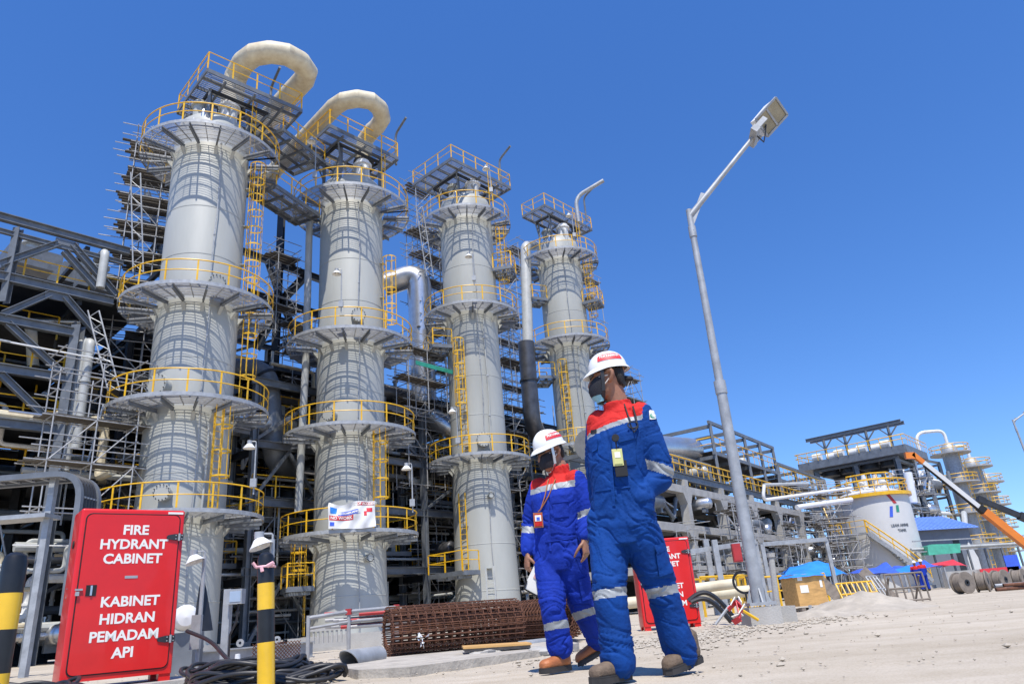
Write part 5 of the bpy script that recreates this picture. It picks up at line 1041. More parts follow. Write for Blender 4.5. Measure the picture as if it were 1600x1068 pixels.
# ------------------------------------------------------------------ red hydrant cabinets
def cabinet(label, c, w_, h, dep, yaw, extra=True, ts=.16):
    R_ = Matrix.Rotation(yaw, 3, 'Z'); c = V(c); o = thing("hydrant_cabinet", label, "cabinet", c, "red fire hydrant cabinets")
    def P(x, y, z): return c + R_ @ V((x, y, z))                        # x along the front, -y out of it
    m = M(); bm = bmesh_box(w_, dep, h - .06, .022)
    m.add([P(v[0], v[1] + dep / 2, v[2] + .06 + (h - .06) / 2) for v in bm[0]], bm[1]); m.build("body", K['red'], o, 30)
    m = M(); r = .05; dw, dh = w_ - .1, h - .17; pts = []
    for sx, sz, a0 in ((1, 1, 0), (-1, 1, 90), (-1, -1, 180), (1, -1, 270)):
        for k in range(6): a = D2(a0 + 18 * k); pts.append((sx * (dw / 2 - r) + r * math.cos(a), h / 2 + .03 + sz * (dh / 2 - r) + r * math.sin(a)))
    m.prism([P(x, -.012, z) for x, z in pts], R_ @ V((0, .011, 0))); d = m.build("door", K['red'], o, 30)
    m = M(); m.tube([P(x, -.004, z) for x, z in [(x * 1.012, h / 2 + .03 + (z - h / 2 - .03) * 1.008) for x, z in pts]], .006, 6, closed=True); m.build("gasket", K['blk'], d)
    for x in (-w_ / 2 + .06, w_ / 2 - .06):
        for y in (.05, dep - .05): m = M(); m.box(P(x, y, .03), (.1, .08, .064), R_); m.build("foot", K['red'], o)
    for z in (h * .83, h * .23):
        m = M(); m.prism([P(w_ / 2 - .005, -.014, z - .03), P(w_ / 2 - .005, -.014, z + .03), P(w_ / 2 - .09, -.014, z + .03), P(w_ / 2 - .15, -.014, z + .018), P(w_ / 2 - .16, -.014, z), P(w_ / 2 - .15, -.014, z - .018), P(w_ / 2 - .09, -.014, z - .03)], R_ @ V((0, -.01, 0))); hg = m.build("hinge", K['dsteel'], o)
        m = M(); m.cyl(P(w_ / 2 - .045, -.03, z - .035), P(w_ / 2 - .045, -.03, z + .035), .011, 8); m.build("hinge_pin", K['galv'], hg)
        m = M()
        for x, zz in ((-.02, .016), (-.02, -.016), (-.075, .016), (-.075, -.016)): m.cyl(P(w_ / 2 + x, -.024, z + zz), P(w_ / 2 + x, -.031, z + zz), .006, 8)
        m.build("bolt", K['galv'], hg)
    zc = h * .525
    m = M(); m.box(P(-w_ / 2 + .155, -.0135, zc), (.085, .006, .095), R_); hd = m.build("handle", K['blk'], d); m = M(); m.box(P(-w_ / 2 + .155, -.021, zc), (.016, .012, .085), R_); m.build("grip", K['alu'], hd)
    m = M(); m.box(P(-w_ / 2 + .055, -.022, zc + .01), (.06, .016, .016), R_); m.box(P(-w_ / 2 + .045, -.026, zc - .025), (.03, .02, .036), R_); m.build("padlock", K['galv'], o)
    m = M(); m.box(P(.02, -.0135, h * .595), (.11, .004, .024), R_); m.build("name_plate", K['galv'], d)
    m = M(); m.box(P(w_ / 2 - .09, -.0025, h - .03), (.14, .004, .02), R_); m.build("sticker", K['letter'], o)
    m = M(); m.lathe([(.0, 0), (.036, 0), (.036, .008), (.0, .008)], 20, P(-w_ / 2 - .002, dep * .5, h * .8), ax=R_ @ Matrix.Rotation(-PI / 2, 3, 'Y')); m.build("vent", K['blk'], o)
    for zz in (.5, .55): m = M(); m.box(P(-w_ / 2 - .003, dep * .6, h * zz), (.004, .03, .008), R_); m.build("slot", K['galv'], o)
    B = R_.to_4x4() @ Matrix.Rotation(PI / 2, 4, 'X')
    for body, x, z, s_ in (("FIRE", 0.02, .87, 1), ("HYDRANT", 0.02, .785, 1), ("CABINET", 0.02, .70, 1), ("KABINET", .04, .455, 1), ("HIDRAN", .03, .36, 1), ("PEMADAM", .02, .265, 1), ("API", .02, .172, 1)):
        m = M(); m.text(body, ts * s_, Matrix.Translation(P(x * w_, -.0135, z * h)) @ B, .001, ts * .03, 1.02); m.build("lettering", K['letter'], d, 0)
    return o
def bmesh_box(w_, d, h, r):                                            # box with rounded upright and top edges
    vs, fs = [], []; ring = []
    for sx, sy, a0 in ((1, 1, 0), (-1, 1, 90), (-1, -1, 180), (1, -1, 270)):
        for k in range(5): a = D2(a0 + 22.5 * k); ring.append((sx * (w_ / 2 - r), sy * (d / 2 - r), math.cos(a), math.sin(a)))
    n = len(ring); prof = [(1, -h / 2)] + [(math.cos(b), h / 2 - r + r * math.sin(b)) for b in np.linspace(0, PI / 2, 5)]
    for s_, z in prof:
        for x, y, c, s2 in ring: vs.append((x + c * r * max(s_, .001), y + s2 * r * max(s_, .001), z))
    for j in range(len(prof) - 1):
        for i in range(n): fs.append((j * n + i, j * n + (i + 1) % n, (j + 1) * n + (i + 1) % n, (j + 1) * n + i))
    fs.append(tuple(range((len(prof) - 1) * n, len(prof) * n))); fs.append(tuple(range(n - 1, -1, -1)))
    return vs, fs
ca = at(129, 793, 6.7); cb = atz(290, 797, ca.z); yaw = math.atan2(cb.y - ca.y, cb.x - ca.x); wcab = math.hypot(cb.x - ca.x, cb.y - ca.y)
z0 = .04
cabinet("big red fire hydrant cabinet in the left foreground", ((ca.x + cb.x) / 2, (ca.y + cb.y) / 2, z0), wcab, ca.z - z0, .40, yaw, ts=.122)
c2 = at(1053, 985, 12.2); t2 = at(1050, 840, 12.2); ya = D2(4)
cabinet("second red hydrant cabinet, partly hidden behind the tall worker", (c2.x, 12.2, -.01), .92, t2.z + .02, .35, ya, ts=.108)
m = M(); m.box(((ca.x + cb.x) / 2 - .1, (ca.y + cb.y) / 2 + .25, -.03), (wcab + .5, 1., .136), Matrix.Rotation(yaw, 3, 'Z')); solo(m, "plinth", K['conc'], "low concrete plinth under the big red cabinet", "plinth", ((ca.x + cb.x) / 2, (ca.y + cb.y) / 2, 0))
# ------------------------------------------------------------------ bollards
def bollard(label, px, py, Y, r_, top, lean, bands):
    b = at(px, py, Y); b.z = 0; zt_ = at(*top, Y).z; bands = [at(top[0], q, Y).z / zt_ for q in bands]; o = thing("bollard", label, "bollard", b, "yellow and black bollards"); t = at(*top, Y); z = t.z; L = V((lean, 0, z))
    edges = [0] + bands + [1]
    for i in range(len(edges) - 1):
        m = M(); p, q = b + L * edges[i], b + L * edges[i + 1]
        if i == len(edges) - 2: m.tube([p, q - L * .06, q - L * .025, q - L * .006, q], [r_, r_, r_ * .86, r_ * .5, .004], 28)
        else: m.cyl(p, q, r_, 28)
        m.build("painted_band", K['bandy' if i % 2 == 0 else 'bandk'], o)
    return o, b, L
K['bandy'] = mat("bollard_yellow", (.78, .47, .012), .3, 0, .06, 6, coat=.3); K['bandk'] = mat("bollard_black", (.012, .012, .012), .38, 0, .3, 8, coat=.05)
bo, bb, bL = bollard("leaning yellow and black bollard with pink tape in front of the cable coil", 416, 1075, 5.3, .058, (410, 862), -.045, [1003, 952, 911])
m = M(); q = bb + bL * .885
m.tube(arc(q.x, q.y, q.z, .062, 0, 2 * PI, 20)[:-1], .009, 6, closed=True); m.tube([q + V((-.06, -.02, 0)), q + V((-.085, -.03, .035))], .012, 6); m.tube([q + V((.03, -.055, 0)), q + V((.075, -.06, .02))], .014, 6); m.tube([q + V((-.01, -.064, 0)), q + V((.0, -.066, -.035))], .013, 6)
solo(m, "tape_tie", mat("pale_pink_tape", (.75, .42, .44), .5), "pale pink tape tied round the middle bollard", "tape", q)
bollard("dark bollard cut off by the left edge of the view", -9, 1075, 3.35, .050, (20, 862), .0, [1050, 982, 926])
# ------------------------------------------------------------------ bell lamps on short posts, box post
for (bx, by, tx, ty, Yl, lab) in [(432, 1005, 426, 842, 6.6, "white bell lamp on a short post just behind the middle bollard"), (322, 985, 320, 868, 8.2, "white bell lamp with black cloth right of the big red cabinet")]:
    b, t = at(bx, by, Yl), at(tx, ty, Yl); b.z = 0; o = bell_lamp(t.z, lab, "bell lamps in the yard", .42); o.location = (t.x, t.y, 0)
def small_post():
    t = at(362, 921, 7.6); b = V((t.x - .03, t.y, 0)); o = thing("junction_post", "galvanised post carrying a grey junction box behind the cable coil", "post", b)
    m = M(); m.beam(b, V((b.x, b.y, t.z + .01)), .07, .07); m.build("post", K['galv'], o); m = M(); m.box((t.x + .07, t.y - .05, t.z - .07), (.15, .1, .14)); bx = m.build("junction_box", K['galv'], o)
    m = M(); m.box((t.x + .08, t.y - .102, t.z - .07), (.11, .006, .1)); m.build("lid", K['alu'], bx)
    m = M(); m.tube([V((t.x + .1, t.y - .05, t.z - .14)), V((t.x + .09, t.y - .06, t.z - .3)), V((t.x + .03, t.y - .05, t.z - .42)), V((t.x + .03, t.y - .05, .05))], .011, 6); m.build("thin_pipe", K['black'], o)
small_post()
p = at(372, 1012, 7.); m = M(); m.lathe([(.001, 0), (.07, 0), (.075, .03), (.075, .1), (.06, .15), (.025, .175), (.022, .22), (.001, .222)], 20, (p.x, p.y, p.z)); 
m.v = [(x, y, z - p.z) for x, y, z in m.v]; solo(m, "white_jug", K['white'], "white plastic jug between the cables and the junction post", "jug", (p.x, p.y, 0))
# white motor end and black cloth behind the cabinet
p = at(288, 965, 9.5); o = thing("motor", "white round motor beside the big red cabinet", "motor", V((p.x, p.y, 0))); m = M(); m.lathe([(.001, -.3), (.08, -.29), (.13, -.24), (.15, -.15), (.15, .2), (.1, .28), (.001, .3)], 24, p, ax=Matrix.Rotation(PI / 2, 3, 'X') @ Matrix.Rotation(.5, 3, 'Y')); m.build("casing", K['white'], o)
m = M(); m.box((p.x, p.y, p.z / 2 - .09), (.4, .3, max(.1, p.z - .16))); m.build("stand", K['steel'], o)
p = at(316, 908, 8.3); q = at(318, 985, 8.3); m = M()
pr = []
for j in range(9):
    t = j / 8; c_ = V((lerp(p.x, q.x - .02, t), p.y, lerp(p.z, q.z, t)))
    pr.append([c_ + V((math.cos(a) * (.02 + .075 * t ** .8) * (1 + .25 * math.sin(3 * a)), math.sin(a) * (.02 + .07 * t), 0)) for a in np.linspace(0, 2 * PI, 17)[:-1]])
m.add([v for rr_ in pr for v in rr_], [(j * 16 + i, (j + 1) * 16 + i, (j + 1) * 16 + (i + 1) % 16, j * 16 + (i + 1) % 16) for j in range(8) for i in range(16)]); solo(m, "black_cloth", K['black'], "black cloth bag hung below the bell lamp by the red cabinet", "cloth", q, None, 70)
# steel skid under column one's foot
a, b = at(270, 1000, 9.5), at(470, 985, 11.); a.z = b.z = .0; o = thing("steel_skid", "grey steel skid beam behind the cable coil", "skid", a)
for k in range(2): m = M(); m.ib(a + V((0, k * .6, .13)), b + V((0, k * .6, .13)), .12, .22, .015); m.build("beam", K['galv'], o)
for t in (.2, .5, .8): m = M(); q = a.lerp(b, t) + V((0, -.03, .3)); m.lathe([(.02, -.01), (.05, -.01), (.05, .01), (.02, .01)], 14, q, closed=True, ax=Matrix.Rotation(PI / 2, 3, 'X')); m.build("lifting_eye", K['galv'], o)
# ------------------------------------------------------------------ cable coils
def coil(label, cx, cy, rx, ry, n, seed, H=.2, rad=.017):
    r = random.Random(seed); m = M(); pts = []; steps = 40
    ox, oy, sx, sy, zz = 0, 0, 1, 1, .03
    for k in range(n):
        nox, noy, nsx, nsy, nz_ = r.gauss(0, .14) * rx, r.gauss(0, .16) * ry, r.uniform(.55, 1.1), r.uniform(.5, 1.1), .02 + H * ((k + r.random()) / n) ** 1.1
        for i in range(steps):
            t = i / steps; a = 2 * PI * t; e = t * t * (3 - 2 * t); X, Y_, A_, B_, Z = lerp(ox, nox, e), lerp(oy, noy, e), lerp(sx, nsx, e), lerp(sy, nsy, e), lerp(zz, nz_, e)
            pts.append(V((cx + X + rx * A_ * math.cos(a), cy + Y_ + ry * B_ * math.sin(a), max(.02, Z + .03 * math.sin(3 * a + k)))))
        ox, oy, sx, sy, zz = nox, noy, nsx, nsy, nz_
    m.tube(pts, rad, 7); return solo(m, "cable_coil", K['black'], label, "cable", (cx, cy, 0), "black cable coils on the ground", 60)
q = at(385, 1045, 5.9); coil("large heap of black cable coiled beside the big red cabinet", q.x, 6.1, .50, .42, 15, 4, .15); 
q = at(330, 1045, 6.1); coil("smaller loop of black cable lying against the red cabinet's foot", q.x, 6.5, .42, .3, 7, 9, .16)
q = at(462, 1052, 5.8); coil("loose black cable loops right of the middle bollard", q.x - .02, 5.9, .36, .25, 5, 12, .08)
q = at(10, 1055, 6.); coil("black cable coil at the left edge behind the dark bollard", q.x, 6.2, .45, .3, 7, 15, .12)
q = [at(292, 985, 7.2), at(330, 1000, 7.), at(360, 1035, 6.6), at(400, 1060, 6.2)]; m = M(); m.tube(elbow(q, .4, 6), .018, 8); solo(m, "hose", K['black'], "black hose drooping from behind the red cabinet onto the coil", "hose", q[-1])
# ------------------------------------------------------------------ rolls of rusty mesh
def mesh_roll(label, c, yaw, L, r0, seed):
    o = thing("mesh_roll", label, "roll", c, "rolls of rusty rebar mesh"); R_ = Matrix.Rotation(yaw, 3, 'Z'); c = V(c); m = M(); turns = 4
    def P(x, r, a): return c + R_ @ V((x, r * math.cos(a), r0 + r * math.sin(a)))
    nL = 17
    for i in range(nL):
        x = -L / 2 + L * i / (nL - 1); pts = [P(x, r0 - .02 * (k / 30) * 1.6 - (.012 if k % 2 else 0), k / 30 * 2 * PI) for k in range(30 * turns)]
        m.tube(pts, .0065, 4)
    m.build("hoop_wire", K['rust'], o); m = M()
    for t in range(turns):
        for k in range(28): a = 2 * PI * (k + t * .3) / 28; r = r0 - .012 - .032 * t; m.cyl(P(-L / 2 - .02, r, a), P(L / 2 + .02, r, a), .0065, 4)
    m.build("long_wire", K['rust'], o); return o
ra0, rb0 = at(607, 990, 8.3), at(806, 985, 8.9); c = (ra0 + rb0) / 2; yw = math.atan2(rb0.y - ra0.y, rb0.x - ra0.x); c.z = 0.02
mesh_roll("long rusty mesh roll lying in front of the third column", c, yw, (rb0 - ra0).length, .27, 1)
for i, (x, Y, yd, lab) in enumerate([(806, 9.6, -1.1, "rusty mesh roll end right behind the long roll"), (822, 10.1, -1.15, "rusty mesh roll seen end-on behind the shorter worker's leg, left"), (835, 10.6, -1.2, "rusty mesh roll seen end-on behind the shorter worker's leg, right")]):
    p = at(x, 982, Y); mesh_roll(lab, (p.x + .25, Y + .7, .02), yd + PI, 1.5, .27, 5 + i)
# pipe offcut, board, kerb, barrier
a, b = at(545, 1021, 7.2), at(592, 1015, 7.75); a.z = b.z = .09; d = (b - a).normalized(); m = M(); R1, R2 = .088, .08; n = 32; vs = []; s_ = V((-d.y, d.x, 0))
for (p, r_, cut) in ((a, R1, .09), (b, R1, 0), (b, R2, 0), (a, R2, .09)):
    for k in range(n): g = 2 * PI * k / n; vs.append(p + s_ * math.cos(g) * r_ + V((0, 0, math.sin(g) * r_)) - d * (cut * math.sin(g)))
m.add(vs, [(j * n + k, ((j + 1) % 4) * n + k, ((j + 1) % 4) * n + (k + 1) % n, j * n + (k + 1) % n) for j in range(4) for k in range(n)]); solo(m, "pipe_offcut", K['galv'], "short grey pipe offcut lying left of the long mesh roll", "pipe", a)
a, b = at(808, 1003, 8.6), at(850, 1000, 9.); a.z = b.z = .05; m = M(); m.tube([a, b + (b - a)], .045, 16, caps=False); m.tube([b + (b - a), a], .036, 16, caps=False); solo(m, "steel_tube", K['galv'], "grey steel tube lying behind the shorter worker's front foot", "tube", a)
p = at(775, 1013, 7.5); o = thing("plywood_board", "plywood board resting on rubble before the mesh rolls", "board", (p.x, p.y, .05)); R_ = Matrix.Rotation(.12, 3, 'Z') @ Matrix.Rotation(.02, 3, 'Y')
m = M(); m.box((p.x, p.y, .105), (.64, .5, .018), R_); m.build("sheet", K['ply'], o); m = M(); m.box(V((p.x, p.y, .082)) + R_ @ V((0, -.21, 0)), (.62, .05, .026), R_); m.build("batten", K['wood'], o); m = M(); m.box(V((p.x, p.y, .082)) + R_ @ V((0, .21, 0)), (.62, .05, .026), R_); m.build("batten", K['wood'], o)
q = [at(560, 1046, 6.0), at(640, 1050, 5.8), at(735, 1036, 6.3), at(860, 1018, 7.0), at(905, 1008, 7.8), at(880, 1000, 9.), at(640, 1012, 8.4), at(500, 1025, 7.4)]
m = M(); m.prism([V((p.x, p.y, -.05)) for p in q], (0, 0, .105)); setting(m, "concrete_kerb", mat("sandy_concrete", (.44, .40, .335), .9, 0, .14, 5, .4, 30), 20)
def rub(px, py, Y, s_, seed, lab):
    r = random.Random(seed); p = at(px, py, Y); p.z = .03; m = M(); n = 14; k = 7; vs = []
    for j in range(k + 1):
        for i in range(n): f = PI * j / k; g = 2 * PI * i / n; u = V((math.sin(f) * math.cos(g), math.sin(f) * math.sin(g), math.cos(f))); w = 1 + .6 * noise.noise(u * 1.6 + V((seed, 0, 0))); vs.append(p + V((u.x * s_[0] * w, u.y * s_[1] * w, u.z * s_[2] * w)))
    m.add(vs, [(j * n + i, (j + 1) * n + i, (j + 1) * n + (i + 1) % n, j * n + (i + 1) % n) for j in range(k) for i in range(n)]); solo(m, "rubble_lump", K['conc'], lab, "rubble", p, None, 30)
rub(757, 1020, 7.3, (.2, .15, .06), 2, "broken concrete lump under the left end of the plywood board"); rub(800, 1018, 7.4, (.2, .1, .05), 5, "broken concrete lump under the right end of the plywood board"); rub(850, 1020, 7., (.16, .1, .05), 9, "flat concrete lump left of the shorter worker's boot")
p = at(660, 995, 8.0); m = M(); r = random.Random(2)
for i in range(9): a = V((r.gauss(0, .03), r.gauss(0, .01), r.gauss(0, .025))); m.add([p + a, p + a + V((r.gauss(0, .03), -.01, r.gauss(0, .03))), p + a + V((r.gauss(0, .03), -.005, r.gauss(0, .03)))], [(0, 1, 2)])
solo(m, "paper_scrap", K['white'], "crumpled white paper scrap caught on the long mesh roll", "scrap", p)
def barrier():
    A = [at(482, 965, 9.3), at(545, 955, 9.6), at(620, 948, 10.2)]; o = thing("tube_barrier", "grey tube barrier in front of the second column's foot", "barrier", V((A[0].x, A[0].y, 0)))
    m = M(); m.tube(A, .025, 8); m.tube([p - V((0, 0, .12)) for p in A], .018, 8); m.build("rail_bar", K['tube'], o)
    for p in A[:3]: m = M(); m.cyl(V((p.x, p.y, 0)), p + V((0, 0, .03)), .024, 8); m.build("upright", K['tube'], o)
    for p in A[1:]: m = M(); m.box(p, (.07, .07, .07)); m.build("clamp", K['redd'], o)
barrier()
r = random.Random(17)
for i in range(14):
    p = at(560 + (i % 5) * 13 + r.uniform(-4, 4), 955 + (i // 5) * 10, 10.6); d = V((.45, .1, 0)); m = M(); m.tube([p - d, p + d], .024, 6, caps=False); m.tube([p + d, p - d], .019, 6, caps=False)
    solo(m, "scaffold_pole", K['redd' if i % 4 == 0 else 'tube'], "short scaffold pole on the stack at the second column's foot", "pole", p - d, "scaffold poles stacked at the second column's foot")
a = at(468, 985, 16); m = M(); m.box((a.x + .9, a.y, .14), (2.2, .3, .28)); solo(m, "concrete_sleeper", K['conc'], "concrete sleeper at the second column's foot", "sleeper", (a.x + .9, a.y, 0))
p = at(512, 970, 15); o = thing("skirt_openings", "pale barred rack at the second column's foot", "rack", V((p.x, p.y, 0))); m = M()  # bars put in for the openings in the column's skirt base
for z in (.12, .42): m.beam(V((p.x - .4, p.y, z)), V((p.x + .4, p.y, z)), .06, .08)
m.build("frame", K['conc'], o); m = M()
for i in range(9): x = p.x - .36 + i * .09; m.beam(V((x, p.y, .16)), V((x, p.y, .38)), .035, .03)
m.build("bar", K['conc'], o)
# brown net fence
m = M(); a, b = at(395, 1003, 9.4), at(470, 993, 10.4)
for i in range(14):
    for j in range(5): p0 = a.lerp(b, i / 14); p1 = a.lerp(b, (i + 1) / 14); z0, z1 = .05 + j * .045, .05 + (j + 1) * .045; m.cyl(V((p0.x, p0.y, z0)), V((p1.x, p1.y, z1)), .005, 4); m.cyl(V((p0.x, p0.y, z1)), V((p1.x, p1.y, z0)), .005, 4)
solo(m, "net_fence", K['rust'], "low rusty net behind the middle bollard", "fence", V((a.x, a.y, 0)))
# ------------------------------------------------------------------ people
from mathutils.bvhtree import BVHTree
def loft(m, rings, n=20, p=2.2):                                       # rings: (centre, half-width vector, half-depth vector)
    vs = []
    for c, u, v in rings:
        for k in range(n):
            g = 2 * PI * k / n; cg, sg = math.cos(g), math.sin(g); a = abs(cg) ** (2 / p) * (1 if cg >= 0 else -1); b = abs(sg) ** (2 / p) * (1 if sg >= 0 else -1)
            vs.append(V(c) + V(u) * a + V(v) * b)
    fs = [(j * n + k, j * n + (k + 1) % n, (j + 1) * n + (k + 1) % n, (j + 1) * n + k) for j in range(len(rings) - 1) for k in range(n)]
    fs += [tuple(range(n - 1, -1, -1)), tuple(range((len(rings) - 1) * n, len(rings) * n))]
    return m.add(vs, fs)
def spl(pts, rad, k=6):                                                # smooth path through joints
    P = [V(p) for p in pts]; out, ro = [], []
    for i in range(len(P) - 1):
        a, b, c, d = P[max(0, i - 1)], P[i], P[i + 1], P[min(len(P) - 1, i + 2)]
        for j in range(k):
            t = j / k; out.append(.5 * ((2 * b) + (c - a) * t + (2 * a - 5 * b + 4 * c - d) * t * t + (3 * b - a - 3 * c + d) * t ** 3)); ro.append(lerp(rad[i], rad[i + 1], t))
    out.append(P[-1]); ro.append(rad[-1]); return out, ro
def limb(m, pts, rad, n=14, ends=(1, 1)):
    P, R_ = spl(pts, rad); d0 = (P[0] - P[1]).normalized(); d1 = (P[-1] - P[-2]).normalized(); A, B = [], []
    for f in (.95, .75, .4): A.append((P[0] + d0 * R_[0] * f * ends[0], R_[0] * math.sqrt(1 - f * f)))
    for f in (.4, .75, .95): B.append((P[-1] + d1 * R_[-1] * f * ends[1], R_[-1] * math.sqrt(1 - f * f)))
    return m.tube([a for a, _ in A] + P + [b for b, _ in B], [r for _, r in A] + R_ + [r for _, r in B], n)
def fuse(m, vox, smooth_it=4, fac=.5):                                 # one continuous surface out of overlapping closed shapes
    me = bpy.data.meshes.new("t"); me.from_pydata(m.v, [], m.f); o = bpy.data.objects.new("t", me); col.objects.link(o)
    md = o.modifiers.new("r", 'REMESH'); md.mode = 'VOXEL'; md.voxel_size = vox
    ms = o.modifiers.new("s", 'SMOOTH'); ms.factor = fac; ms.iterations = smooth_it
    dg = bpy.context.evaluated_depsgraph_get(); dg.update(); out = bpy.data.meshes.new_from_object(o.evaluated_get(dg)); bpy.data.objects.remove(o); bpy.data.meshes.remove(me)
    return out
def hand(m, wrist, d, palm, thumb, s=1., curl=.5):                     # d along the fingers, palm = palm normal, thumb = side the thumb is on
    d, palm = V(d).normalized(), V(palm).normalized(); sd = d.cross(palm).normalized(); sd = sd if sd.dot(V(thumb)) > 0 else -sd; w_ = V(wrist)
    loft(m, [(w_ - d * .02 * s, sd * .026 * s, palm * .02 * s), (w_ + d * .02 * s, sd * .034 * s, palm * .018 * s), (w_ + d * .06 * s, sd * .042 * s, palm * .017 * s), (w_ + d * .09 * s, sd * .041 * s, palm * .014 * s), (w_ + d * .098 * s, sd * .036 * s, palm * .01 * s)], 14, 2.6)
    for off, L, ex in ((.030, .072, .0), (.010, .08, .08), (-.011, .074, .16), (-.030, .058, .26)):
        p = w_ + d * .085 * s + sd * off * s; pts = [p]; a = .1 + ex; 
        for f in (.45, .32, .23): a += curl * (.9 + ex); pts.append(pts[-1] + (d * math.cos(a) + palm * math.sin(a)) * L * f * s)
        limb(m, pts, [.0098 * s, .0092 * s, .0084 * s, .007 * s], 8)
    p = w_ + d * .025 * s + sd * .03 * s; limb(m, [p, p + (sd * .7 + d * .6 + palm * .35) * .036 * s, p + (sd * .62 + d * 1. + palm * .7) * .056 * s, p + (sd * .45 + d * 1.3 + palm * 1.) * .066 * s], [.0135 * s, .0118 * s, .0105 * s, .008 * s], 8)
fabric = {}
def cloth_mat(nm, c):
    m = mat(nm, c, .85, 0, .13, 5, .32, 38., spec=.2); b = m.node_tree.nodes["Principled BSDF"]; return m
K['skin'] = mat("brown_skin", (.31, .145, .08), .5, 0, .07, 30, .12, 160); K['hair'] = mat("black_hair", (.012, .010, .009), .6, 0, .2, 40, .5, 220)
K['cred'] = cloth_mat("red_yoke_cloth", (.60, .030, .025)); K['cwhite'] = cloth_mat("white_band_cloth", (.72, .72, .70)); K['silver'] = mat("reflective_tape", (.33, .345, .345), .5, .1, .06, 20, .1, 300)
K['helmet'] = mat("white_helmet_shell", (.80, .80, .76), .32, 0, .03, 3, coat=.25); K['mask'] = mat("black_mask_cloth", (.012, .012, .018), .75, 0, .1, 20, .3, 300); K['bmask'] = mat("pale_blue_mask", (.25, .48, .52), .8, 0, .08, 20)
K['lens'] = mat("dark_lens", (.02, .02, .022), .08, 0, .1, 3); K['lanyard'] = mat("brown_lanyard", (.36, .13, .04), .6, 0, .1, 20); K['amber'] = mat("yellow_card", (.62, .55, .22), .4, 0, .25, 9, c2=(.5, .55, .2))
K['orstrap'] = mat("orange_strap", (.75, .30, .03), .5, 0, .1, 9); K['sole'] = mat("dark_sole", (.035, .032, .03), .7, 0, .2, 12)
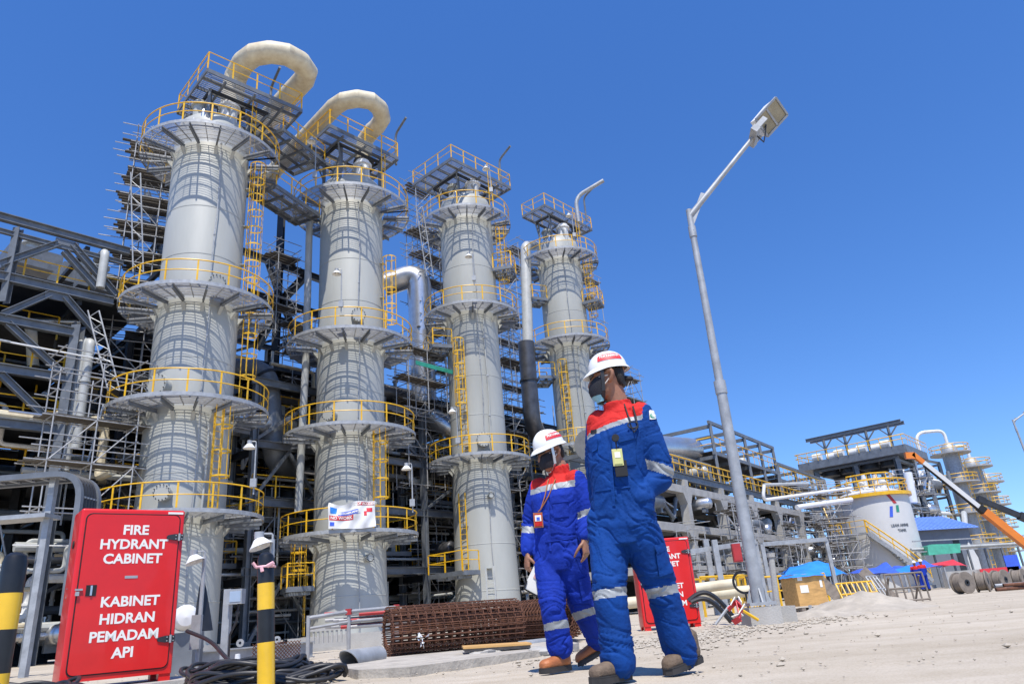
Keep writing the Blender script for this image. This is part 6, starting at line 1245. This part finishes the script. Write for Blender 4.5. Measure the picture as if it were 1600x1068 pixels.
def person(label, cfg):
    J = {k: at(*v) for k, v in cfg['J'].items()}; F = V(cfg['face']).normalized(); ch = V(cfg['chest']).normalized(); lf = V((-ch.y, ch.x, 0)).normalized(); S = cfg['s']
    feet = (J['ra'] + J['la']) / 2; base = V((feet.x, feet.y, 0))
    hu = (V((0, 0, 1)) - F * F.z).normalized(); hs_ = hu.cross(F)        # head frame: forward F, left side hs_, up hu
    H = J['head']
    def hp(f, s_, u): return H + (F * f + hs_ * s_ + hu * u) * S
    # body: one continuous surface
    m = M(); pelvis = (J['rh'] + J['lh']) / 2; chest_c = (J['rs'] + J['ls']) / 2; ax = (chest_c - pelvis); 
    rows = [(-.16, .12, .09, -.01), (0, .15, .105, -.01), (.25, .135, .095, .0), (.55, .15, .105, .01), (.85, .16, .105, .0), (1.02, .13, .08, -.01), (1.12, .07, .06, -.01)]
    loft(m, [(pelvis + ax * t + ch * o * S, lf * a * S, ch * b * S) for t, a, b, o in rows])
    limb(m, [chest_c + V((0, 0, .01)), J['neck'], hp(-.02, 0, -.05)], [.062 * S, .06 * S, .055 * S])
    for a in 'rl': limb(m, [J[a + 's'], J[a + 'e'], J[a + 'w']], [.055 * S, .042 * S, .028 * S]); limb(m, [J[a + 'h'], J[a + 'k'], J[a + 'a'] + V((0, 0, -.02))], [.082 * S, .058 * S, .042 * S])
    hd = [(-.122, .022, .026, .05), (-.108, .042, .045, .035), (-.085, .054, .064, .018), (-.055, .063, .078, .008), (-.02, .069, .09, .0), (.02, .073, .096, -.004), (.055, .073, .096, -.008), (.085, .062, .082, -.01), (.108, .038, .05, -.012), (.116, .012, .016, -.012)]
    loft(m, [(hp(o, 0, u), hs_ * a * S, F * b * S) for u, a, b, o in hd], 22, 2.1)
    limb(m, [hp(.085, 0, .015), hp(.10, 0, -.01), hp(.108, 0, -.03)], [.009 * S, .013 * S, .016 * S], 10)
    for s_ in (-1, 1):
        limb(m, [hp(-.0, s_ * .074, .026), hp(-.022, s_ * .087, .026), hp(-.026, s_ * .087, -.005), hp(-.006, s_ * .075, -.032)], [.011 * S, .013 * S, .012 * S, .010 * S], 8)
        limb(m, [hp(.07, s_ * .02, .035), hp(.075, s_ * .045, .034)], [.012 * S, .01 * S], 8)        # brow
    for a, g in cfg['hands'].items(): hand(m, J[a + 'w'] + V(g[0]).normalized() * .02, g[0], g[1], g[2], S * .98, g[3])
    me = fuse(m, .0052, 3); bmx = [K['skin']]; me.materials.clear(); me.materials.append(K['skin'])
    me.transform(Matrix.Translation(-base)); me.polygons.foreach_set("use_smooth", [True] * len(me.polygons)); me.name = "person"
    o = bpy.data.objects.new("person", me); col.objects.link(o); o.location = base; tag(o, label, "person")
    # coverall
    m = M(); bones = []
    def add(nm, pts, rad): limb(m, pts, rad, 18); P_, R_ = spl(pts, rad); bones.append((nm, P_, R_))
    g = cfg['girth']
    rows = [(-.22, .150, .118, -.005), (-.05, .178, .135, -.005), (.12, .175, .132, .0), (.3, .166, .128, .008), (.55, .178, .135, .012), (.8, .2, .14, .006), (.96, .19, .118, -.002), (1.06, .14, .09, -.01), (1.14, .08, .07, -.008)]
    loft(m, [(pelvis + ax * t + ch * o_ * S, lf * a * S * g, ch * b * S * g) for t, a, b, o_ in rows], 28, 2.3); bones.append(("torso", [pelvis + ax * t for t in np.linspace(-.2, 1.1, 12)], [.15 * S] * 12))
    for a in 'rl':
        add(a + "arm", [J[a + 's'] - (J[a + 's'] - chest_c) * .12, J[a + 's'].lerp(J[a + 'e'], .5), J[a + 'e'], J[a + 'e'].lerp(J[a + 'w'], .5), J[a + 'w'] - (J[a + 'w'] - J[a + 'e']) * .06], [.082 * S, .075 * S, .066 * S, .06 * S, .046 * S])
        add(a + "leg", [J[a + 'h'], J[a + 'h'].lerp(J[a + 'k'], .5), J[a + 'k'], J[a + 'k'].lerp(J[a + 'a'], .5), J[a + 'k'].lerp(J[a + 'a'], cfg['hem'])], [.118 * S * g, .104 * S * g, .088 * S, .084 * S, .088 * S])
    c0 = J['neck'] + V((0, 0, -.012)); m.lathe([(.05 * S, -.06), (.082 * S, -.05), (.078 * S, .028), (.068 * S, .034), (.066 * S, -.03)], 28, c0 + ch * .008, closed=True, ax=Matrix.Rotation(.22, 3, lf))
    if cfg.get('pocket'): P_ = J['lw']; loft(m, [(P_ + V((0, 0, .06)), lf * .07, ch * .05), (P_, lf * .085, ch * .065), (P_ - V((0, 0, .1)), lf * .07, ch * .05)], 16)
    cm = fuse(m, .0062, 5); nv = len(cm.vertices); co = np.empty(nv * 3); cm.vertices.foreach_get("co", co); co = co.reshape(-1, 3); no = np.empty(nv * 3); cm.vertex_normals.foreach_get("vector", no); no = no.reshape(-1, 3)
    best = np.full(nv, 1e9); bid = np.zeros(nv, int); bt = np.zeros(nv)
    for i, (nm, P_, R_) in enumerate(bones):
        for k in range(len(P_) - 1):
            a, b = np.array(P_[k]), np.array(P_[k + 1]); d = b - a; t = np.clip(((co - a) @ d) / (d @ d), 0, 1); dist = np.linalg.norm(co - (a + t[:, None] * d), axis=1) / R_[k]
            w_ = dist < best; best[w_] = dist[w_]; bid[w_] = i; bt[w_] = (k + t[w_]) / (len(P_) - 1)
    names = [b[0] for b in bones]; dsp = np.zeros(nv); seed = cfg['seed']
    for i in range(nv):                                                 # folds: stacked at knees, ankles and elbows, slanting over the trunk
        p = V(co[i]); nm = names[bid[i]]; t = bt[i]; wv = noise.noise(p * 4.5 + V((seed, 0, 0)))
        if nm == "torso": q = V((p.x * 7, p.y * 7, p.z * 11 + 5 * (p.x - base.x) + wv * 1.6 + seed)); am = .0075 + .007 * math.exp(-((t - .22) / .12) ** 2)
        elif nm.endswith("leg"): q = V((p.x * 5, p.y * 5, p.z * 15 + wv * 2.6 + 7 * (p.x - base.x) + seed)); am = .006 + .010 * math.exp(-((t - .5) / .11) ** 2) + .009 * math.exp(-((t - .9) / .13) ** 2) + .008 * math.exp(-(t / .2) ** 2)
        else: q = V((p.x * 6, p.y * 6, p.z * 16 + wv * 2.6 + 6 * (p.x - base.x) + seed)); am = .005 + .009 * math.exp(-((t - .5) / .16) ** 2) + .006 * math.exp(-((t - .95) / .12) ** 2)
        v1 = noise.noise(q * 1.15); v2 = noise.noise(q * 2.6 + V((3, 1, 7)))
        cr = max(0, .16 - abs(v1)) / .16; dsp[i] = am * (.7 * (.42 - abs(v1)) + .5 * (.3 - abs(v2)) + .9 * v1 - 1.25 * cr ** 1.3) * S * (.62 if nm.endswith('leg') else .75)
    co = co + no * dsp[:, None]; cm.vertices.foreach_set("co", co.ravel()); cm.update()
    sm = bpy.data.objects.new("t", cm); bvh = BVHTree.FromPolygons([tuple(v) for v in co], [tuple(p.vertices) for p in cm.polygons]); bpy.data.objects.remove(sm)
    def hit(px, py, near=None):
        r_ = ray(px, py).normalized(); h = bvh.ray_cast(CP, r_)
        if h[0]: return h[0], h[1]
        h = bvh.find_nearest(CP + r_ * (chest_c - CP).length); print("near", px, py, round(h[3], 3)); return h[0], h[1]
    def plane(a, b):                                                    # through two points of the cloth, level across
        pa, pb = hit(*a)[0], hit(*b)[0]
        if pa is None or pb is None: print("MISS", a, b); return None
        d = pb - pa; t_ = V((-d.y, d.x, 0)).normalized(); n_ = d.cross(t_).normalized(); n_ = n_ if n_.z > 0 else -n_; return np.array(pa), np.array(n_)
    zone = np.zeros(nv, int)                                             # 0 blue 1 red 2 white 3 silver
    def above(pl): return ((co - pl[0]) @ pl[1]) > 0
    tors = bid == names.index("torso"); arms = np.isin(bid, [names.index("rarm"), names.index("larm")])
    up = [plane(*q) for q in cfg['yoke']]
    if all(u is not None for u in up):
        inner = (np.abs((co - np.array(chest_c)) @ np.array(lf)) < .19 * S); Z = tors | (arms & inner)
        zone[Z & above(up[2])] = 3; zone[Z & above(up[1])] = 2; zone[Z & above(up[0])] = 1
    for nm, a, b in cfg['bands']:
        A, B = plane(*a), plane(*b)
        if A is None or B is None: continue
        zz = (bid == names.index(nm)) & ~above(A) & above(B)
        if nm.endswith("arm"): zz &= (bt > .3)
        zone[zz] = 3
    cm.materials.clear()
    for q in (cfg['blue'], K['cred'], K['cwhite'], K['silver']): cm.materials.append(q)
    pz = [int(np.bincount([zone[v] for v in p.vertices]).argmax()) for p in cm.polygons]; cm.polygons.foreach_set("material_index", pz)
    cm.transform(Matrix.Translation(-base)); cm.polygons.foreach_set("use_smooth", [True] * len(cm.polygons)); cm.name = "coverall"
    co_ = bpy.data.objects.new("coverall", cm); col.objects.link(co_); co_.parent = o
    def patch(nm, quad, mm, off=.006, thick=.006, n=8, par=None, th=None):     # piece of cloth or card lying on the coverall
        vs = []; a, b, c, d = [V((q[0], q[1], 0)) for q in quad]; lastd = None
        for j in range(n + 1):
            for i in range(n + 1):
                q = a.lerp(b, i / n).lerp(d.lerp(c, i / n), j / n); h, nn = hit(q.x, q.y)
                if h is None: return None
                vs.append(h + nn * off)
        k = M(); N_ = len(vs); vw = (CP - vs[0]).normalized(); vs2 = [v + vw * thick for v in vs]
        fs = []
        for j in range(n):
            for i in range(n): e = j * (n + 1) + i; fs += [(e, e + 1, e + n + 2, e + n + 1), (e + N_ + n + 1, e + N_ + n + 2, e + N_ + 1, e + N_)]
        ed = [i for i in range(n)] + [i * (n + 1) + n for i in range(n)] + [n * (n + 1) + i for i in range(n, 0, -1)] + [i * (n + 1) for i in range(n, 0, -1)]
        for x in range(len(ed)): p_, q_ = ed[x], ed[(x + 1) % len(ed)]; fs.append((p_, q_, q_ + N_, p_ + N_))
        k.add(vs + vs2, fs); return k.build(nm, mm, par or co_, 60)
    for nm, quad, mm, off, th_ in cfg['patches']: patch(nm, quad, cfg['blue'] if mm == 'blue' else K[mm], off, th_)
    # boots
    for a, (toe, mm) in cfg['boots'].items():
        A = J.get(a + 'b', J[a + 'a']); t_ = V(toe).normalized(); s_ = V((-t_.y, t_.x, 0)); lift = cfg.get('lift', {}).get(a, 0); c = V((A.x, A.y, 0)) ; b = M(); up_v = V((0, 0, 1))
        if lift: tilt = Matrix.Rotation(lift, 3, s_)
        def fp(f, z): q = t_ * f * S * .82 + up_v * z * S; q = (tilt @ (q - t_ * .19) + t_ * .19) if lift else q; return c + q
        rows = [(-.075, .028, .028, .05), (-.06, .04, .044, .05), (-.02, .043, .05, .055), (.04, .044, .05, .055), (.09, .047, .042, .047), (.14, .052, .038, .042), (.185, .052, .036, .040), (.215, .042, .03, .036), (.232, .022, .02, .032)]
        loft(b, [(fp(f, z_ * .93 + .016), s_ * w_ * S * .9, up_v * h_ * S * .93) for f, w_, h_, z_ in rows], 20, 2.6)
        limb(b, [fp(-.015, .07), fp(-.025, .15), A + V((0, 0, .06))], [.05 * S, .05 * S, .05 * S], 16)
        bm_ = fuse(b, .006, 3); bm_.materials.clear(); bm_.materials.append(K[mm] if mm in K else mm); bm_.transform(Matrix.Translation(-base)); bm_.polygons.foreach_set("use_smooth", [True] * len(bm_.polygons)); bm_.name = "boot"
        bo_ = bpy.data.objects.new("boot", bm_); col.objects.link(bo_); bo_.parent = o
        so_ = M(); ol = [(-.082, 0), (-.07, .034), (-.02, .043), (.05, .042), (.12, .052), (.18, .054), (.222, .04), (.24, 0)]; ol = ol + [(x, -y) for x, y in ol[-2:0:-1]]
        so_.prism([fp(x, .0) + s_ * y * S * .92 for x, y in ol], up_v * .028 * S); so_.build("sole", K['sole'], bo_, 30)
        cap = M(); cap.prism([fp(x, .029) + s_ * y * .91 * S for x, y in ol], up_v * .006 * S); cap.build("welt", K['sole'], bo_, 30)
    # head gear
    hm = M(); n = 40; tl = cfg.get('helmet_tilt', .0); hc = H + (hu * .052 - F * .008) * S; S0 = S; S = S * cfg['hs']; fh = (F * math.cos(tl) - hu * math.sin(tl)); uh = (hu * math.cos(tl) + F * math.sin(tl))
    def helm(a, v):                                                       # v: 0 rim to 1 crown
        e = v * PI / 2; r_ = math.cos(e) ** .8; rid = .004 * math.exp(-((math.sin(a)) / .16) ** 2) * (1 if v > .12 else 0)
        return hc + (fh * math.cos(a) * .132 * r_ + hs_ * math.sin(a) * .108 * r_ + uh * (math.sin(e) * .132 + rid)) * S
    vs = []; ks = [0, .08, .16, .25, .35, .45, .55, .65, .75, .85, .93, 1.]
    for v in ks: vs += [helm(2 * PI * i / n, v) for i in range(n)]
    fs = [(j * n + i, j * n + (i + 1) % n, (j + 1) * n + (i + 1) % n, (j + 1) * n + i) for j in range(len(ks) - 1) for i in range(n)]
    hm.add(vs, fs); hm.build("helmet", K['helmet'], o, 60); hob = KIDS(o)[-1]
    bm_ = M(); vs = []
    for e_, dz in ((0, .006), (.5, .001), (1, -.010), (1.02, -.016), (.5, -.007), (0, -.004)):
        for i in range(n):
            a = 2 * PI * i / n; w_ = .010 + .036 * max(0, math.cos(a)) ** 2 + .006 * max(0, -math.cos(a)); vs.append(hc + (fh * math.cos(a) * (.132 + w_ * e_) + hs_ * math.sin(a) * (.108 + .011 * e_) + uh * (dz - .016 * e_ * max(0, math.cos(a)))) * S)
    bm_.add(vs, [(j * n + i, j * n + (i + 1) % n, ((j + 1) % 6) * n + (i + 1) % n, ((j + 1) % 6) * n + i) for j in range(6) for i in range(n)]); bm_.build("brim", K['helmet'], hob, 60)
    a_l = cfg['badge_a']                                                   # red strip with white lettering on the helmet side
    def hsurf(x, y, off): a = a_l + x; v = y; q = helm(a, v); nn = (q - (hc - uh * .03)).normalized(); return q + nn * off
    st = M(); vs = []; nx = 18
    for j in range(5):
        for i in range(nx + 1): x = lerp(-.72, .72, i / nx); vs.append(hsurf(x, .2 + .27 * (j / 4) * (1 - .55 * max(0, abs(i / nx * 2 - 1) - .55)), .0025))
    st.add(vs, [(j * (nx + 1) + i, (j + 1) * (nx + 1) + i, (j + 1) * (nx + 1) + i + 1, j * (nx + 1) + i + 1) for j in range(4) for i in range(nx)]); st.build("red_strip", K['redt'], hob, 60)
    tx = M(); tx.text("PERTAMINA", .027, Matrix(), .0006, .0004, 1., bend=lambda q: hsurf(q.x / .125, .345 + q.y / .19, .004 + q.z)); tx.build("lettering", K['letter'], hob, 60)
    S = S0
    hr = M(); loft(hr, [(hp(o_, 0, u), hs_ * a * S * .96, F * b * S) for u, a, b, o_ in ((-.055, .05, .02, -.072), (-.04, .06, .03, -.066), (-.01, .0735, .036, -.062), (.03, .0755, .044, -.054), (.05, .077, .08, -.02), (.075, .07, .09, -.01))], 22); hr.build("hair", K['hair'], o, 60)
    if cfg.get('bun'): hr2 = M(); limb(hr2, [hp(-.10, 0.01, -.015), hp(-.128, .01, -.02)], [.018, .016], 10); hr2.build("hair_knot", K['hair'], o, 60)
    for s_ in (-1, 1):
        sp = M(); q = [hp(.028, s_ * .09, .045), hp(.03, s_ * .083, -.02), hp(.035, s_ * .07, -.085), hp(.045, s_ * .035, -.125), hp(.05, 0, -.133)]
        for i in range(4): sp.beam(q[i], q[i + 1], .006, .02, up=F)
        sp.build("chin_strap", K[cfg['strap']], o)
        lp = M(); lp.tube([hp(.05, s_ * .066, .0), hp(.0, s_ * .079, .0)], .003, 5); lp.tube([hp(.05, s_ * .06, -.07), hp(-.005, s_ * .077, -.02)], .003, 5); lp.build("ear_loop", K['letter'], o)
    def maskshape(nm, us, off, mm, ae=1.22):
        k = M(); vs = []; nn = 20
        for u in us:
            t_ = (u + .125) / .13; wd = .058 + .018 * math.sin(min(1, max(0, t_)) * PI * .5); dp = .082 + .034 * math.sin(min(1, max(0, t_)) * PI) ** .7
            for i in range(nn + 1): a = lerp(-ae, ae, i / nn); vs.append(hp(.004 + math.cos(a) * (dp + off), math.sin(a) * (wd + off), u))
        for u in us:
            t_ = (u + .125) / .13; wd = .052 + .018 * math.sin(min(1, max(0, t_)) * PI * .5); dp = .076 + .034 * math.sin(min(1, max(0, t_)) * PI) ** .7
            for i in range(nn + 1): a = lerp(-ae, ae, i / nn); vs.append(hp(.004 + math.cos(a) * (dp + off), math.sin(a) * (wd + off), u))
        W = nn + 1; q = len(us); N_ = W * q; fs = []
        for j in range(q - 1):
            for i in range(nn): e = j * W + i; fs += [(e, e + 1, e + W + 1, e + W), (e + N_ + W, e + N_ + W + 1, e + N_ + 1, e + N_)]
        for i in range(nn): fs += [(i, N_ + i, N_ + i + 1, i + 1), ((q - 1) * W + i, (q - 1) * W + i + 1, N_ + (q - 1) * W + i + 1, N_ + (q - 1) * W + i)]
        k.add(vs, fs); return k.build(nm, K[mm], o, 60)
    maskshape("face_mask", [-.10, -.085, -.06, -.035, -.01, .008], .002, 'mask')
    if cfg.get('under'): maskshape("inner_mask", [-.138, -.125, -.112, -.099], .0, 'bmask', 1.05)
    gl = M()
    for s_ in (-1, 1): gl.beam(hp(.102, s_ * .008, .028), hp(.082, s_ * .066, .028), .004, .034, up=hu)
    gob = gl.build("glasses", K['lens'], o)
    for s_ in (-1, 1): t_ = M(); t_.beam(hp(.082, s_ * .068, .034), hp(-.01, s_ * .079, .026), .004, .007); t_.build("temple", K['blk'], gob)
    return o, J, hit, co_, hp
SB = {}
K['cov_a'] = cloth_mat("bright_blue_coverall_cloth", (.004, .048, .225)); K['cov_b'] = cloth_mat("violet_blue_coverall_cloth", (.009, .036, .33))
K['boot_a'] = mat("dusty_brown_boot", (.17, .12, .08), .8, 0, .2, 14, .3, 90); K['boot_b'] = mat("tan_leather_boot", (.42, .14, .045), .55, 0, .15, 10, .2, 90)
yA = 4.07
tall = dict(s=1.02, girth=1.0, seed=3.1, face=(-.985, .12, -.03), chest=(-.66, -.75, 0), blue=K['cov_a'], badge_a=1.8, strap='dsteel', under=True, bun=True, pocket=True, helmet_tilt=.06, hs=.86, hem=1.0,
    J=dict(head=(950, 592, 4.07), neck=(966, 632, 4.08), rs=(934, 662, 4.17), ls=(1004, 650, 3.97), re=(934, 750, 4.24), rw=(942, 815, 4.2), le=(1033, 742, 3.99), lw=(1000, 776, 3.97),
        rh=(950, 815, 4.12), lh=(993, 815, 4.02), rk=(953, 925, 4.0), lk=(1033, 920, 4.1), ra=(966, 1034, 4.0), la=(1064, 1020, 4.18), lb=(1080, 1024, 4.2)),
    hands=dict(r=((.1, -.1, -1), (-.6, .5, 0), (-.5, -.8, 0), .35), l=((-.45, -.2, -.85), (-.3, .7, 0), (-.7, -.6, 0), .4)),
    yoke=[((934, 669), (993, 649)), ((934, 669), (993, 649)), ((934, 677), (993, 657))],
    bands=[("larm", ((1014, 718), (1042, 726)), ((1013, 733), (1040, 742))), ("rleg", ((938, 920), (970, 915)), ((939, 936), (971, 931))), ("lleg", ((1008, 921), (1056, 911)), ((1015, 936), (1060, 926)))],
    patches=[("pocket_flap", ((966, 679), (994, 672), (994, 684), (967, 691)), 'blue', .004, .007), ("pocket_flap", ((925, 690), (934, 687), (934, 702), (926, 706)), 'blue', .004, .006), ("pocket", ((967, 691), (993, 684), (994, 725), (970, 728)), 'blue', .002, .004),
        ("cargo_flap", ((1021, 852), (1046, 843), (1049, 854), (1026, 865)), 'blue', .008, .008), ("cargo_pocket", ((1024, 862), (1048, 853), (1054, 893), (1030, 900)), 'blue', .006, .008),
        ("sleeve_badge", ((1014, 641), (1026, 642), (1028, 655), (1014, 655)), 'letter', .004, .002), ("name_tag", ((924, 672), (933, 670), (933, 676), (924, 678)), 'blk', .005, .002),
        ("fly_placket", ((951, 690), (955, 689), (962, 790), (957, 790)), 'blue', .003, .004), ("belt_seam", ((930, 764), (985, 757), (985, 761), (930, 768)), 'blue', .003, .003)],
    boots=dict(r=((-.76, -.65, 0), 'boot_a'), l=((-.82, -.57, 0), 'boot_a')), lift=dict(l=.16))
pA, JA, hitA, cvA, hpA = person("taller worker in bright blue and red coverall and white helmet, hand in pocket", tall)
def ringpatch(hit, cx, cy, r0, r1, mm, nm, par, off=.009):
    k = M(); vs = []
    for r_ in (r0, r1):
        for i in range(20):
            a = 2 * PI * i / 20; h, n_ = hit(cx + r_ * math.cos(a), cy + r_ * math.sin(a))
            if h is None: return
            vs.append(h + (CP - h).normalized() * off)
    k.add(vs, [(i, (i + 1) % 20, 20 + (i + 1) % 20, 20 + i) for i in range(20)]); k.build(nm, K[mm], par, 60)
K['emer'] = mat("emerald_print", (.01, .42, .22), .5); ringpatch(hitA, 1020.5, 648.5, 2.6, 4.4, 'emer', "badge_ring", cvA); ringpatch(hitA, 1020.5, 648.5, .1, 1.5, 'emer', "badge_dot", cvA)
def card(hit, par_, px, py, w_, h_, frame, face, nm, cx=0):
    h, n_ = hit(px, py); c = h + (CP - h).normalized() * .03; R_ = V((0, -1, 0)); m = M(); m.box(c, (w_, .008, h_)); b = m.build(nm, K[frame], par_); m = M(); m.box(c - V((0, .006, 0)), (w_ * .8, .004, h_ * .8)); m.build("card_face", K[face], b); return c, b
c, b = card(hitA, pA, 965, 714, .056, .092, 'amber', 'amber', "id_card"); m = M(); m.box(c + V((.012, .01, -.06)), (.065, .02, .085)); m.build("phone_pouch", K['blk'], pA)
m = M(); m.box(c + V((0, -.0085, .012)), (.03, .003, .03)); m.build("photo", K['letter'], b)
m = M(); m.cyl(c + V((.0, .0, .105)), c + V((0, -.02, .105)), .02, 16); m.tube([c + V((0, -.01, .1)), c + V((0, -.006, .05))], .004, 6); m.build("badge_reel", K['blk'], pA)
h, _ = hitA(984, 655); q = [hitA(*t_)[0] + V((0, -.015, 0)) for t_ in ((975, 632), (981, 650), (985, 660))]; m = M(); m.tube(q, .004, 6)
q2 = [hitA(*t_)[0] + V((0, -.02, 0)) for t_ in ((988, 636), (992, 650), (996, 668), (990, 676), (984, 664))]; m.tube(q2, .005, 6); eg = m.build("hung_glasses", K['blk'], pA)
m = M(); c = hitA(988, 665)[0] + V((0, -.02, 0)); m.tube([c + V((.028 * math.cos(a), -.004, .018 * math.sin(a))) for a in np.linspace(0, 2 * PI, 15)[:-1]], .004, 6, closed=True); m.build("lens_rim", K['dsteel'], eg)
yB = 5.0
short = dict(s=.95, girth=1.0, seed=9.4, face=(-.84, -.46, -.26), chest=(-.55, -.83, 0), blue=K['cov_b'], badge_a=1.75, strap='alu', under=False, helmet_tilt=.02, hs=.95, hem=.84,
    J=dict(head=(860, 708, 5.0), neck=(874, 731, 5.02), rs=(840, 764, 5.1), ls=(903, 750, 4.92), re=(829, 822, 5.14), rw=(824, 862, 5.06), le=(918, 806, 4.93), lw=(912, 838, 4.86),
        rh=(858, 868, 5.05), lh=(890, 866, 4.97), rk=(864, 950, 4.93), lk=(908, 942, 5.05), ra=(877, 1020, 4.98), la=(940, 1006, 5.3)),
    hands=dict(r=((-.08, -.12, -1), (.75, .3, 0), (-.5, -.85, 0), .42), l=((.06, -.05, -1), (-.75, .5, 0), (-.6, -.8, .1), .28)),
    yoke=[((840, 761), (886, 751)), ((840, 761), (886, 751)), ((840, 770), (886, 761))],
    bands=[("rarm", ((819, 821), (838, 822)), ((819, 832), (838, 833))), ("larm", ((909, 797), (921, 793)), ((909, 808), (921, 803))), ("rleg", ((848, 973), (884, 967)), ((849, 987), (884, 981))), ("lleg", ((898, 956), (926, 947)), ((902, 969), (930, 959)))],
    patches=[("pocket_flap", ((862, 776), (886, 773), (888, 783), (863, 786)), 'blue', .004, .006), ("pocket", ((863, 786), (887, 783), (889, 806), (866, 809)), 'blue', .002, .004), ("cargo_flap", ((903, 905), (917, 900), (920, 909), (906, 914)), 'blue', .006, .007), ("cargo_pocket", ((905, 913), (920, 908), (926, 934), (910, 938)), 'blue', .005, .007),
        ("belt_seam", ((852, 843), (896, 837), (896, 841), (852, 847)), 'blue', .003, .003), ("fly_placket", ((855, 775), (858, 774), (862, 860), (858, 860)), 'blue', .003, .004)],
    boots=dict(r=((-.74, -.67, 0), 'boot_b'), l=((-.9, -.3, 0), 'boot_b')), lift=dict(l=.35))
pB, JB, hitB, cvB, hpB = person("shorter worker in violet blue and red coverall and white helmet, looking down", short)
c, b = card(hitB, pB, 841, 812, .062, .098, 'lanyard', 'cred', "id_card"); m = M(); m.box(c + V((0, -.0085, .012)), (.042, .003, .04)); m.build("photo", K['letter'], b); m = M(); m.box(c + V((0, -.0105, .008)), (.022, .003, .02)); m.build("portrait", K['navy'], b)
for sx in ((857, 748), (868, 748)):
    q = [x for x in (hitB(*sx)[0], hitB(lerp(sx[0], 846, .5), 775)[0], hitB(845, 795)[0]) if x is not None]
    if q: m = M(); q = [x + (CP - x).normalized() * .014 for x in q] + [c + V((.005, -.002, .055))]; m.tube(q, .0045, 6); m.build("lanyard", K['lanyard'], pB)
w_ = JB['rw']; top = w_ + V((.075, -.06, -.01)); o = thing("document_folder", "clear folder with papers and orange strap hanging by the shorter worker's right hand", "folder", top - V((0, 0, .3)))
m = M(); m.prism([top + V((-.01, 0, -.04)), top + V((.03, 0, -.05)), top + V((.0, .01, -.30)), top + V((-.11, .0, -.22)), top + V((-.09, 0, -.17))], (0, .012, 0)); f_ = m.build("cover", K['letter'], o); m = M(); m.prism([top + V((.004, -.004, -.06)), top + V((.026, -.004, -.07)), top + V((.004, -.004, -.2)), top + V((-.05, -.004, -.16))], (0, .003, 0)); m.build("paper", mat("pink_paper", (.6, .35, .33), .7), f_)
m = M(); m.tube([top + V((-.095, -.006, -.175)), top + V((-.115, -.006, -.225)), top + V((-.02, -.004, -.285)), top + V((.0, -.002, -.305))], .007, 6); m.build("edge_strip", K['blk'], f_)
m = M(); m.tube(elbow([top + V((.03, .05, .1)), top + V((.022, .01, .0)), top + V((0.0, 0, -.05)), top + V((.03, 0, -.055)), top + V((.035, .01, 0.02))], .02, 3), .007, 6); m.build("strap", K['orstrap'], o)
# two distant workers under the blue tarpaulin
def far_person(label, px, py, Y, seed, turn):
    b = at(px, py, Y); z0 = b.z; o_ = V((b.x, b.y, 0)); m = M(); R_ = Matrix.Rotation(turn, 3, 'Z')
    def p(x, y, z): return o_ + R_ @ V((x, y, z))
    loft(m, [(p(0, 0, .85), R_ @ V((.19, 0, 0)), R_ @ V((0, .13, 0))), (p(0, 0, 1.1), R_ @ V((.18, 0, 0)), R_ @ V((0, .13, 0))), (p(0, 0, 1.35), R_ @ V((.21, 0, 0)), R_ @ V((0, .13, 0))), (p(0, 0, 1.46), R_ @ V((.12, 0, 0)), R_ @ V((0, .09, 0)))])
    limb(m, [p(0, 0, 1.4), p(0, 0, 1.55)], [.06, .055]); limb(m, [p(0, .01, 1.58), p(0, .01, 1.66)], [.085, .09])
    for s_ in (-1, 1):
        limb(m, [p(s_ * .21, 0, 1.4), p(s_ * .26, .02, 1.12), p(s_ * .2, .14, .9)], [.07, .058, .05]); limb(m, [p(s_ * .1, 0, .88), p(s_ * .12, .03, .5), p(s_ * .12, -.03, .1)], [.11, .09, .08]); limb(m, [p(s_ * .12, -.04, .06), p(s_ * .13, .14, .05)], [.055, .045])
    me = fuse(m, .02, 2); me.transform(Matrix.Translation(-o_)); me.materials.clear()
    for q in (K['cov_b'], K['cred'], K['skin'], K['sole']): me.materials.append(q)
    for pl in me.polygons: z = pl.center.z; pl.material_index = 3 if z < .12 else 0 if z < 1.27 else 1 if z < 1.49 else 2; pl.use_smooth = True
    o = bpy.data.objects.new("person", me); col.objects.link(o); o.location = o_; tag(o, label, "person")
    k = M(); k.lathe([(.15, 1.665), (.115, 1.68), (.11, 1.73), (.075, 1.79), (.001, 1.81)], 20, o_); k.build("helmet", K['helmet'], o)
far_person("distant worker in blue and red standing under the long blue tarpaulin roof", 1450, 922, 45, 1, .3); far_person("distant worker in blue beside the other distant worker, half hidden by the weathered barricade", 1439, 921, 47, 2, -.6)
